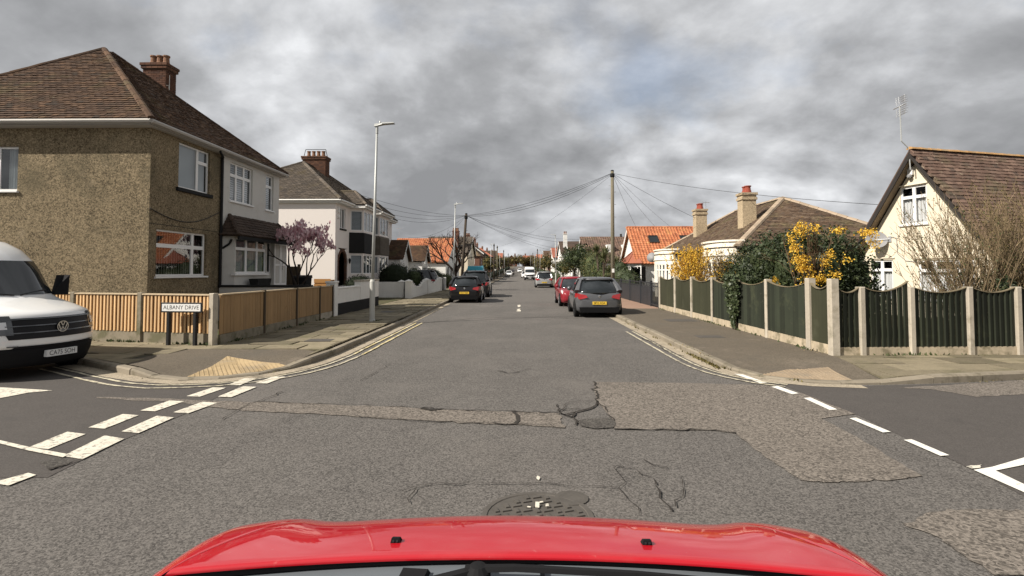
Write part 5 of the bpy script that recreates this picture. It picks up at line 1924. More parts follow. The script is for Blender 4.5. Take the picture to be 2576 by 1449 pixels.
# ---- orange roofed chalet beyond it
O = thing('chalet_house', 'white gabled house with orange pantile roof and skylights beyond the right telegraph pole', 'house')
xg, y0, y1, ze, zr = 9.5, 41.6, 49.6, 2.5, 5.55
mb = MB()
wall(mb, fW(xg, y1 - .3, 0), [(0, 0), (7.4, 0), (7.4, 2.5), (3.7, 5.35), (0, 2.5)])
wall(mb, fS(xg, y0 + .3, 0), rect(0, 0, 10, 2.5), [(1.2, .9, 2.6, 2.1), (4.5, .9, 6.2, 2.1)])
mb.box(xg + .01, 19.4, y1 - .5, y1 - .3, 0, 2.5)
mb.build('wall', M['white_trim'], O)
for q in ((1.2, .9, 2.6, 2.1), (4.5, .9, 6.2, 2.1)):
    window(O, fS(xg, y0 + .3, 0), *q, C2)
rf = gable_roof_x(O, xg - .28, 20, y0, y1, ze - .2, zr, 'tile_orange', .25, .30, 'pan', 'tile_orange', 300, 'white_trim', 'S', vdep=.3)
S0, Su = Vector((0, y0, ze - .2)), Vector((0, (y1 - y0) / 2, zr - ze + .2)).normalized()
Sn = Vector((1, 0, 0)).cross(Su)
for xs_ in (10.75, 13.4):
    F = Frame(Vector((xs_, 0, 0)) + S0 + Su * 2.75, (1, 0, 0), Sn, Su)
    k = MB()
    for q in ((0, .8, 0, .07), (0, .8, .93, 1.0), (0, .07, .07, .93), (.73, .8, .07, .93)):
        k.fbox(F, *q, 0, .13)
    sk = k.build('skylight', M['fascia_dark'], O)
    MB().poly([F.p(.07, .07, .10), F.p(.73, .07, .10), F.p(.73, .93, .10), F.p(.07, .93, .10)]).build('pane', M['car_glass'], sk)
px_ = [(9.48, 41.4), (8.75, 42.2), (8.75, 45.2), (9.48, 46.4)]
bw = MB()
for i in range(3):
    (xa, ya), (xb, yb) = px_[2 - i + 1], px_[2 - i]
    u = Vector((xb - xa, yb - ya, 0))
    F = Frame((xa, ya, 0), u, u.cross(Vector((0, 0, 1))))
    wl_ = u.length
    nn = max(1, int(wl_ / .6))
    hs = [(j * wl_ / nn + .06, .9, (j + 1) * wl_ / nn - .06, 2.1) for j in range(nn)]
    wall(bw, F, rect(0, 0, wl_, 2.4), hs, reveal=.06)
    for h in hs:
        window(O, F, *h, [(0, 0, 1, 1)], back=None, pane='glass_dark', rec=.02, bar=.03)
bw.build('bay', M['white_trim'], O)
e = [(9.5, 41.1, 2.38), (8.5, 42.0, 2.38), (8.5, 45.5, 2.38), (9.5, 46.7, 2.38), (9.49, 43.8, 3.5)]
brf = roof_slab('bay_roof', O, [(e[1], e[0], e[4]), (e[2], e[1], e[4]), (e[3], e[2], e[4])], 'tile_red', .05)
for i in (1, 2):
    ridge_caps(brf, e[i], e[4], 'tile_red', .08)
MB().tube([(9.36, 41.75, 2.4), (9.36, 41.75, .2)], .05, 6).build('drainpipe', M['black'], O)
rebase(O, (9.5, 45.6, 0))


# ---- simpler houses further down the street
def far_house(name, label, x0, x1, y0, y1, ze, zr, ridge='x', hip=False, wallm='render_wall', roofm='tile_brown', wins_s=(), wins_side=(), side='E', chim=(), tile=None, group=None, bricks=False, kind='plain', verge='white_trim'):
    root = thing(name, label, 'house', group=group)
    zg = gz((y0 + y1) / 2)
    ze, zr = ze + zg, zr + zg
    ym, xm = (y0 + y1) / 2, (x0 + x1) / 2
    mb = MB()
    FS = fS(x0, y0, 0)
    FE = fE(x1, y0, 0) if side == 'E' else fW(x0, y1, 0)
    hs = [(a, zg + b, c, zg + d) for a, b, c, d in wins_s]
    he = [(a, zg + b, c, zg + d) for a, b, c, d in wins_side]
    gs = [(0, 0), (x1 - x0, 0), (x1 - x0, ze), (0, ze)]
    ge = [(0, 0), (y1 - y0, 0), (y1 - y0, ze), (0, ze)]
    if not hip:
        if ridge == 'x':
            ge = ge[:3] + [((y1 - y0) / 2, zr - .06)] + ge[3:]
        else:
            gs = gs[:3] + [((x1 - x0) / 2, zr - .06)] + gs[3:]
    wall(mb, FS, gs, hs, reveal=.1)
    wall(mb, FE, ge, he, reveal=.1)
    mb.box(x0 + .02, x1 - .02, y1 - .2, y1, 0, ze)
    if side == 'E':
        mb.box(x0, x0 + .2, y0 + .01, y1, 0, ze)
    else:
        mb.box(x1 - .2, x1, y0 + .01, y1, 0, ze)
    mb.build('wall', M[wallm], root)
    for F, hh in ((FS, hs), (FE, he)):
        for h in hh:
            window(root, F, *h, C2 if h[2] - h[0] > .7 else [(0, 0, 1, 1)], back=None, pane='glass_dark', rec=.03, bar=.06)
    o = .3
    if hip:
        run = min(x1 - x0, y1 - y0) / 2 + o
        if ridge == 'x':
            P, Q = (x0 - o + run, ym, zr), (x1 + o - run, ym, zr)
            a, b, c, d = (x0 - o, y0 - o, ze), (x1 + o, y0 - o, ze), (x1 + o, y1 + o, ze), (x0 - o, y1 + o, ze)
            pl = [(a, b, Q, P), (b, c, Q), (c, d, P, Q), (d, a, P)]
        else:
            P, Q = (xm, y0 - o + run, zr), (xm, y1 + o - run, zr)
            a, b, c, d = (x0 - o, y0 - o, ze), (x1 + o, y0 - o, ze), (x1 + o, y1 + o, ze), (x0 - o, y1 + o, ze)
            pl = [(a, b, P), (b, c, Q, P), (c, d, Q), (d, a, P, Q)]
        rf = roof_slab('roof', root, pl, roofm, .1)
    elif ridge == 'x':
        pl = [((x0 - o, y0 - o, ze - .15), (x1 + o, y0 - o, ze - .15), (x1 + o, ym, zr), (x0 - o, ym, zr)), ((x1 + o, y1 + o, ze - .15), (x0 - o, y1 + o, ze - .15), (x0 - o, ym, zr), (x1 + o, ym, zr))]
        rf = roof_slab('roof', root, pl, roofm, .1)
    else:
        pl = [((x1 + o, y0 - o, ze - .15), (x1 + o, y1 + o, ze - .15), (xm, y1 + o, zr), (xm, y0 - o, zr)), ((x0 - o, y1 + o, ze - .15), (x0 - o, y0 - o, ze - .15), (xm, y0 - o, zr), (xm, y1 + o, zr))]
        rf = roof_slab('roof', root, pl, roofm, .1)
    if tile:
        T = Tiler(rf, root, roofm, tile[0], tile[1], kind, tile[2])
        if ridge == 'x':
            T.plane(*(pl[0] if len(pl[0]) == 4 else (*pl[0], pl[0][2])))
        elif hip:
            T.plane(*pl[0], pl[0][2])
            T.plane(*pl[1])
        else:
            T.plane(*pl[0 if side == 'E' else 1])
        T.done()
    if not hip:
        fx = (x1 + o + .01) if side == 'E' else (x0 - o - .01)
        if ridge == 'x':
            for yy in (y0 - o, y1 + o):
                MB().hexa([(fx - .02, yy, ze - .45), (fx + .02, yy, ze - .45), (fx + .02, ym, zr - .3), (fx - .02, ym, zr - .3), (fx - .02, yy, ze - .17), (fx + .02, yy, ze - .17), (fx + .02, ym, zr - .02), (fx - .02, ym, zr - .02)]).build('bargeboard', M[verge], root)
        else:
            for xx in (x0 - o, x1 + o):
                MB().hexa([(xx, y0 - o - .03, ze - .45), (xm, y0 - o - .03, zr - .3), (xm, y0 - o + .01, zr - .3), (xx, y0 - o + .01, ze - .45), (xx, y0 - o - .03, ze - .17), (xm, y0 - o - .03, zr - .02), (xm, y0 - o + .01, zr - .02), (xx, y0 - o + .01, ze - .17)]).build('bargeboard', M[verge], root)
    for (cx_, cy_, zb, zt, w_, n_) in chim:
        chimney(root, cx_, cy_, zb + zg, zt + zg, w_, w_ * .8, 'brick_far' if 'white chimney' not in label else 'white_trim', n_, 'terracotta_old', False, 'x', 1, .5, .13)
    return rebase(root, (xm, ym, zg))


# left side
W2 = (.9, 1.0, 2.2, 2.3)
for yc, lb in ((41.0, 'grey brown tiled bungalow with white gabled bay just beyond the white house'), (49.9, 'brown tiled bungalow with smaller white gable, nearest the orange roof')):
    h = far_house('bungalow', lb, -17.5, -10.4, yc - 1.6, yc + 5.8, 2.75, 5.2, 'x', True, 'render_wall', 'tile_brown', (), ((4.4, 1.1, 5.8, 2.2),), 'E')
    b0 = h.location.copy()
    sb = thing('tmp', '', 'x')
    mb = MB()
    Fq = fE(-9.15, yc - 1.45, 0)
    wall(mb, Fq, [(0, 0), (2.9, 0), (2.9, 2.62), (1.45, 3.95), (0, 2.62)], [(.35, 1.15, 2.55, 2.15)], reveal=.08)
    wall(mb, fS(-10.6, yc - 1.45, 0), rect(0, 0, 1.45, 2.62), [(.45, 1.4, 1.0, 2.0)], reveal=.08)
    mb.build('bay', M['white_trim'], h, off=b0)
    w1 = window(h, Fq.sub(-0, 0), .35, 1.15, 2.55, 2.15, [(0, 0, .33, 1), (.33, 0, .67, 1), (.67, 0, 1, 1)], back=None, pane='glass_dark', rec=.03, bar=.06)
    w1.location = Vector(w1.location) - b0
    rfb = roof_slab('bay_roof', h, [[Vector(p) - b0 for p in q] for q in (((-14, yc - 1.7, 2.66), (-8.85, yc - 1.7, 2.66), (-8.85, yc, 4.2), (-14, yc, 4.2)), ((-8.85, yc + 1.7, 2.66), (-14, yc + 1.7, 2.66), (-14, yc, 4.2), (-8.85, yc, 4.2)))], 'tile_brown', .08)
    T = Tiler(rfb, h, 'tile_brown', .2, .15, limit=120)
    h_l = h.location.copy()
    T.plane(*[Vector(p) - b0 for p in ((-14, yc - 1.7, 2.66), (-8.85, yc - 1.7, 2.66), (-8.85, yc, 4.2), (-14, yc, 4.2))])
    T.done()
    for s in (-1, 1):
        q = [(-8.87, yc + s * 1.7, 2.40), (-8.82, yc + s * 1.7, 2.40), (-8.82, yc, 3.98), (-8.87, yc, 3.98), (-8.87, yc + s * 1.7, 2.60), (-8.82, yc + s * 1.7, 2.60), (-8.82, yc, 4.18), (-8.87, yc, 4.18)]
        MB().hexa([Vector(p) - b0 for p in q]).build('bargeboard', M['white_trim'], h)
    bpy.data.objects.remove(sb)
h = far_house('chalet_house', 'white house with large plain orange tiled roof behind the bare street tree', -15.6, -8.8, 61.3, 74.7, 2.95, 6.0, 'x', False, 'white_trim', 'tile_orange', ((1.5, 1.0, 3.2, 2.2),), ((1.0, 1.0, 3.0, 2.3), (4.2, 1.0, 6.2, 2.3), (5, 3.4, 6.6, 4.6)), 'E', tile=(.28, .33, 300), kind='pan')
aerial(h, Vector((-15.4, 66, 5.6)) - h.location, 1.6, .6)
far_house('chalet_house', 'cream gabled house just past the large orange roof, tall dark chimney', -14.5, -8.0, 79, 90, 4.6, 7.3, 'x', False, 'render_cream', 'tile_grey', (), ((1, 1, 3, 2.3), (5, 1, 7, 2.3), (4.4, 3.4, 6.2, 4.6)), 'E', chim=((-10.0, 80.5, 5.5, 7.9, 1.0, 4),))
far_house('brick_house', 'red brick house with pale tan hipped roof on the left, beyond the cream gable', -13.0, -7.9, 100, 109, 4.6, 7.2, 'x', True, 'brick_far', 'tile_lichen', ((1, 1, 2.6, 2.3), (3, 3, 4.2, 4.2)), ((1, 1, 3, 2.3), (5, 3, 7, 4.2)), 'E', chim=((-12.3, 101, 5, 7.6, .8, 2),))
far_house('terraced_house', 'dark slate roofed block with two chimneys left of the lamp posts', -15.5, -8.6, 118, 140, 5.6, 8.2, 'y', False, 'tile_dark', 'tile_dark', (), ((3, 1, 5, 2.3), (9, 1, 11, 2.3), (15, 1, 17, 2.3)), 'E', chim=((-12, 119, 7.6, 9.6, 1.0, 3), (-12, 134, 7.6, 9.6, 1.0, 3)))
LF = [(-15.5, -8.2, 148, 160, 5.2, 8.0, 'x', True, 'brick_far', 'tile_red', 'far red brick house with red hipped roof on the left side'), (-15.5, -8.0, 168, 180, 5.0, 7.6, 'x', False, 'render_wall', 'tile_brown', 'far white gabled house on the left side'),
      (-16, -8.2, 192, 206, 5.2, 7.8, 'y', True, 'brick_far', 'tile_brown', 'far brown brick house on the left side'), (-16, -8.2, 225, 240, 5.2, 7.8, 'x', False, 'render_cream', 'tile_red', 'far cream gabled house on the left side'), (-16, -8.2, 275, 292, 5.2, 7.8, 'y', True, 'brick_far', 'tile_brown', 'farthest brick house on the left side')]
for (a, b, c, d, e, f, rg, hp, wm, rm, lb) in LF:
    far_house('house', lb, a, b, c, d, e, f, rg, hp, wm, rm, ((1.5, 1, 3.2, 2.3),), ((2, 1, 4, 2.3), (7, 1, 9, 2.3), (4, 3.3, 6, 4.5)), 'E', chim=((-12.5, c + 2, f - 1, f + .8, .6, 2),))
# right side
h = far_house('chalet_house', 'house with large dark brown pantile roof and two white dormer vents behind the cordyline', 8.3, 19, 64.5, 76, 3.0, 6.35, 'x', False, 'render_wall', 'tile_maroon', ((1.5, 1, 3.2, 2.2),), ((2, 1, 4, 2.3), (7, 1, 9, 2.3)), 'W', tile=(.3, .34, 300), kind='pan')
hb = h.location.copy()
for dx in (11.4, 13.4):
    MB().box(dx - .45, dx + .45, 66.3, 68.5, 4.0, 5.1).build('dormer', M['white_trim'], h, off=hb)
MB().lathe((13.4, 70.2, 6.2), [(.15, 0), (.13, .4), (.16, .5)], 8).build('chimney_pot', M['fascia_dark'], h, off=hb)
RF = [(8.3, 16, 84, 96, 3.2, 6.0, 'x', False, 'render_wall', 'tile_brown', 'far white gabled bungalow with brown roof on the right side'), (8.2, 16, 104, 116, 5.2, 7.9, 'x', False, 'chimw', 'tile_dark', 'dark gabled house with tall white chimney on the right side'),
      (7.8, 15.5, 124, 136, 4.8, 7.2, 'x', False, 'render_wall', 'tile_red', 'far white house with red gable roof on the right side'), (7.8, 15.5, 146, 158, 5.0, 7.6, 'y', True, 'brick_far', 'tile_red', 'far red brick hipped house on the right side'),
      (7.8, 15.5, 170, 184, 5.0, 7.6, 'x', False, 'render_cream', 'tile_brown', 'far cream house with brown gable roof on the right side'), (7.8, 15.5, 205, 220, 5.0, 7.6, 'y', True, 'brick_far', 'tile_brown', 'far brown brick house on the right side'),
      (7.8, 15.5, 250, 268, 5.0, 7.6, 'x', False, 'brick_far', 'tile_red', 'farthest red roofed brick house on the right side')]
for (a, b, c, d, e, f, rg, hp, wm, rm, lb) in RF:
    tall = wm == 'chimw'
    far_house('house', lb, a, b, c, d, e, f, rg, hp, 'render_wall' if tall else wm, rm, ((1.5, 1, 3.2, 2.3),), ((2, 1, 4, 2.3), (7, 1, 9, 2.3), (4, 3.3, 6, 4.5)), 'W', chim=((9.0 if tall else 12, c + 2, f - 1.5, f + (1.3 if tall else .8), .8 if tall else .6, 2),))
far_house('brick_house', 'brick house closing the view at the far end of the street, red roof', 2, 12, 452, 463, 5.6, 9.6, 'x', False, 'brick_far', 'tile_red', ((1.5, 1, 3.2, 2.3), (6, 1, 8, 2.3), (1.5, 3.4, 3.2, 4.7), (6, 3.4, 8, 4.7)), (), 'W', chim=((4, 458, 8.5, 11, 1.2, 4),))
far_house('brick_house', 'brick house with pointed gable at the far end of the street', -13, -3, 455, 466, 5.6, 10.2, 'y', False, 'brick_far', 'tile_brown', ((1.5, 1, 3.2, 2.3), (6, 1, 8, 2.3), (1.5, 3.4, 3.2, 4.7), (6, 3.4, 8, 4.7)), (), 'E', chim=((-5, 458, 8.5, 11, 1.2, 4),))
# ------------------------------------------------------------------ fences
def top_curve(t, sag):
    return -sag * (1 - (2 * t - 1) ** 2)


# slatted timber fence on the left corner
K = Vector((-6.75, 11.53, 0))
far_l = Vector((-14.0, 13.12, 0))
fl = thing('fence', 'honey coloured timber fence of upright slats and boards with concrete posts, round the left corner', 'fence', K)
ul = (K - far_l).normalized()
LF_ = (K - far_l).length
F = Frame(far_l - K, ul, ul.cross(Vector((0, 0, 1))))
zt = 1.235
posts = [LF_ - .06, LF_ - 2.02, LF_ - 4.0, LF_ - 6.0, LF_ - 7.3]
for a in posts:
    MB().cbox(F, a - .065, a + .065, .0, zt + .02, -.06, .075, .015).build('post', M['concrete' if a == posts[0] else 'concrete_dirty'], fl)
sl_me = {}
for i in range(4):
    a0, a1 = posts[i + 1] + .065, posts[i] - .065
    MB().fbox(F, a0, a1, .0, .36, -.02, .03).build('gravel_board', M['concrete_dirty'], fl)
    MB().fbox(F, a0, a1, zt - .03, zt, -.05, .07).build('top_rail', M['rail'], fl)
    n = int((a1 - a0) / .098)
    for k in range(n):
        x = a0 + (k + .5) * (a1 - a0) / n
        if 'f' not in sl_me:
            sl_me['f'] = MB().cbox(Frame((0, 0, 0), (1, 0, 0), (0, -1, 0)), -.026, .026, .365, zt - .032, .020, .046, .004).mesh('slat', M['slat'])
            sl_me['b'] = MB().cbox(Frame((0, 0, 0), (1, 0, 0), (0, -1, 0)), -.047, .047, .365, zt - .032, -.03, -.008, .004).mesh('board', M['slat_back_shaded'])
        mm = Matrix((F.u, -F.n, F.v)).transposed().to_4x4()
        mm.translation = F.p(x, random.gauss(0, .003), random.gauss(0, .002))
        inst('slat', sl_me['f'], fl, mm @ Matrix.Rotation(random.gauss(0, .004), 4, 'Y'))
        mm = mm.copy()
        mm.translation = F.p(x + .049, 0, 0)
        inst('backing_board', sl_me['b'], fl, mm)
F = fE(0, 0, 0)
ps = [.07, 2.15, 4.14, 5.95, 7.14]
for i, a in enumerate(ps):
    if i:
        MB().cbox(F, a - .045, a + .045, 0, zt + .02, -.05, .05, .01).build('post', M['wood_dark'], fl)
for i in range(4):
    a0, a1 = ps[i] + (.07 if i == 0 else .05), ps[i + 1] - .05
    MB().fbox(F, a0, a1, 0, .32, -.02, .035).build('gravel_board', M['concrete_dirty' if i < 3 else 'concrete'], fl)
    MB().fbox(F, a0, a1, zt - .028, zt, -.05, .055).build('top_rail', M['rail'], fl)
    n = round((a1 - a0) / .145)
    for k in range(n):
        x0, x1 = a0 + k * (a1 - a0) / n, a0 + (k + 1) * (a1 - a0) / n
        j = random.gauss(0, .003)
        MB().cbox(F, x0 + .002, x1 - .002, .325, zt - .03, -.005, .022 + j, .004).build('board', M['board'], fl)

# dark green scalloped fence on the right: along the street, then into the side street
fr_ = thing('fence', 'dark green scalloped board fence with pale concrete posts round the right corner', 'fence', (6.08, 10.35, 0))
o = Vector((6.08, 10.35, 0))
py_ = [22.95, 20.7, 18.7, 16.7, 14.9, 13.03, 11.15, 10.35]
tops = [1.50, 1.53, 1.55, 1.55, 1.33, 1.55, 1.60, 1.60]
panels = []
for i in range(7):
    F = fW(6.08, py_[i], 0)
    F.o -= o
    panels.append((F, 0, py_[i] - py_[i + 1], 'flat' if i in (0, 1, 2, 6) else 'slats', .30, 0))
for i, (y, t) in enumerate(zip(py_, tops)):
    F = fW(6.08, y, 0)
    F.o -= o
    w = .05 if i < 6 else .075
    if i == 7:
        w = .075
    MB().cbox(F, -w, w, 0, t, -.08, .075, .02).build('post', M['concrete'], fr_)
ps = [Vector((x, 10.35 + (x - 6.08) * .05, 0)) for x in (6.08, 6.64, 7.63, 8.80, 9.78, 10.9, 12.0, 13.1, 14.2, 15.4)]
for i in range(len(ps) - 1):
    a, b = ps[i], ps[i + 1]
    u = (b - a).normalized()
    F = Frame(a - o, u, u.cross(Vector((0, 0, 1))))
    panels.append((F, 0 if i else .02, (b - a).length, 'slats', .27, .12 if i == 1 else 0))
    MB().cbox(F, (b - a).length - .055, (b - a).length + .055, 0, 1.44, -.07, .07, .015).build('post', M['concrete'], fr_)
for k, (F, a0, a1, kind, gb, rise) in enumerate(panels):
    a0, a1 = a0 + .05, a1 - .05
    street = k < 7
    MB().fbox(F, a0, a1, 0, gb, -.025, .03).build('gravel_board', M['concrete_stained'], fr_)
    bw_ = .115 if kind == 'slats' else .14
    n = max(3, round((a1 - a0) / bw_))
    tb, sag = (1.50 if street else 1.42), (.12 if street else .10)
    for j in range(n):
        x0, x1 = a0 + (a1 - a0) * j / n, a0 + (a1 - a0) * (j + 1) / n
        t0, t1 = (x0 - a0) / (a1 - a0), (x1 - a0) / (a1 - a0)
        h0 = tb + top_curve(t0, sag) + rise * t0 ** 2
        h1 = tb + top_curve(t1, sag) + rise * t1 ** 2
        lap = .030 if kind == 'slats' else .006
        gp_ = .014 if kind == 'slats' else .003
        q = random.gauss(0, .004)
        b0 = gb + .004
        vs = [F.p(x0 + gp_, b0, .012 + lap + q), F.p(x1, b0, .008), F.p(x1, b0, -.006), F.p(x0 + gp_, b0, -.006), F.p(x0 + gp_, h0, .012 + lap + q), F.p(x1, h1, .008), F.p(x1, h1, -.006), F.p(x0 + gp_, h0, -.006)]
        MB().hexa(vs).build('board', M['green_board' if kind == 'slats' else 'green_olive'], fr_)
    cp = MB()
    for j in range(10):
        t0, t1 = j / 10, (j + 1) / 10
        x0, x1 = a0 + (a1 - a0) * t0, a0 + (a1 - a0) * t1
        h0 = tb + top_curve(t0, sag) + rise * t0 ** 2 + .001
        h1 = tb + top_curve(t1, sag) + rise * t1 ** 2 + .001
        cp.hexa([F.p(x0, h0, .042), F.p(x1, h1, .042), F.p(x1, h1, -.02), F.p(x0, h0, -.02), F.p(x0, h0 + .016, .042), F.p(x1, h1 + .016, .042), F.p(x1, h1 + .016, -.02), F.p(x0, h0 + .016, -.02)])
    cp.build('capping', M['cap_rail'], fr_)

# black gate and fence in front of the orange roofed house
bf = thing('fence', 'black close boarded fence with open railing top beside the grey hatchback', 'fence', (6.08, 23.1, 0))
F = fW(0, 0, 0)
F.o = Vector((0, 14.0, 0))
L_ = 14.0
n = int(L_ / .16)
for k in range(n):
    if k < n - 9:
        MB().fbox(F, k * .16, k * .16 + .152, .13, 1.02 if k % 2 else 1.0, -.01, .012).build('board', M['black_gate'], bf)
    else:
        MB().fbox(F, k * .16 + .05, k * .16 + .085, .13, 1.22, -.012, .012).build('bar', M['black_gate'], bf)
for k in range(0, n - 9, 2):
    MB().fbox(F, k * .16 + .05, k * .16 + .085, 1.02, 1.2, -.012, .012).build('bar', M['black_gate'], bf)
for z in (1.19, 1.03):
    MB().fbox(F, 0, L_, z, z + .035, -.02, .018).build('rail', M['black_gate'], bf)
MB().fbox(F, L_ - 1.44, L_, .2, .24, -.02, .018).build('rail', M['black_gate'], bf)
for a in (0, 2.6, 5.2, 7.8, 10.4, 12.5, 13.95):
    MB().cbox(F, a - .05, a + .05, 0, 1.3, -.06, .05, .01).build('post', M['black_gate'], bf)

# white rendered garden walls on the left
gw = thing('garden_wall', 'white rendered garden wall with black plinth beside the timber fence', 'wall', (-6.75, 18.85, 0))
F = fE(0, 0, 0)
MB().fbox(F, .35, 3.1, .55, 1.08, -.2, 0).build('wall', M['render_wall'], gw)
MB().cbox(F, .33, 3.12, 1.08, 1.14, -.23, .03, .01).build('coping', M['render_wall'], gw)
MB().fbox(F, .3, 5.95, 0, .55, -.21, .012).build('plinth', M['black_matt'], gw)
MB().fbox(F, 0, .35, .0, 1.32, -.28, .03).build('pier', M['render_wall'], gw)
MB().cbox(F, -.03, .38, 1.32, 1.38, -.31, .06, .01).build('pier_cap', M['render_wall'], gw)
MB().fbox(F, 3.1, 5.9, .551, 1.30, -.24, .02).build('pier', M['render_wall'], gw)
MB().cbox(F, 3.07, 5.93, 1.30, 1.37, -.27, .05, .01).build('pier_cap', M['concrete'], gw)
g2 = thing('garden_wall', 'short white wall facing the camera with pyramid capped pier, left of the iron gate', 'wall', (-7.12, 31.9, 0))
F = fS(0, 0, 0)
MB().fbox(F, -1.9, -.32, 0, 1.08, -.2, 0).build('wall', M['render_wall'], g2)
MB().fbox(F, -1.9, 0.0, 0, .3, -.21, .02).build('plinth', M['render_wall'], g2)


def pier(parent, x, y, w, h, m='render_wall'):
    MB().box(x - w / 2, x + w / 2, y - w / 2, y + w / 2, 0, h).build('pier', M[m], parent)
    c = MB()
    e = w / 2 + .035
    c.add([(x - e, y - e, h), (x + e, y - e, h), (x + e, y + e, h), (x - e, y + e, h), (x - e, y - e, h + .04), (x + e, y - e, h + .04), (x + e, y + e, h + .04), (x - e, y + e, h + .04), (x, y, h + .15)],
          [(3, 2, 1, 0), (0, 1, 5, 4), (1, 2, 6, 5), (2, 3, 7, 6), (3, 0, 4, 7), (4, 5, 8), (5, 6, 8), (6, 7, 8), (7, 4, 8)])
    c.build('pier_cap', M[m], parent)


pier(g2, -.18, .1, .34, 1.06)
g3 = thing('garden_wall', 'white rendered wall with stepped castellated top along the left pavement', 'wall', (-6.65, 31.4, 0))
F = fE(0, 0, 0)
sg = [(.3, .9, 1.0), (.9, 1.35, .92), (1.35, 1.75, .80), (1.75, 3.9, .70), (3.9, 4.4, .82), (4.4, 5.0, .95), (5.0, 5.8, 1.05), (6.2, 7.4, 1.05), (7.4, 8.0, .92), (8.0, 8.5, .82), (8.5, 9.8, .74), (9.8, 10.5, .86), (10.5, 11.2, 1.0), (11.2, 12.0, 1.1)]
wm = MB()
for a, b, h in sg:
    wm.fbox(F, a, b, 0, h, -.2, 0)
wm.build('wall', M['render_wall'], g3)
for a, b, h in sg:
    MB().cbox(F, a + .001, b - .001, h, h + .05, -.225, .025, .008).build('coping', M['render_wall'], g3)
MB().fbox(F, .3, 12, 0, .3, -.19, .025).build('plinth', M['render_wall'], g3)
for a in (.12, 6.0, 12.15):
    pier(g3, -.1, a, .36, 1.1)
gt = thing('iron_gate', 'dark wrought iron garden gate between white piers', 'gate', (-6.95, 31.8, .1))
for k in range(4):
    MB().tube([(-.12 + k * .08, 0, .05), (-.12 + k * .08, 0, 1.0 + .06 * (k % 2))], .014, 5).build('bar', M['black'], gt)
for z in (.1, .5, .95):
    MB().tube([(-.16, 0, z), (.18, 0, z)], .016, 5).build('rail', M['black'], gt)
# low party wall in front of the pebbledash house
pw = thing('garden_wall', 'low grey wall with dark coping between the pebbledash house and the timber fence', 'wall', (-8.3, 17.06, 0))
MB().box(-1.55, 1.45, -.08, .08, .1, 1.22).build('wall', M['render_grey'], pw)
MB().box(-1.57, 1.47, -.12, .12, 1.222, 1.29).build('coping', M['black_matt'], pw)
# brown fence panel, bin and crate between the two left houses
bfn = thing('fence', 'dark brown board fence between the grey house and the white house', 'fence', (-10.2, 23.2, 0))
for k in range(22):
    MB().cbox(fS(0, 0, 0), -3.2 + k * .16, -3.045 + k * .16, .1, 1.95 + .0, -.01, .015 + random.gauss(0, .003), .003).build('board', M['wood_dark'], bfn)
for a in (-3.2, -1.4, .32):
    MB().box(a - .05, a + .05, -.05, .05, 0, 2.05).build('post', M['wood_dark'], bfn)
bn = thing('wheelie_bin', 'dark wheeled bin in front of the brown board fence', 'bin', (-9.35, 22.3, .1))
MB().hexa([(-.24, -.24, .1), (.24, -.24, .1), (.24, .24, .1), (-.24, .24, .1), (-.29, -.32, 1.35), (.29, -.32, 1.35), (.29, .3, 1.35), (-.29, .3, 1.35)]).build('body', M['plastic'], bn)
MB().hexa([(-.31, -.36, 1.35), (.31, -.36, 1.35), (.31, .34, 1.35), (-.31, .34, 1.35), (-.28, -.3, 1.43), (.28, -.3, 1.43), (.28, .36, 1.47), (-.28, .36, 1.47)]).build('lid', M['plastic'], bn)
for s in (-1, 1):
    MB().lathe((s * .25, .26, .1), [(.1, -.03), (.1, .03)], 12, 0, (1, 0, 0)).build('wheel', M['tyre'], bn)
cb_ = thing('wooden_crate', 'orange brown wooden crate at the foot of the white house side wall', 'crate', (-10.0, 26.6, .1))
MB().box(-.4, .4, -.3, .3, .0, 1.2).build('box', M['orange_wood'], cb_)
for z in (.05, .3, .55, .8, 1.05):
    MB().box(-.42, .42, -.325, -.301, z, z + .2).build('plank', M['orange_wood'], cb_)
tr_ = thing('planter', 'dark trough planter under the grey ground floor bay', 'planter', (-9.2, 18.4, 1.12))
MB().hexa([(-.12, -.42, 0), (.12, -.42, 0), (.12, .42, 0), (-.12, .42, 0), (-.16, -.5, .36), (.16, -.5, .36), (.16, .5, .36), (-.16, .5, .36)]).build('trough', M['black_matt'], tr_)
MB().box(-.13, .13, -.46, .46, .33, .365).build('soil', M['soil'], tr_)

# ------------------------------------------------------------------ street name plate
sg_root = thing('street_sign', 'white street name plate on two black posts in front of the timber fence', 'sign', at(477, 867, .1) - Vector((.04, .20, 0)))
sb0 = at(477, 867, .1)
wid = .98
us = (at(500, 862, .1) - at(420, 860, .1)).normalized()
us = Vector((us.x, us.y * .6, 0)).normalized()
F = Frame(-us * wid / 2 + Vector((0, 0, .755)), us, us.cross(Vector((0, 0, 1))))
MB().cbox(F, 0, wid, -.02, .20, .03, .055, .006).build('frame', M['sign_black'], sg_root)
pl = MB().fbox(F, .035, wid - .035, .012, .170, .0551, .0585).build('plate', M['sign_white'], sg_root)
text_mesh('ALBANY DRIVE', .128, M['sign_black'], 'lettering', pl, frame_matrix(F, wid / 2, .089, .0595), 0, .98)
for a in (.17, .80):
    MB().cbox(F, a - .035, a + .035, -.78, -.02, -.02, .05, .008).build('post', M['sign_black'], sg_root)
    MB().fbox(F, a - .03, a + .03, -.022, .19, 0, .029).build('bracket', M['sign_black'], sg_root)

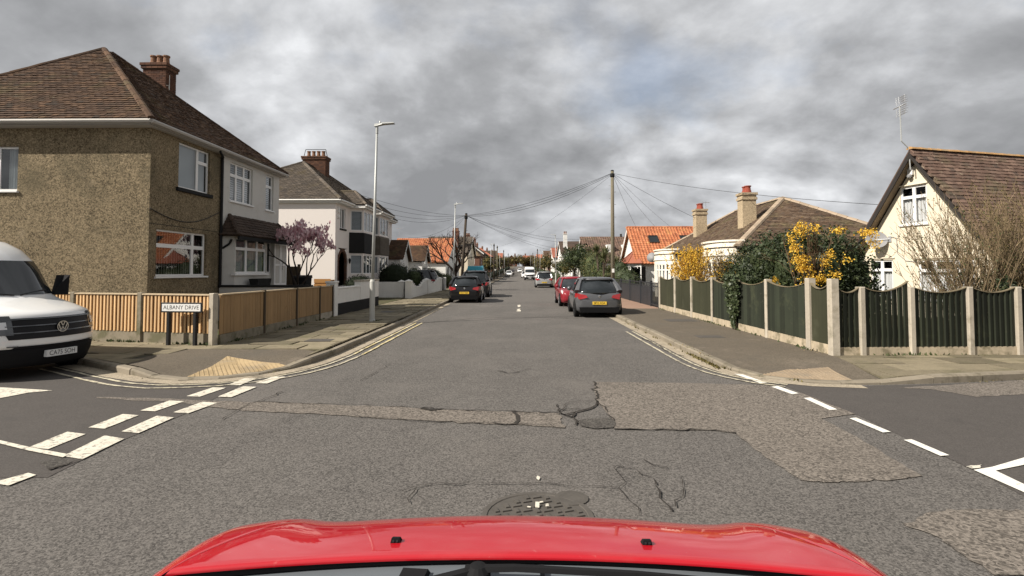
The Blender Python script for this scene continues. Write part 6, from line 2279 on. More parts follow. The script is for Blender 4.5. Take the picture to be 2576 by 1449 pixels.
# ------------------------------------------------------------------ lamps, poles and cables
def lamp(x, y, label, h=6.75, s=1, lean=.1, group='street lamps along both pavements'):
    r = thing('street_lamp', label, 'street lamp', (x, y, zpave(x, y) - .01 if y < 60 else gz(y) + .11), 0, group)
    MB().lathe((0, 0, 0), [(.10, 0), (.10, .05), (.088, .07), (.084, 1.30), (.06, 1.37)], 12).build('base', M['lamp_paint'], r, False)
    MB().tube([(0, 0, 1.36), (lean * .5, 0, h * .55), (lean, 0, h - .05)], [.054, .046, .036], 10).build('column', M['galv'], r, True)
    hd = MB()
    hd.tube([(lean, 0, h - .25), (lean, 0, h + .02)], .046, 8)
    t = Vector((lean, 0, h))
    hd.hexa([t + Vector(p) for p in ((-.08 * s, -.06, -.02), (.20 * s, -.09, .05), (.20 * s, .09, .05), (-.08 * s, .06, -.02), (-.08 * s, -.05, .07), (.22 * s, -.07, .10), (.22 * s, .07, .10), (-.08 * s, .05, .07))] if s > 0 else
            [t + Vector(p) for p in ((.20 * s, -.09, .05), (-.08 * s, -.06, -.02), (-.08 * s, .06, -.02), (.20 * s, .09, .05), (.22 * s, -.07, .10), (-.08 * s, -.05, .07), (-.08 * s, .05, .07), (.22 * s, .07, .10))])
    q = [(.18 * s, -.11, .055), (.58 * s, -.10, .085), (.58 * s, .10, .085), (.18 * s, .11, .055), (.20 * s, -.09, .105), (.56 * s, -.08, .115), (.56 * s, .08, .115), (.20 * s, .09, .105)]
    if s < 0:
        q = [q[1], q[0], q[3], q[2], q[5], q[4], q[7], q[6]]
    hd.hexa([t + Vector(p) for p in q])
    hd.lathe(t + Vector((.10 * s, 0, .08)), [(.03, 0), (.03, .05), (.015, .1)], 8)
    hd.build('lantern', M['galv'], r)
    return r


lamp(-4.84, 17.05, 'tall street lamp with pale thick base on the left pavement, the nearest one', 6.42)
lamp(-4.95, 38.6, 'street lamp behind the black cars on the left', 6.55)
lamp(-5.2, 90, 'third street lamp on the left, before the dark slate block', 6.2, group='far street lamps on the left')
lamp(4.25, 63.6, 'street lamp behind the silver estate car on the right', 5.95, -1, -.05)
for x, y in ((-5.2, 128), (-5.2, 166), (-5.2, 215)):
    lamp(x, y, 'far street lamp on the left side of the street', 6.2, group='far street lamps on the left')
for x, y in ((4.3, 118), (4.3, 165), (4.3, 230)):
    lamp(x, y, 'far street lamp on the right side of the street', 6.2, -1, group='far street lamps on the right')


def pole(x, y, h, label, lean=0.0, m='pole_wood', group=None, r=.135):
    zg = gz(y) + .1
    p = thing('telegraph_pole', label, 'telegraph pole', (x, y, zg), 0, group)
    MB().tube([(0, 0, -.05), (lean * .5, 0, h * .5), (lean, 0, h)], [r, r * .88, r * .75], 12).build('pole', M[m], p, True)
    MB().lathe((lean, 0, h), [(r * .8, -.02), (r * .82, .03), (r * .3, .07)], 10).build('cap', M['black_matt'], p)
    MB().lathe((lean * .97, 0, h - .45), [(r * .7, 0), (r * 1.1, .06), (r * 1.1, .22), (r * .7, .3)], 10).build('terminal_box', M['black_matt'], p)
    for k in range(7):
        z = h - 1.0 - k * .42
        s = 1 if k % 2 else -1
        MB().tube([(lean * z / h, 0, z), (lean * z / h + s * .24, 0, z), (lean * z / h + s * .24, 0, z + .03)], .011, 4).build('step', M['galv'], p)
    return Vector((x + lean, y, zg + h - .15))


PLf = pole(-5.1, 44.8, 6.55, 'leaning brown telegraph pole beside the bare tree on the left', .42, 'pole_wood_dark')
PRt = pole(6.12, 35.0, 8.35, 'tall greenish telegraph pole behind the grey hatchback on the right', .02, r=.14)
PF = [pole(-4.9, 96, 6.6, 'dark telegraph pole among the far lamps on the left', 0, 'pole_wood_dark'), pole(-4.8, 107, 6.7, 'pale telegraph pole among the far lamps on the left', 0)]
for x, y in ((4.4, 138), (-4.9, 150), (4.4, 190), (-4.9, 205)):
    pole(x, y, 7, 'far telegraph pole near the end of the street', 0, 'pole_wood_dark', 'far telegraph poles')
MB().box(-.08, .08, -.165, -.14, 1.55, 1.8).build('pole_notice', M['sign_white'], bpy.data.objects['telegraph_pole.001'])


def cable(a, b, sag, label, r=.013, group=None):
    a, b = Vector(a), Vector(b)
    P = [a.lerp(b, i / 16) + Vector((0, 0, -4 * sag * (i / 16) * (1 - i / 16))) for i in range(17)]
    o = MB().tube(P, r * .72, 4).build('overhead_cable', M['cable'])
    return tag(o, label, 'cable', group)


gA = 'overhead cables between the two telegraph poles'
for dz, sg_, w_ in ((0, .62, 'middle'), (-.06, .75, 'lowest'), (.02, .45, 'topmost')):
    cable(PLf + Vector((0, 0, dz)), PRt + Vector((0, 0, dz)), sg_, w_ + ' of the three cables slung across the street between the near telegraph poles', .017, gA)
gB = 'overhead cables to the white bay fronted house'
for e, sg_, w_ in (((-9.7, 31.5, 6.35), .3, 'topmost'), ((-9.7, 34, 6.1), .35, 'second'), ((-9.7, 37, 5.9), .4, 'third'), ((-9.8, 40, 5.8), .45, 'lowest')):
    cable(PLf, e, sg_, w_ + ' cable running left from the leaning pole to the white house eaves', .013, gB)
gC = 'overhead cables to the left bungalows'
for e, sg_, w_ in (((-9.6, 44.5, 4.6), .55, 'nearer'), ((-9.2, 50, 4.1), .5, 'farther')):
    cable(PLf, e, sg_, 'drooping cable from the leaning pole to the ' + w_ + ' of the gabled bungalows', .013, gC)
gD = 'overhead cables from the leaning pole to the right hand houses'
for e, sg_, w_ in (((9.0, 70, 6.0), .7, 'topmost'), ((9.0, 66, 5.2), .75, 'second'), ((9.2, 90, 5.6), .9, 'third'), ((8.6, 84, 4.6), .8, 'lowest')):
    cable(PLf, e, sg_, w_ + ' of the cables running right and away from the leaning pole', .015, gD)
ed = Rh.matrix_basis @ Vector((-.30, 1.15, 4.2))
cable(PRt, ed, .25, 'long level overhead cable from the right pole to the cream gable', .013)
gE = 'service cables to the orange roof'
for e, w_ in (((9.9, 45.2, 5.6), 'leftmost'), ((11.6, 45.4, 5.6), 'middle'), ((12.9, 45.4, 5.6), 'rightmost')):
    cable(PRt, e, .12, w_ + ' of the cables dropping from the right pole to the orange ridge', .013, gE)
cable(PRt, (10.9, 32.2, 4.9), .1, 'service cable from the right pole to the farther bungalow chimney', .013)
cable((6.12, 35, 8.2), (-4.75, 107, 6.7), .9, 'faint cable running far down the street from the right pole', .012)

# manhole in front of the car
mh = at(1352, 1292)
mn = thing('manhole_cover', 'round cast iron manhole cover with hinge lug, just ahead of the red bonnet', 'manhole cover', (mh.x, mh.y - .05, 0))
MB().lathe((0, 0, -.02), [(.40, 0), (.40, .030), (.365, .030), (.36, .024)], 32).build('rim', M['iron'], mn)
MB().lathe((0, 0, -.02), [(.355, 0), (.355, .026)], 32).build('lid', M['iron'], mn)
lg = MB()
lg.lathe((.27, .30, -.02), [(.13, 0), (.13, .030), (.10, .031), (.04, .028)], 16)
lg.build('hinge_lug', M['iron'], mn)
me = MB().box(-.032, .032, -.014, .014, 0, .011).mesh('tread', M['iron'])
for i in range(-4, 5):
    for j in range(-4, 5):
        if math.hypot(i, j) * .075 < .31:
            inst('tread', me, mn, Matrix.Translation((i * .075, j * .075, .0055)) @ Matrix.Rotation(R(90 * ((i + j) % 2) + 20), 4, 'Z'))
pm_ = MB()
for q in (((-.015, .11), (.015, .105), (.02, .20), (-.01, .205)), ((.02, .185), (.05, .195), (.045, .217), (.02, .208)), ((.062, .125), (.09, .14), (.085, .175), (.065, .17)), ((-.075, .11), (-.05, .105), (-.045, .125), (-.07, .13))):
    pm_.poly([(a, b, .0185) for a, b in q])
pm_.build('paint_mark', M['paint'], mn)
flat('road_marking', px((1352, 1200), (1358, 1203), (1356, 1212), (1350, 1208)), LN, 'paint', road, .004)
# small service covers let into the pavements
for x_, y_, w_, l_, pp in ((-4.75, 12.4, .30, .20, pv), (-5.6, 21.0, .5, .4, pv), (4.7, 13.2, .32, .22, pr), (5.3, 17.5, .5, .4, pr)):
    z_ = zpave(x_, y_) + .004
    MB().box(x_ - w_, x_ + w_, y_ - l_, y_ + l_, z_ - .03, z_).build('service_cover', M['iron'], pp)
# blue covered box and bins down the street
bx = thing('covered_skip', 'bright blue sheeted skip by the cream house down the street on the left', 'skip', (-6.0, 70, .1))
MB().hexa([(-.9, -1.3, 0), (.9, -1.3, 0), (.9, 1.3, 0), (-.9, 1.3, 0), (-1.1, -1.8, 1.6), (1.1, -1.8, 1.6), (1.1, 1.8, 1.6), (-1.1, 1.8, 1.6)]).build('skip', M['plastic'], bx)
MB().hexa([(-1.15, -1.85, 1.35), (1.15, -1.85, 1.35), (1.15, 1.85, 1.35), (-1.15, 1.85, 1.35), (-.9, -1.5, 2.3), (.95, -1.4, 2.2), (.9, 1.5, 2.35), (-.95, 1.5, 2.25)]).build('sheet', M['cyan'], bx)
gp = thing('gate_post', 'white gate post beside a dark gate past the stepped white wall', 'post', (-6.6, 45.5, .1))
MB().cbox(fS(0, 0, 0), -.1, .1, 0, 1.1, -.1, .1, .02).build('post', M['white_trim'], gp)
dg = thing('garden_gate', 'dark board gate beside the white gate post on the left', 'gate', (-6.7, 43.8, .1))
for k in range(8):
    MB().fbox(fE(0, 0, 0), k * .2, k * .2 + .18, 0, 1.15, -.02, .02).build('board', M['black_gate'], dg)
# ------------------------------------------------------------------ plants
def plant(name, label, cat, loc, group=None):
    return thing(name, label, cat, loc, 0, group)


# magnolia in flower
rng = random.Random(11)
mg = plant('magnolia_tree', 'pink flowering magnolia tree in front of the white house wall', 'tree', (-8.42, 19.6, .9))
tips = []
tm_ = MB()
for (d, l, r) in (((-.25, .1, 1), 1.02, .055), ((.22, 0, 1), .98, .045), ((.02, -.3, 1), .98, .05)):
    grow(tm_, (0.05, 0, 0), d, l, r, 4, rng, tips, .62, (2, 3), .70, .12, 3, .12)
tm_.build('trunk', M['bark_dark'], mg)
P = []
rg2 = np.random.default_rng(3)
for p, d in tips:
    for k in range(rng.randint(10, 15)):
        P.append(tuple(p + Vector((rng.gauss(0, .07), rng.gauss(0, .07), rng.gauss(0.02, .08)))))
P = np.array(P)
dirs = np.tile([0, 0, 1.0], (len(P), 1)) * 1.2
V, Q = diamonds(P, (.09, .19), rg2, aspect=.6, dirs=dirs)
fast_mesh('blossom', V, Q, M['magnolia'], None, mg)

# clipped dark shrubs and hedges of the left gardens
def bush(name, label, cat, base, blobs, n, size, mats, core=.8, group=None, **k):
    o = foliage(name, blobs, n, size, mats, None, core, **k)
    o.location = base
    return tag(o, label, cat, group)


bush('clipped_bush', 'big dark clipped dome bush behind the white walls on the left', 'bush', (-8.5, 35.2, .2), [(0, 0, 1.15, 1.05, 1.0, .92), (-.35, .2, .9, .8, .8, .8), (.35, .1, .85, .7, .7, .75)], 9000, (.05, .09), ['leaf_yew'], .9, shell=.85, clump=0)
bush('clipped_bush', 'small low dark bush under the white house bay', 'bush', (-9.0, 29.2, .2), [(0, 0, .75, .8, .9, .55)], 3000, (.05, .09), ['leaf_yew'], .88, shell=.8, clump=0)
bush('garden_bush', 'loose mid green bush to the right of the big dark dome', 'bush', (-8.9, 43.5, .2), [(0, 0, .9, .9, .8, .9), (.5, .3, .7, .7, .7, .7)], 2500, (.08, .14), ['leaf_mid', 'leaf_dark'], .75, split=(.4,))
bush('clipped_bush', 'rounded dark green bush in front of the orange roofed white house', 'bush', (-9.2, 52, .2), [(0, 0, 1.0, 1.3, 1.2, .95), (.6, .3, .8, 1.1, 1, .75)], 4000, (.07, .12), ['leaf_dark'], .88, shell=.8, clump=0)
bush('garden_hedge', 'low dark hedge below the orange roofed house on the left', 'hedge', (-8.3, 57, .1), [(-.6 - 1.1 * i, .2 * i, .62, .9, .8, .66) for i in range(5)], 5000, (.08, .13), ['leaf_dark', 'leaf_yew'], .88, split=(.5,), shell=.8)
bush('garden_bush', 'light green bush beside the street lamp on the left', 'bush', (-7.4, 51.5, .1), [(0, 0, .7, .8, 1, .7)], 2200, (.07, .13), ['leaf_mid', 'leaf_olive'], .8, split=(.4,))

# bare tree on the left pavement
rng = random.Random(5)
bt = plant('bare_tree', 'bare dark spreading tree beside the leaning telegraph pole', 'tree', (-6.0, 47.5, .1))
tips = []
tb_ = MB()
tb_.tube([(0, 0, 0), (.05, 0, .9), (0, 0, 1.6)], [.24, .2, .2], 9)
for k in range(7):
    a = 2 * math.pi * k / 7 + .3
    grow(tb_, (0, 0, 1.25 + .08 * k), (math.cos(a) * .8, math.sin(a) * .8, .9), 1.5, .12, 5, rng, tips, .75, (2, 3), .68, .12, 3, .2)
tb_.build('trunk', M['bark_dark'], bt)

# yellow forsythia, evergreen thicket and ivy over the green fence
def forsythia(label, base, spread, h, n, flowers, seed, lean=(0, 0), fsz=(.035, .06), leafy=0):
    rng = random.Random(seed)
    o = plant('forsythia_bush', label, 'bush', base)
    st = MB()
    pts = []
    for i in range(n):
        a = rng.uniform(0, 2 * math.pi)
        k = abs(rng.gauss(0, .5))
        d = Vector((math.cos(a) * k * spread[0] / h + lean[0], math.sin(a) * k * spread[1] / h + lean[1], 1)).normalized()
        p = Vector((rng.gauss(0, .25) * spread[0] * .6, rng.gauss(0, .25) * spread[1] * .6, 0))
        ln = h * rng.uniform(.7, 1.08)
        path = [p]
        for s in range(5):
            d = (d + Vector((rng.gauss(0, .07), rng.gauss(0, .07), 0))).normalized()
            path.append(path[-1] + d * ln / 5)
        st.tube(path, [.014, .012, .010, .008, .006, .003], 4)
        for s in range(1, 5):
            for q in range(rng.randint(1, 2)):
                t = rng.random()
                b0 = path[s].lerp(path[s + 1], t)
                d2 = (d + Vector((rng.gauss(0, .6), rng.gauss(0, .6), rng.gauss(.1, .3)))).normalized()
                b1 = b0 + d2 * rng.uniform(.2, .5)
                st.tube([b0, b1], [.006, .002], 3, cap=False)
                pts.append((b0, b1))
        for s in range(1, 5):
            pts.append((path[s], path[s + 1]))
    st.build('stems', M['twig_brown'], o)
    if leafy:
        P = np.array([tuple(a.lerp(b, rng.random()) + Vector((rng.gauss(0, .04), rng.gauss(0, .04), rng.gauss(0, .04)))) for a, b in (rng.choice(pts) for _ in range(leafy))])
        V, Q = diamonds(P, (.05, .09), np.random.default_rng(seed + 1), aspect=.5)
        fast_mesh('leaves', V, Q, M['leaf_olive'], None, o)
    if flowers:
        P = np.array([tuple(a.lerp(b, rng.random()) + Vector((rng.gauss(0, .018), rng.gauss(0, .018), rng.gauss(0, .018)))) for a, b in (rng.choice(pts) for _ in range(flowers)) if True])
        V, Q = diamonds(P, fsz, np.random.default_rng(seed), aspect=.8)
        fast_mesh('blossom', V, Q, M['forsythia'], None, o)
    return o


forsythia('dense yellow forsythia in full bloom above the far end of the green fence', (6.85, 21.2, .1), (.9, 1.5), 2.45, 140, 17000, 3, fsz=(.04, .07))
forsythia('thinner yellow and brown forsythia between the dense yellow one and the evergreens', (7.1, 18.3, .1), (1.1, 1.4), 2.25, 170, 2400, 4, fsz=(.035, .06), leafy=2600)
sc_ = plant('evergreen_shrub', 'tall dark evergreen shrub over the middle of the green fence', 'shrub', (7.3, 15.6, .1))
EB = [(0, .9, 1.5, .85, 1.0, 1.0), (.1, 0, 2.0, .9, 1.1, .85), (.0, -.9, 1.7, .85, .9, .9), (.1, 1.6, 1.2, .8, .7, .8), (.1, -1.6, 1.8, .8, .8, .95), (.05, 2.3, 1.35, .75, .8, .85)]
foliage('leaves', EB, 13000, (.05, .11), ['leaf_dark', 'leaf_mid'], sc_, .62, split=(.22,), clump=2.4, thresh=.50)
sd_ = plant('evergreen_shrub', 'tall dark evergreen shrub beside the cream gable, above the corner of the green fence', 'shrub', (7.62, 13.3, .1))
EB = [(0, 0, 1.7, .75, .8, 1.1), (.45, .1, 1.75, .6, .7, 1.0), (.75, .0, 1.5, .5, .6, .8), (-.35, .5, 2.05, .75, .7, .75), (-.7, .2, 1.7, .7, .7, .9), (-.35, 1.2, 1.9, .7, .7, .75), (.75, -.3, .9, .5, .6, .7), (-.6, -.2, 1.2, .6, .5, .7)]
foliage('leaves', EB, 15000, (.05, .12), ['leaf_dark', 'leaf_mid'], sd_, .58, split=(.2,), clump=2.2, thresh=.5)
tw = MB()
rng = random.Random(8)
for k in range(60):
    a, b = rng.choice(EB), Vector((rng.gauss(0, 1), rng.gauss(0, 1), abs(rng.gauss(.4, .8)))).normalized()
    c = Vector(a[:3])
    e = c + Vector((b.x * a[3], b.y * a[4], b.z * a[5])) * rng.uniform(1.0, 1.22)
    tw.tube([c, e], [.012, .004], 3)
tw.build('stems', M['twig_brown'], sd_)
forsythia('upright yellow forsythia sprays growing through the evergreens near the fence corner', (6.95, 12.85, .1), (.5, .8), 2.6, 42, 0, 6)
fz = bpy.data.objects['forsythia_bush.002']
P = []
rng = random.Random(21)
for (x_, y_, z_, sx_, sz_, n_) in ((2012, 578, 0, .10, .10, 110), (2050, 575, 0, .06, .05, 40), (1990, 600, 0, .05, .06, 40), (2000, 625, 0, .06, .08, 80), (2015, 655, 0, .10, .09, 150), (2025, 675, 0, .09, .05, 90), (2055, 700, 0, .14, .06, 170), (2020, 722, 0, .10, .04, 60), (1955, 705, 0, .08, .06, 60), (1940, 715, 0, .08, .05, 50),
                                (2075, 660, 0, .05, .10, 60), (2090, 640, 0, .04, .06, 40), (2100, 690, 0, .05, .05, 40), (2108, 580, 0, .08, .05, 60), (2180, 585, 1, .10, .05, 110), (2195, 610, 1, .06, .10, 60), (2125, 655, 0, .05, .05, 30), (1965, 730, 0, .08, .03, 40)):
    c_ = atY(x_, y_, (12.5 if x_ > 1985 else 13.7) if not z_ else 12.9)
    for i in range(int(n_ * 2.1)):
        P.append((c_.x - 6.95 + rng.gauss(0, sx_), c_.y - 12.85 + rng.gauss(0, .10), c_.z - .1 + rng.gauss(0, sz_)))
V, Q = diamonds(np.array(P), (.028, .055), np.random.default_rng(5), aspect=.8)
fast_mesh('blossom', V, Q, M['forsythia'], None, fz)
iv = plant('ivy', 'ivy hanging over the middle of the green fence', 'ivy', (6.0, 14.85, .1))
P = []
rng = random.Random(31)
while len(P) < 1500:
    z = rng.uniform(.08, 1.55)
    w = .16 + .30 * min(1, z / 1.0) if z > .45 else .12 + .12 * z
    y = rng.gauss(0, w * .55) - .03
    if abs(y) < w * 1.1:
        P.append((-.05 - abs(rng.gauss(0, .05)) * (z / 1.2), y, z))
V, Q = diamonds(np.array(P), (.06, .11), np.random.default_rng(6), aspect=.85)
fast_mesh('leaves', V, Q, M['leaf_ivy'], None, iv)
st = MB()
for k in range(9):
    y = rng.gauss(0, .12)
    st.tube([(-.02, y * .5, 0), (-.04, y, .6), (-.05, y * 1.6, 1.4)], .009, 4)
st.build('stems', M['twig_brown'], iv)

# the bare budding shrub in front of the cream gable
def bare_shrub(label, base, n, h, spread, seed, bud=1500, buds='leaf_mid', lean=(0, 0), fine=2, bsz=(.03, .06)):
    rng = random.Random(seed)
    o = plant('bare_shrub', label, 'shrub', base)
    st = MB()
    pts = []
    for i in range(n):
        a = rng.uniform(0, 2 * math.pi)
        k = rng.random() ** .6 * spread
        d = Vector((math.cos(a) * k + lean[0], math.sin(a) * k * .7 + lean[1], 1)).normalized()
        p = Vector((rng.gauss(0, .2), rng.gauss(0, .2), 0))
        ln = h * rng.uniform(.65, 1.05)
        path = [p]
        for s in range(7):
            d = (d + Vector((rng.gauss(0, .08), rng.gauss(0, .08), .05))).normalized()
            path.append(path[-1] + d * ln / 7)
        r0 = rng.uniform(.011, .018)
        st.tube(path, [r0 * (1 - .12 * j) for j in range(8)], 4)
        for s in range(2, 7):
            for q in range(fine):
                b0 = path[s].lerp(path[s + 1], rng.random())
                d2 = (d + Vector((rng.gauss(0, .45), rng.gauss(0, .45), rng.gauss(.15, .25)))).normalized()
                b1 = b0 + d2 * rng.uniform(.15, .4)
                b2 = b1 + (d2 + Vector((0, 0, .4))).normalized() * rng.uniform(.1, .3)
                st.tube([b0, b1, b2], [.006, .0045, .003], 3, cap=False)
                pts += [(b0, b1), (b1, b2)]
    st.build('stems', M['twig'], o)
    P = np.array([tuple(a.lerp(b, rng.random()) + Vector((rng.gauss(0, .02), rng.gauss(0, .02), rng.gauss(0, .02)))) for a, b in (rng.choice(pts) for _ in range(bud))])
    V, Q = diamonds(P, bsz, np.random.default_rng(seed), aspect=.6)
    fast_mesh('buds', V, Q, M[buds], None, o)
    return o


bare_shrub('bare many stemmed budding shrub in front of the cream gable', (11.0, 13.0, .1), 100, 3.35, .85, 41, 2200, 'leaf_mid', (-.14, 0))
bare_shrub('dense olive tinged leafless shrub at the right edge, in front of the maroon roof', (12.35, 13.3, .1), 150, 3.75, .66, 42, 9000, 'leaf_olive', (0, 0), 2, (.025, .05))
bush('garden_bush', 'small dark leafy clump among the bare stems behind the green side fence', 'bush', (11.3, 12.5, 1.35), [(0, 0, 0, .3, .25, .28)], 500, (.05, .09), ['leaf_dark'], .5)

# trees and cordyline on the right, down the street
def strap_rosette(V, Q, c, r, n, rng, w=.035):
    for i in range(n):
        a = rng.uniform(0, 2 * math.pi)
        e = rng.uniform(-.35, 1.3)
        d = Vector((math.cos(a) * math.cos(e), math.sin(a) * math.cos(e), math.sin(e)))
        s = Vector((-math.sin(a), math.cos(a), 0)) * w
        m_ = c + d * r * .55
        t = c + d * r + Vector((0, 0, -.25 * r * (1 - abs(math.sin(e)))))
        k = len(V)
        V += [tuple(c - s * .6), tuple(c + s * .6), tuple(m_ + s), tuple(m_ - s), tuple(t + s * .15), tuple(t - s * .15)]
        Q += [(k, k + 1, k + 2, k + 3), (k + 3, k + 2, k + 4, k + 5)]


rng = random.Random(55)
co = plant('cordyline', 'spiky cordyline palms over the hedge, left of the tall telegraph pole', 'palm', (7.5, 47, .1))
V, Q = [], []
tk = MB()
for (x, y, z, r) in ((.2, .8, 3.1, .95), (-.2, -.6, 2.7, .85), (.7, -1.5, 2.2, .85), (-.4, 2.2, 3.4, .9), (.9, 1.4, 2.6, .8), (1.2, -3.0, 1.7, .8), (.1, -2.2, 1.5, .7)):
    tk.tube([(x * .5, y * .5, 0), (x, y, z)], [.12, .08], 7)
    strap_rosette(V, Q, Vector((x, y, z)), r, 130, rng)
tk.build('trunk', M['bark'], co)
fast_mesh('leaves', np.array(V), np.array(Q), M['leaf_cord'], None, co)
bush('garden_hedge', 'tall mixed green hedge under the cordyline on the right pavement edge', 'hedge', (7.2, 52, .1), [(.3, -4, 1.0, .8, 1.6, 1.1), (.2, -1.5, 1.5, .9, 1.8, 1.6), (.1, 1.5, 1.9, 1.0, 1.8, 1.9), (.2, 4.5, 1.8, 1.0, 1.9, 1.8), (.6, 7, 2.0, 1.2, 2.0, 2.0), (1.2, -6.5, .8, .9, 1.2, .9)], 14000, (.10, .19), ['leaf_mid', 'leaf_dark', 'leaf_olive'], .75, split=(.45, .15), clump=1.2)
bush('garden_hedge', 'dark hedge low beside the black fence behind the telegraph pole', 'hedge', (7.4, 40, .1), [(.6, -1, .8, .9, 1.4, .9), (.7, 1.5, 1.0, 1, 1.4, 1.1), (1.0, 4, 1.3, 1, 1.5, 1.4)], 5000, (.09, .16), ['leaf_dark', 'leaf_mid'], .8, split=(.3,))


def street_tree(label, base, h, r, seed, mats=('leaf_olive', 'leaf_mid'), n=2600, group=None, size=(.16, .32), bare=False, tr=.16):
    rng = random.Random(seed)
    o = plant('street_tree', label, 'tree', base, group)
    t = MB()
    tips = []
    t.tube([(0, 0, 0), (0, 0, h * .35)], [tr, tr * .8], 7)
    for k in range(5):
        a = 2 * math.pi * k / 5 + rng.random()
        grow(t, (0, 0, h * .3), (math.cos(a) * .6, math.sin(a) * .6, 1), h * .28, tr * .55, 2, rng, tips, .6, (2, 3), .7, .1, 2, .12)
    t.build('trunk', M['bark'], o)
    if not bare:
        bl = [(rng.gauss(0, r * .35), rng.gauss(0, r * .35), h * .62 + rng.gauss(0, h * .1), r * rng.uniform(.5, .75), r * rng.uniform(.5, .75), r * rng.uniform(.45, .65)) for _ in range(6)]
        foliage('crown', bl, n, size, list(mats), o, 0.5, split=(.4,) if len(mats) > 1 else None)
    return o


street_tree('dark green tree on the right beyond the lamp, above the silver estate car', (7.6, 66, .1), 4.6, 2.2, 61, ('leaf_dark', 'leaf_mid'), 3500)
street_tree('olive brown tree farther right of the white van', (7.8, 76, .1), 5.0, 2.0, 62, ('leaf_olive', 'leaf_mid'), 3000)
street_tree('small palm like tree beyond the right hand lamp post', (6.6, 82, .1), 3.8, 1.6, 63, ('leaf_mid', 'leaf_dark'), 2000)
gT = 'far street trees'
for i, (x, y, h, r) in enumerate(((-6.6, 112, 5, 1.7), (-6.4, 142, 5.5, 2), (6.4, 120, 5, 2), (6.4, 142, 5.5, 2.2), (-6.6, 178, 6, 2.3), (6.6, 196, 6, 2.4), (-6.6, 216, 6, 2.4), (6.8, 240, 6.5, 2.6), (-7, 260, 6.5, 2.6))):
    street_tree('far leafy tree lining the ' + ('left' if x < 0 else 'right') + ' side of the street', (x, y, gz(y) + .1), h, r, 70 + i, ('leaf_olive', 'leaf_dark'), 1200, gT + (' on the left' if x < 0 else ' on the right'), (.2, .42))
for i, (x, y, h, r) in enumerate(((-1.5, 447, 9, 5), (1.5, 443.5, 7, 4), (4, 449, 8, 4.5), (-8, 446, 9, 5), (9, 447, 8.5, 4.5), (-16, 448, 9, 5), (16, 449, 9, 5))):
    street_tree('brown green tree closing the far end of the street', (x, y, gz(y)), h, r, 90 + i, ('leaf_olive', 'twig_brown'), 1500, 'trees at the end of the street', (.5, .9), tr=.3)
for sx_ in (-1, 1):
    B_ = [(sx_ * (34 + random.uniform(-6, 20)), y, gz(y) + 2.5, random.uniform(4, 7), random.uniform(5, 9), random.uniform(3, 4.5)) for y in range(140, 520, 14)]
    o = foliage('far_trees', B_, 9000, (.5, 1.0), ['leaf_dark', 'leaf_olive'], None, .8, split=(.35,))
    o['kind'] = 'stuff'
for x0, x1, lb in ((-6.9, -6.2, 'dark hedge along the left pavement beyond the bare tree'), (6.5, 7.2, 'dark hedge along the right pavement beyond the white van')):
    bl = [((x0 + x1) / 2, y, gz(y) + .7, .5, 2.2, .8) for y in range(92 if x0 < 0 else 96, 300, 4)]
    o = foliage('street_hedge', bl, 7000, (.16, .3), ['leaf_dark', 'leaf_mid'], None, .85, split=(.35,), clump=.6)
    tag(o, lb, 'hedge')

# weeds and dead leaves along kerbs and fence feet
def scatter(name, lines, n, size, m, up=0.0, wid=.08, seed=1):
    r_ = np.random.default_rng(seed)
    P = []
    for k in range(n):
        (a, b) = lines[r_.integers(len(lines))]
        t = r_.random()
        x, y = a[0] + (b[0] - a[0]) * t + r_.normal() * wid, a[1] + (b[1] - a[1]) * t + r_.normal() * wid
        if mnoise.noise(Vector((x * 1.3, y * 1.3, seed))) < -.02:
            continue
        P.append((x, y, a[2] + abs(r_.normal()) * up))
    d = np.tile([0, 0, 1.0], (len(P), 1)) if up else None
    V, Q = diamonds(np.array(P), size, r_, aspect=.45, dirs=d)
    o = fast_mesh(name, V, Q, M[m])
    o['kind'] = 'stuff'


fence_feet = [((-6.8, 11.44, .125), (-13, 12.85, .125)), ((-6.66, 11.6, .125), (-6.66, 18.6, .125)), ((5.98, 10.5, .122), (5.98, 22.8, .122)), ((6.2, 10.25, .122), (14, 10.65, .122))]
kerbs = [((3.5, 17.5, .02), (3.5, 9.8, .02)), ((3.6, 14, .125), (3.62, 9.8, .125)), ((-3.8, 10, .02), (-3.8, 20, .02)), ((3.6, 9.5, .02), (4.4, 8.4, .02)), ((-4.2, 9.0, .02), (-6.3, 8.5, .02)), ((7, 8.4, .02), (12, 9.3, .02))]
scatter('fallen_leaves', fence_feet, 900, (.02, .05), 'dead_leaf', 0, .09, 2)
scatter('fallen_leaves', kerbs, 700, (.02, .045), 'dead_leaf', 0, .06, 3)
scatter('weeds', fence_feet, 900, (.04, .11), 'leaf_mid', .012, .035, 4)
scatter('weeds', [kerbs[0], kerbs[3], ((3.52, 11, .02), (3.53, 9.4, .02))], 500, (.03, .08), 'leaf_olive', .01, .03, 5)
scatter('weeds', [((-4.95, 16.9, .12), (-4.75, 17.2, .12))], 160, (.03, .07), 'leaf_mid', .01, .07, 6)
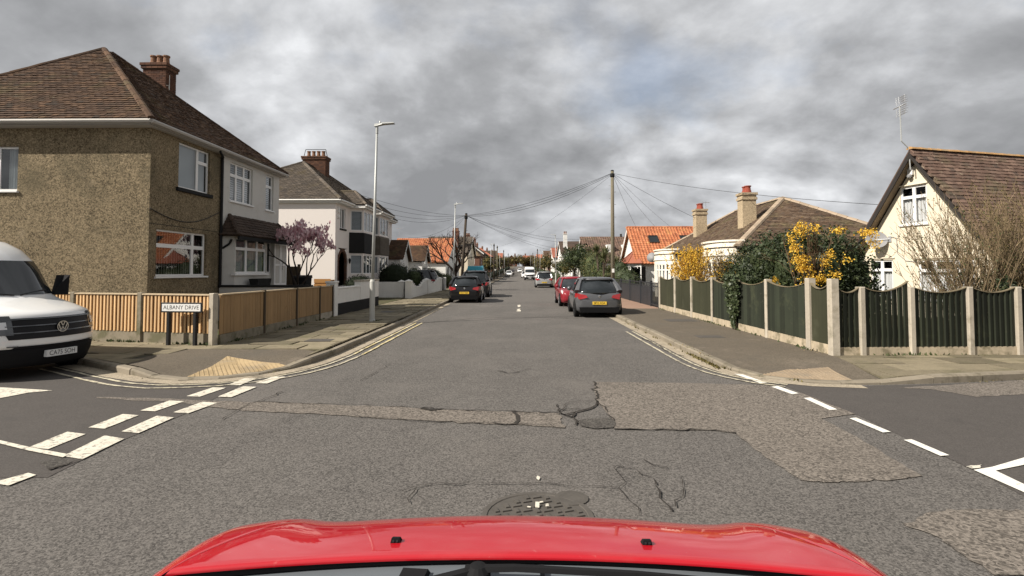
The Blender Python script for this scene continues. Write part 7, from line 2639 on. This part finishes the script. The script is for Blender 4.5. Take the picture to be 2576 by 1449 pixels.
# ------------------------------------------------------------------ parked cars
HATCH = dict(L=4.02, W=1.76, H=1.48, belt=.96, hood=.98, nose=.78, rb=.06, rr=.62, fr=2.15, fb=3.0, wr=.315, ax=(.66, 3.17))
car('hatchback', 'dark grey hatchback parked on the right by the tall telegraph pole, yellow rear plate', 'paint_grey', (2.93, 19.6, 0), R(-.5), plate_rear='BP15 AOA', rimm='rim_dark', **HATCH)
car('red_car', 'small red car facing the camera just ahead of the dark grey hatchback', 'paint_red_car', (2.74, 29.6, 0), R(180.5), L=4.1, W=1.70, H=1.42, belt=.92, hood=.88, nose=.70, rb=.10, rr=.55, fr=2.0, fb=2.85, wr=.30, ax=(.7, 3.3), badge=False)
car('estate_car', 'silver estate car with roof rails parked on the right before the second lamp post', 'paint_silver', (2.45, 54.6, 0), 0, L=4.5, W=1.84, H=1.66, belt=1.05, hood=1.02, nose=.84, rb=.03, rr=.30, fr=2.5, fb=3.3, wr=.35, ax=(.85, 3.5), rails=True, plate_rear='KN07 XEB')
car('black_hatchback', 'glossy black hatchback parked on the left, red tail lights and yellow plate', 'paint_black', (-3.08, 28.6, 0), R(.5), L=4.32, W=1.78, H=1.43, belt=.95, hood=.93, nose=.74, rb=.07, rr=.58, fr=2.15, fb=3.0, wr=.325, ax=(.75, 3.44), plate_rear='OU17 KBX')
car('suv', 'tall black four wheel drive parked in front of the black hatchback on the left', 'paint_charcoal', (-3.05, 34.4, 0), R(.5), L=4.75, W=1.92, H=1.76, belt=1.10, hood=1.08, nose=.90, rb=.06, rr=.55, fr=2.55, fb=3.45, wr=.38, ax=(.9, 3.75), rails=True, plate_rear='YK66 RVE')
car('black_car', 'black car standing on the driveway behind the stepped white wall', 'paint_black', (-6.95, 44.0, .1), R(82), L=4.4, W=1.8, H=1.75, belt=1.0, hood=.95, nose=.75, rb=.06, rr=.45, fr=2.3, fb=3.15, wr=.33, ax=(.75, 3.45))
fp = dict(L=4.2, W=1.76, H=1.48, belt=.96, hood=.92, nose=.74, rb=.08, rr=.55, fr=2.1, fb=2.95, wr=.31, ax=(.7, 3.3))
car('white_car', 'white car facing the camera far down the left side of the street', 'paint_white', (-3.0, 136, gz(134)), R(180), **fp)
car('maroon_car', 'dark maroon car behind the far white car on the left', 'paint_maroon', (-2.9, 147, gz(145)), R(180), **fp)
car('black_car', 'dark car farthest along the left side of the street', 'paint_charcoal', (-2.8, 158, gz(156)), R(180), **fp)
car('white_car', 'white car half hidden behind the far white van on the right', 'paint_white', (1.0, 122, gz(120)), R(180), **fp)
car('black_car', 'dark car beyond the far white van on the right', 'paint_charcoal', (1.5, 138, gz(136)), R(180), **fp)
car('white_car', 'white car near the crest of the street in the centre', 'paint_white', (-.3, 190, gz(188)), R(180), **fp)


# ------------------------------------------------------------------ white panel van at the left edge
def van(name, label, loc, rz, plate):
    """local: nose towards -y at y = 0"""
    r = thing(name, label, 'van', loc, rz)
    TAIL = 5.7
    prof = [(.22, .10, .90), (.40, .03, .97), (.55, .0, .99), (.70, .0, 1.0), (.88, .04, 1.0), (1.04, .09, 1.0), (1.12, .15, .995), (1.22, .48, .985), (1.32, .86, .97), (1.40, 1.05, .965), (2.05, 1.62, .93), (2.28, 1.90, .90), (2.44, 2.25, .84), (2.52, 2.7, .7)]

    def nose(z):
        for (z0, n0, w0), (z1, n1, w1) in zip(prof, prof[1:]):
            if z0 <= z <= z1:
                t = (z - z0) / (z1 - z0)
                return n0 + (n1 - n0) * t, w0 + (w1 - w0) * t
        return prof[-1][1:]

    def S(x, z, off=0.0):
        n, w = nose(z)
        k = .45 if z < 1.15 else .45 - .18 * min(1, (z - 1.15) / .8)
        return Vector((x * (1 + off * .6), n + k * x * x + .10 * (abs(x) / w) ** 9 - off, z))

    def ring(z):
        n, w = nose(z)
        a = [S(w * i / 8, z) for i in range(-8, 9)]
        return a + [Vector((w, TAIL - .2, z)), Vector((w - .12, TAIL, z)), Vector((-w + .12, TAIL, z)), Vector((-w, TAIL - .2, z))]

    b = MB()
    loft(b, [ring(z) for z in (.55, .62, .70, .79, .88, .96, 1.04, 1.08, 1.12, 1.17, 1.22, 1.27, 1.32, 1.36, 1.40, 1.6, 1.85, 2.05, 2.17, 2.28, 2.36, 2.44, 2.52)])
    b.build('body', M['paint_white'], r, True)
    b = MB()
    loft(b, [ring(z) for z in (.22, .30, .40, .48, .552)])
    b.build('bumper', M['plastic'], r, True)

    def patch(name, x0, x1, z0, z1, m, off, nx=10, nz=4, parent=None, tl=0, tr=0):
        mb = MB()
        vs = []
        for j in range(nz + 1):
            for i in range(nx + 1):
                u, v = i / nx, j / nz
                x = (x0 + tl * (1 - v)) * (1 - u) + (x1 + tr * (1 - v)) * u
                vs.append(S(x, z0 + (z1 - z0) * v, off))
        fs = [(j * (nx + 1) + i, j * (nx + 1) + i + 1, (j + 1) * (nx + 1) + i + 1, (j + 1) * (nx + 1) + i) for j in range(nz) for i in range(nx)]
        mb.add(vs, fs)
        return mb.build(name, M[m], parent or r, True)

    patch('lower_grille', -.62, .62, .545, .585, 'plastic', .012, tl=-.06, tr=.06)
    g = patch('grille', -.80, .80, .70, 1.055, 'black', .010, tl=.1, tr=-.1)
    for z in (.80, .915):
        patch('slat', -.72, .72, z, z + .018, 'lens_dark', .028, parent=g)
    patch('slat', -.74, .74, 1.03, 1.05, 'lens_dark', .024, parent=g)
    for s in (-1, 1):
        h = patch('headlight', *sorted((s * .64, s * .975)), .78, 1.10, 'lens_dark', .014, 6, 5)
        h2 = patch('lamp_unit', *sorted((s * .70, s * .79)), .88, 1.0, 'clear_lens', .022, 3, 3, h)
        patch('lamp_unit', *sorted((s * .84, s * .93)), .87, 1.0, 'clear_lens', .022, 3, 3, h)
        patch('fog_slot', *sorted((s * .60, s * .72)), .575, .595, 'lens_dark', .02, 3, 1)
        for y in (1.05, 4.6):
            MB().lathe((s * .93, y, .34), [(.40, 0), (.40, .075), (.3, .078)], 18, 0, (s, 0, 0)).build('wheel_arch', M['black_matt'], r)
            wheel(r, s * .89, y, .34, .22, s)
        # side window, mirror, door line
        n0, w0 = nose(1.45)
        MB().hexa([(s * .955, 1.55, 1.42), (s * .958, 2.75, 1.42), (s * .955, 2.75, 1.42), (s * .95, 1.55, 1.42), (s * .942, 2.05, 2.0), (s * .942, 2.75, 2.0), (s * .93, 2.75, 2.0), (s * .93, 2.05, 2.0)]).build('side_window', M['car_glass'], r)
        MB().box(s * 1.0 - .004, s * 1.0 + .004, 1.75, 1.765, .5, 1.38).build('door_line', M['black'], r)
        MB().hexa([(s * .98, 1.45, 1.38), (s * 1.22, 1.42, 1.38), (s * 1.22, 1.56, 1.38), (s * .98, 1.56, 1.38), (s * .98, 1.45, 1.5), (s * 1.24, 1.42, 1.78), (s * 1.24, 1.56, 1.78), (s * 1.08, 1.56, 1.78)]).build('mirror', M['plastic'], r)
    patch('windscreen', -.86, .86, 1.42, 2.06, 'car_glass', .012, 10, 5, tl=-.03, tr=.03)
    for s in (-1, 1):
        p0, p1 = S(s * .05, 1.42, .03), S(s * .62, 1.50, .03)
        MB().tube([p0, p1], .012, 5).build('wiper', M['black'], r)
    # round badge: ring with a V above a W
    bz = .875
    c = S(0, bz, .03)
    bd = MB()
    N_ = 28
    ro, ri = .098, .083
    vs, fs = [], []
    for i in range(N_):
        t = 2 * math.pi * i / N_
        for rr, yy in ((ro, 0), (ro, -.012), (ri, -.012), (ri, 0)):
            vs.append((c.x + rr * math.cos(t), c.y + yy, c.z + rr * math.sin(t)))
    for i in range(N_):
        j = (i + 1) % N_
        for k in range(4):
            k2 = (k + 1) % 4
            fs.append((4 * i + k, 4 * i + k2, 4 * j + k2, 4 * j + k))
    bd.add(vs, fs)

    def stroke(p, q, w=.017):
        a, b_ = Vector((p[0], 0, p[1])) * .092, Vector((q[0], 0, q[1])) * .092
        d = (b_ - a).normalized()
        n = Vector((-d.z, 0, d.x)) * w / 2
        bd.hexa([c + a - n, c + b_ - n, c + b_ + n, c + a + n] + [c + v + Vector((0, -.011, 0)) for v in (a - n, b_ - n, b_ + n, a + n)])

    for p, q in (((-.36, .84), (-.02, .12)), ((.36, .84), (.02, .12)), ((-.78, .48), (-.34, -.80)), ((-.34, -.80), (-.03, -.06)), ((.03, -.06), (.34, -.80)), ((.34, -.80), (.78, .48))):
        stroke(p, q)
    bd.build('badge', M['chrome'], r)
    MB().lathe((c.x, c.y + .004, c.z), [(.09, 0), (.09, .004)], 24, 0, (0, -1, 0)).build('badge_back', M['black'], r)
    n0, _ = nose(.42)
    F = Frame((-.26, n0 - .025, .365), (1, 0, 0), (0, -1, 0))
    pl = MB().fbox(F, 0, .52, 0, .115, -.06, .012).build('number_plate', M['plate_white'], r)
    text_mesh(plate, .112, M['black'], 'lettering', pl, frame_matrix(F, .26, .057, .0145), 0, .86)
    return r


vn = van('white_van', 'white panel van with black grille and chrome badge at the left edge', (-7.72, 8.75, 0), R(80), 'CA75 SOH')
vn.scale = (.94, .94, .94)
fv = copy_tree(vn)
fv.scale = (1, 1, 1)
fv.location = (1.75, 99, gz(100))
fv.rotation_euler = (0, 0, R(1))
fv['label'] = 'small white van facing the camera far down the right side of the street'
for c in list(fv.children):
    if c.name.startswith('number_plate'):
        for k in list(c.children):
            bpy.data.objects.remove(k)

# ------------------------------------------------------------------ the red car that carries the camera
rc = thing('red_car', 'red car bonnet in the foreground with black washer jets and wipers', 'car', (0, 1.0, 0))
rb_ = Vector((0, 1.0, 0))


def sm(t):
    t = min(1, max(0, t))
    return t * t * (3 - 2 * t)


def bon(x, y):
    ax_ = abs(x)
    hump = math.exp(-((ax_ - .71) / .12) ** 2)
    ye = y + .05 * (min(ax_, .6) / .6) ** 2 - .030 * hump
    k = max(0, ye - 1.30)
    z = 1.055 - .06 * (y - 1.3) - 2.79 * k ** 3 / 3 - .8 * max(0, ye - 1.68) ** 2
    z -= .020 * (ax_ / .86) ** 2
    z += .006 * hump * sm((y - 1.3) / .3)
    z -= .0 * math.exp(-((ax_ - .56) / .07) ** 2) * sm((y - 1.35) / .25)
    e = max(0, ax_ - .82)
    return z - 4.0 * e * e - 50 * max(0, ax_ - .885) ** 2


edge = lambda y: .845 - .245 * sm((y - 1.22) / .58)
y_rear = lambda x: 1.30 - .033 * (x / .65) ** 2
NX, NY = 64, 30
mb = MB()
vs = []
for j in range(NY + 1):
    t = j / NY
    for i in range(NX + 1):
        s = 2 * i / NX - 1
        yb = 1.29 + (1.93 - 1.29) * t
        x = s * edge(yb)
        for _ in range(4):
            y = y_rear(x) + (1.93 - y_rear(x)) * t
            x = s * (edge(y) - .0012)
        z = bon(x, y) - (.0012 * sm((abs(s) - .985) / .015)) - (.006 if j == 0 else 0)
        vs.append((x, y, z))
fs = [(j * (NX + 1) + i, j * (NX + 1) + i + 1, (j + 1) * (NX + 1) + i + 1, (j + 1) * (NX + 1) + i) for j in range(NY) for i in range(NX)]
k0 = len(vs)
vs += [(v[0], v[1] + .07, v[2] - .02) for v in vs[:NX + 1]]        # folded rear lip
fs += [(k0 + i, k0 + i + 1, i + 1, i) for i in range(NX)]
mb.add(vs, fs)
mb.build('bonnet', M['paint_red'], rc, True, off=rb_)
for s_ in (-1, 1):
    mb = MB()
    vs = []
    MX = 22
    for j in range(NY + 1):
        y = .95 + (1.95 - .95) * j / NY
        for i in range(MX + 1):
            t = i / MX
            e = edge(max(y, 1.2))
            x = e + .0008 + (.925 - e) * t
            z = bon(x, y) - .0012 * (1 - sm(t / .03)) if t < .999 else .62
            vs.append((s_ * x, y, z if t < .999 else .62))
    fs = [(j * (MX + 1) + i, j * (MX + 1) + i + 1, (j + 1) * (MX + 1) + i + 1, (j + 1) * (MX + 1) + i) for j in range(NY) for i in range(MX)]
    if s_ < 0:
        fs = [f[::-1] for f in fs]
    mb.add(vs, fs)
    mb.build('wing', M['paint_red'], rc, True, off=rb_)
    MB().hexa([(s_ * .60, 1.93, .60), (s_ * .86, 1.86, .60), (s_ * .86, 1.7, .60), (s_ * .6, 1.7, .6), (s_ * .60, 1.90, .74), (s_ * .86, 1.84, .78), (s_ * .86, 1.7, .78), (s_ * .6, 1.7, .74)]).build('headlight', M['clear_lens'], rc, off=rb_)
    w_ = wheel(rc, s_ * .80, 1.42, .32, .2, s_)
    w_.location = Vector(w_.location) - rb_
    w_ = wheel(rc, s_ * .80, -1.2, .32, .2, s_)
    w_.location = Vector(w_.location) - rb_
    MB().hexa([(s_ * .88, .95, .25), (s_ * .90, -1.9, .25), (s_ * .5, -1.9, .25), (s_ * .5, .95, .25), (s_ * .88, .95, 1.0), (s_ * .90, -1.9, .98), (s_ * .5, -1.9, .98), (s_ * .5, .95, 1.0)]).build('door', M['paint_red'], rc, off=rb_)
    for xx in (.30,):
        j = MB()
        xw, yw = s_ * .325, 1.389
        zw = bon(xw, yw)
        j.hexa([(xw - .014, yw - .012, zw - .004), (xw + .014, yw - .012, zw - .004), (xw + .016, yw + .012, zw - .006), (xw - .016, yw + .012, zw - .006),
                (xw - .010, yw - .010, zw + .013), (xw + .010, yw - .010, zw + .013), (xw + .010, yw + .006, zw + .009), (xw - .010, yw + .006, zw + .009)])
        jo = j.build('washer_jet', M['plastic'], rc, off=rb_)
        for d in (-.007, .007):
            MB().lathe((xw + d * .7, yw - .0105, zw + .006), [(.003, 0), (.003, .002)], 8, 0, (0, -1, .35)).build('nozzle', M['rim_dark'], jo, off=rb_)
nb = MB()
loft(nb, [[(x, 1.80 + .16 * (1 - (x / .9) ** 2) * k, z) for x in (-.86, -.6, -.3, 0, .3, .6, .86)] + [(x, 1.5, z) for x in (.86, -.86)] for z, k in ((.22, .9), (.40, 1.1), (.58, 1.0), (.64, .85))])
nb.build('bumper', M['paint_red'], rc, True, off=rb_)
cw = MB()
vs, fs = [], []
for i in range(33):
    x = -.86 + 1.72 * i / 32
    d = .05 * (x / .86) ** 2
    d = .024 * (x / .86) ** 2
    yr = 1.335 - .033 * (x / .65) ** 2
    vs += [(x, 1.06 - d, 1.072 - d), (x, 1.13 - d, 1.048 - d), (x, yr - .06, 1.034 - d), (x, yr, 1.032 - d), (x, yr + .003, 1.050 - d)]
for i in range(32):
    for k in range(4):
        fs.append((5 * i + k, 5 * i + 5 + k, 5 * i + 6 + k, 5 * i + 1 + k))
cw.add(vs, fs)
co_ = cw.build('cowl', M['cowl'], rc, False, off=rb_)
rim_ = MB().tube([(x, 1.322 - .033 * (x / .65) ** 2, 1.036 - .024 * (x / .86) ** 2) for x in [-.82 + .082 * i for i in range(21)]], .012, 6).build('cowl_seal', M['black'], rc, off=rb_)
MB().box(.045, .055, 1.13, 1.28, 1.03, 1.05).build('cowl_joint', M['black'], co_, off=rb_)
MB().hexa([(-.29, 1.15, 1.02), (-.22, 1.15, 1.02), (-.21, 1.28, 1.02), (-.29, 1.285, 1.02), (-.28, 1.15, 1.06), (-.225, 1.15, 1.06), (-.22, 1.265, 1.045), (-.28, 1.27, 1.045)]).build('cowl_duct', M['plastic'], rc, off=rb_)


def wiper(px0, x1, zz, yy0):
    w = MB()
    y0 = yy0
    w.lathe((px0, y0, zz - .03), [(.030, 0), (.030, .03), (.018, .042), (.008, .044)], 14)
    pts = [(px0 - .03 * (1 if x1 > px0 else -1), y0, zz), (px0 + (x1 - px0) * .12, y0 - .006, zz + .006), (px0 + (x1 - px0) * .5, y0 - .024, zz + .004), (x1, y0 - .045, zz - .012)]
    a = MB()
    for i in range(3):
        p, q = Vector(pts[i]), Vector(pts[i + 1])
        h = .012 - .002 * i
        n = Vector((0, h, 0))
        t = Vector((0, 0, .010))
        a.hexa([p - n, q - n * .85, q + n * .85, p + n, p - n * .6 + t, q - n * .5 + t, q + n * .5 + t, p + n * .6 + t])
    wo = w.build('wiper', M['plastic'], rc, off=rb_)
    a.build('arm', M['plastic'], wo, off=None if False else rb_)
    bl = MB().tube([(px0 + (x1 - px0) * .02, y0 - .085, zz + .004), (px0 + (x1 - px0) * .5, y0 - .088, zz + .012), (x1 + .05, y0 - .10, zz - .01)], .012, 6)
    bl.build('blade', M['black'], wo, off=rb_)


wiper(-.10, .62, 1.054, 1.245)
wiper(-.64, -.22, 1.026, 1.21)
MB().hexa([(-.25, 1.185, 1.030), (-.09, 1.235, 1.045), (-.09, 1.265, 1.045), (-.25, 1.22, 1.030), (-.25, 1.19, 1.046), (-.09, 1.24, 1.063), (-.09, 1.258, 1.063), (-.25, 1.215, 1.046)]).build('wiper_link', M['plastic'], rc, off=rb_)
wsg = MB()
for (xa, ya, za), (xb, yb, zb_) in ((((.72, 1.05, 1.06)), ((.56, .02, 1.565))),):
    n = 8
    vs = []
    for j in range(6):
        t = j / 5
        for i in range(n + 1):
            u = 2 * i / n - 1
            x = (xa + (xb - xa) * t) * u
            vs.append((x, ya + (yb - ya) * t - .12 * u * u, za + (zb_ - za) * t - .01 * u * u + .03 * math.sin(math.pi * t)))
    fs = [(j * (n + 1) + i, j * (n + 1) + i + 1, (j + 1) * (n + 1) + i + 1, (j + 1) * (n + 1) + i) for j in range(5) for i in range(n)]
    wsg.add(vs, fs)
wsg.build('windscreen', M['car_glass'], rc, True, off=rb_)
MB().hexa([(-.60, .02, 1.52), (.60, .02, 1.52), (.60, -1.7, 1.48), (-.60, -1.7, 1.48), (-.50, -.04, 1.575), (.50, -.04, 1.575), (.50, -1.65, 1.54), (-.50, -1.65, 1.54)]).build('roof', M['paint_red'], rc, off=rb_)
MB().hexa([(-.82, .9, .95), (.82, .9, .95), (.80, -2.0, .95), (-.80, -2.0, .95), (-.62, .02, 1.50), (.62, .02, 1.50), (.60, -1.7, 1.47), (-.60, -1.7, 1.47)]).build('windows', M['car_glass'], rc, off=rb_)
MB().box(-.88, .88, -2.1, -1.9, .3, 1.0).build('tailgate', M['paint_red'], rc, off=rb_)
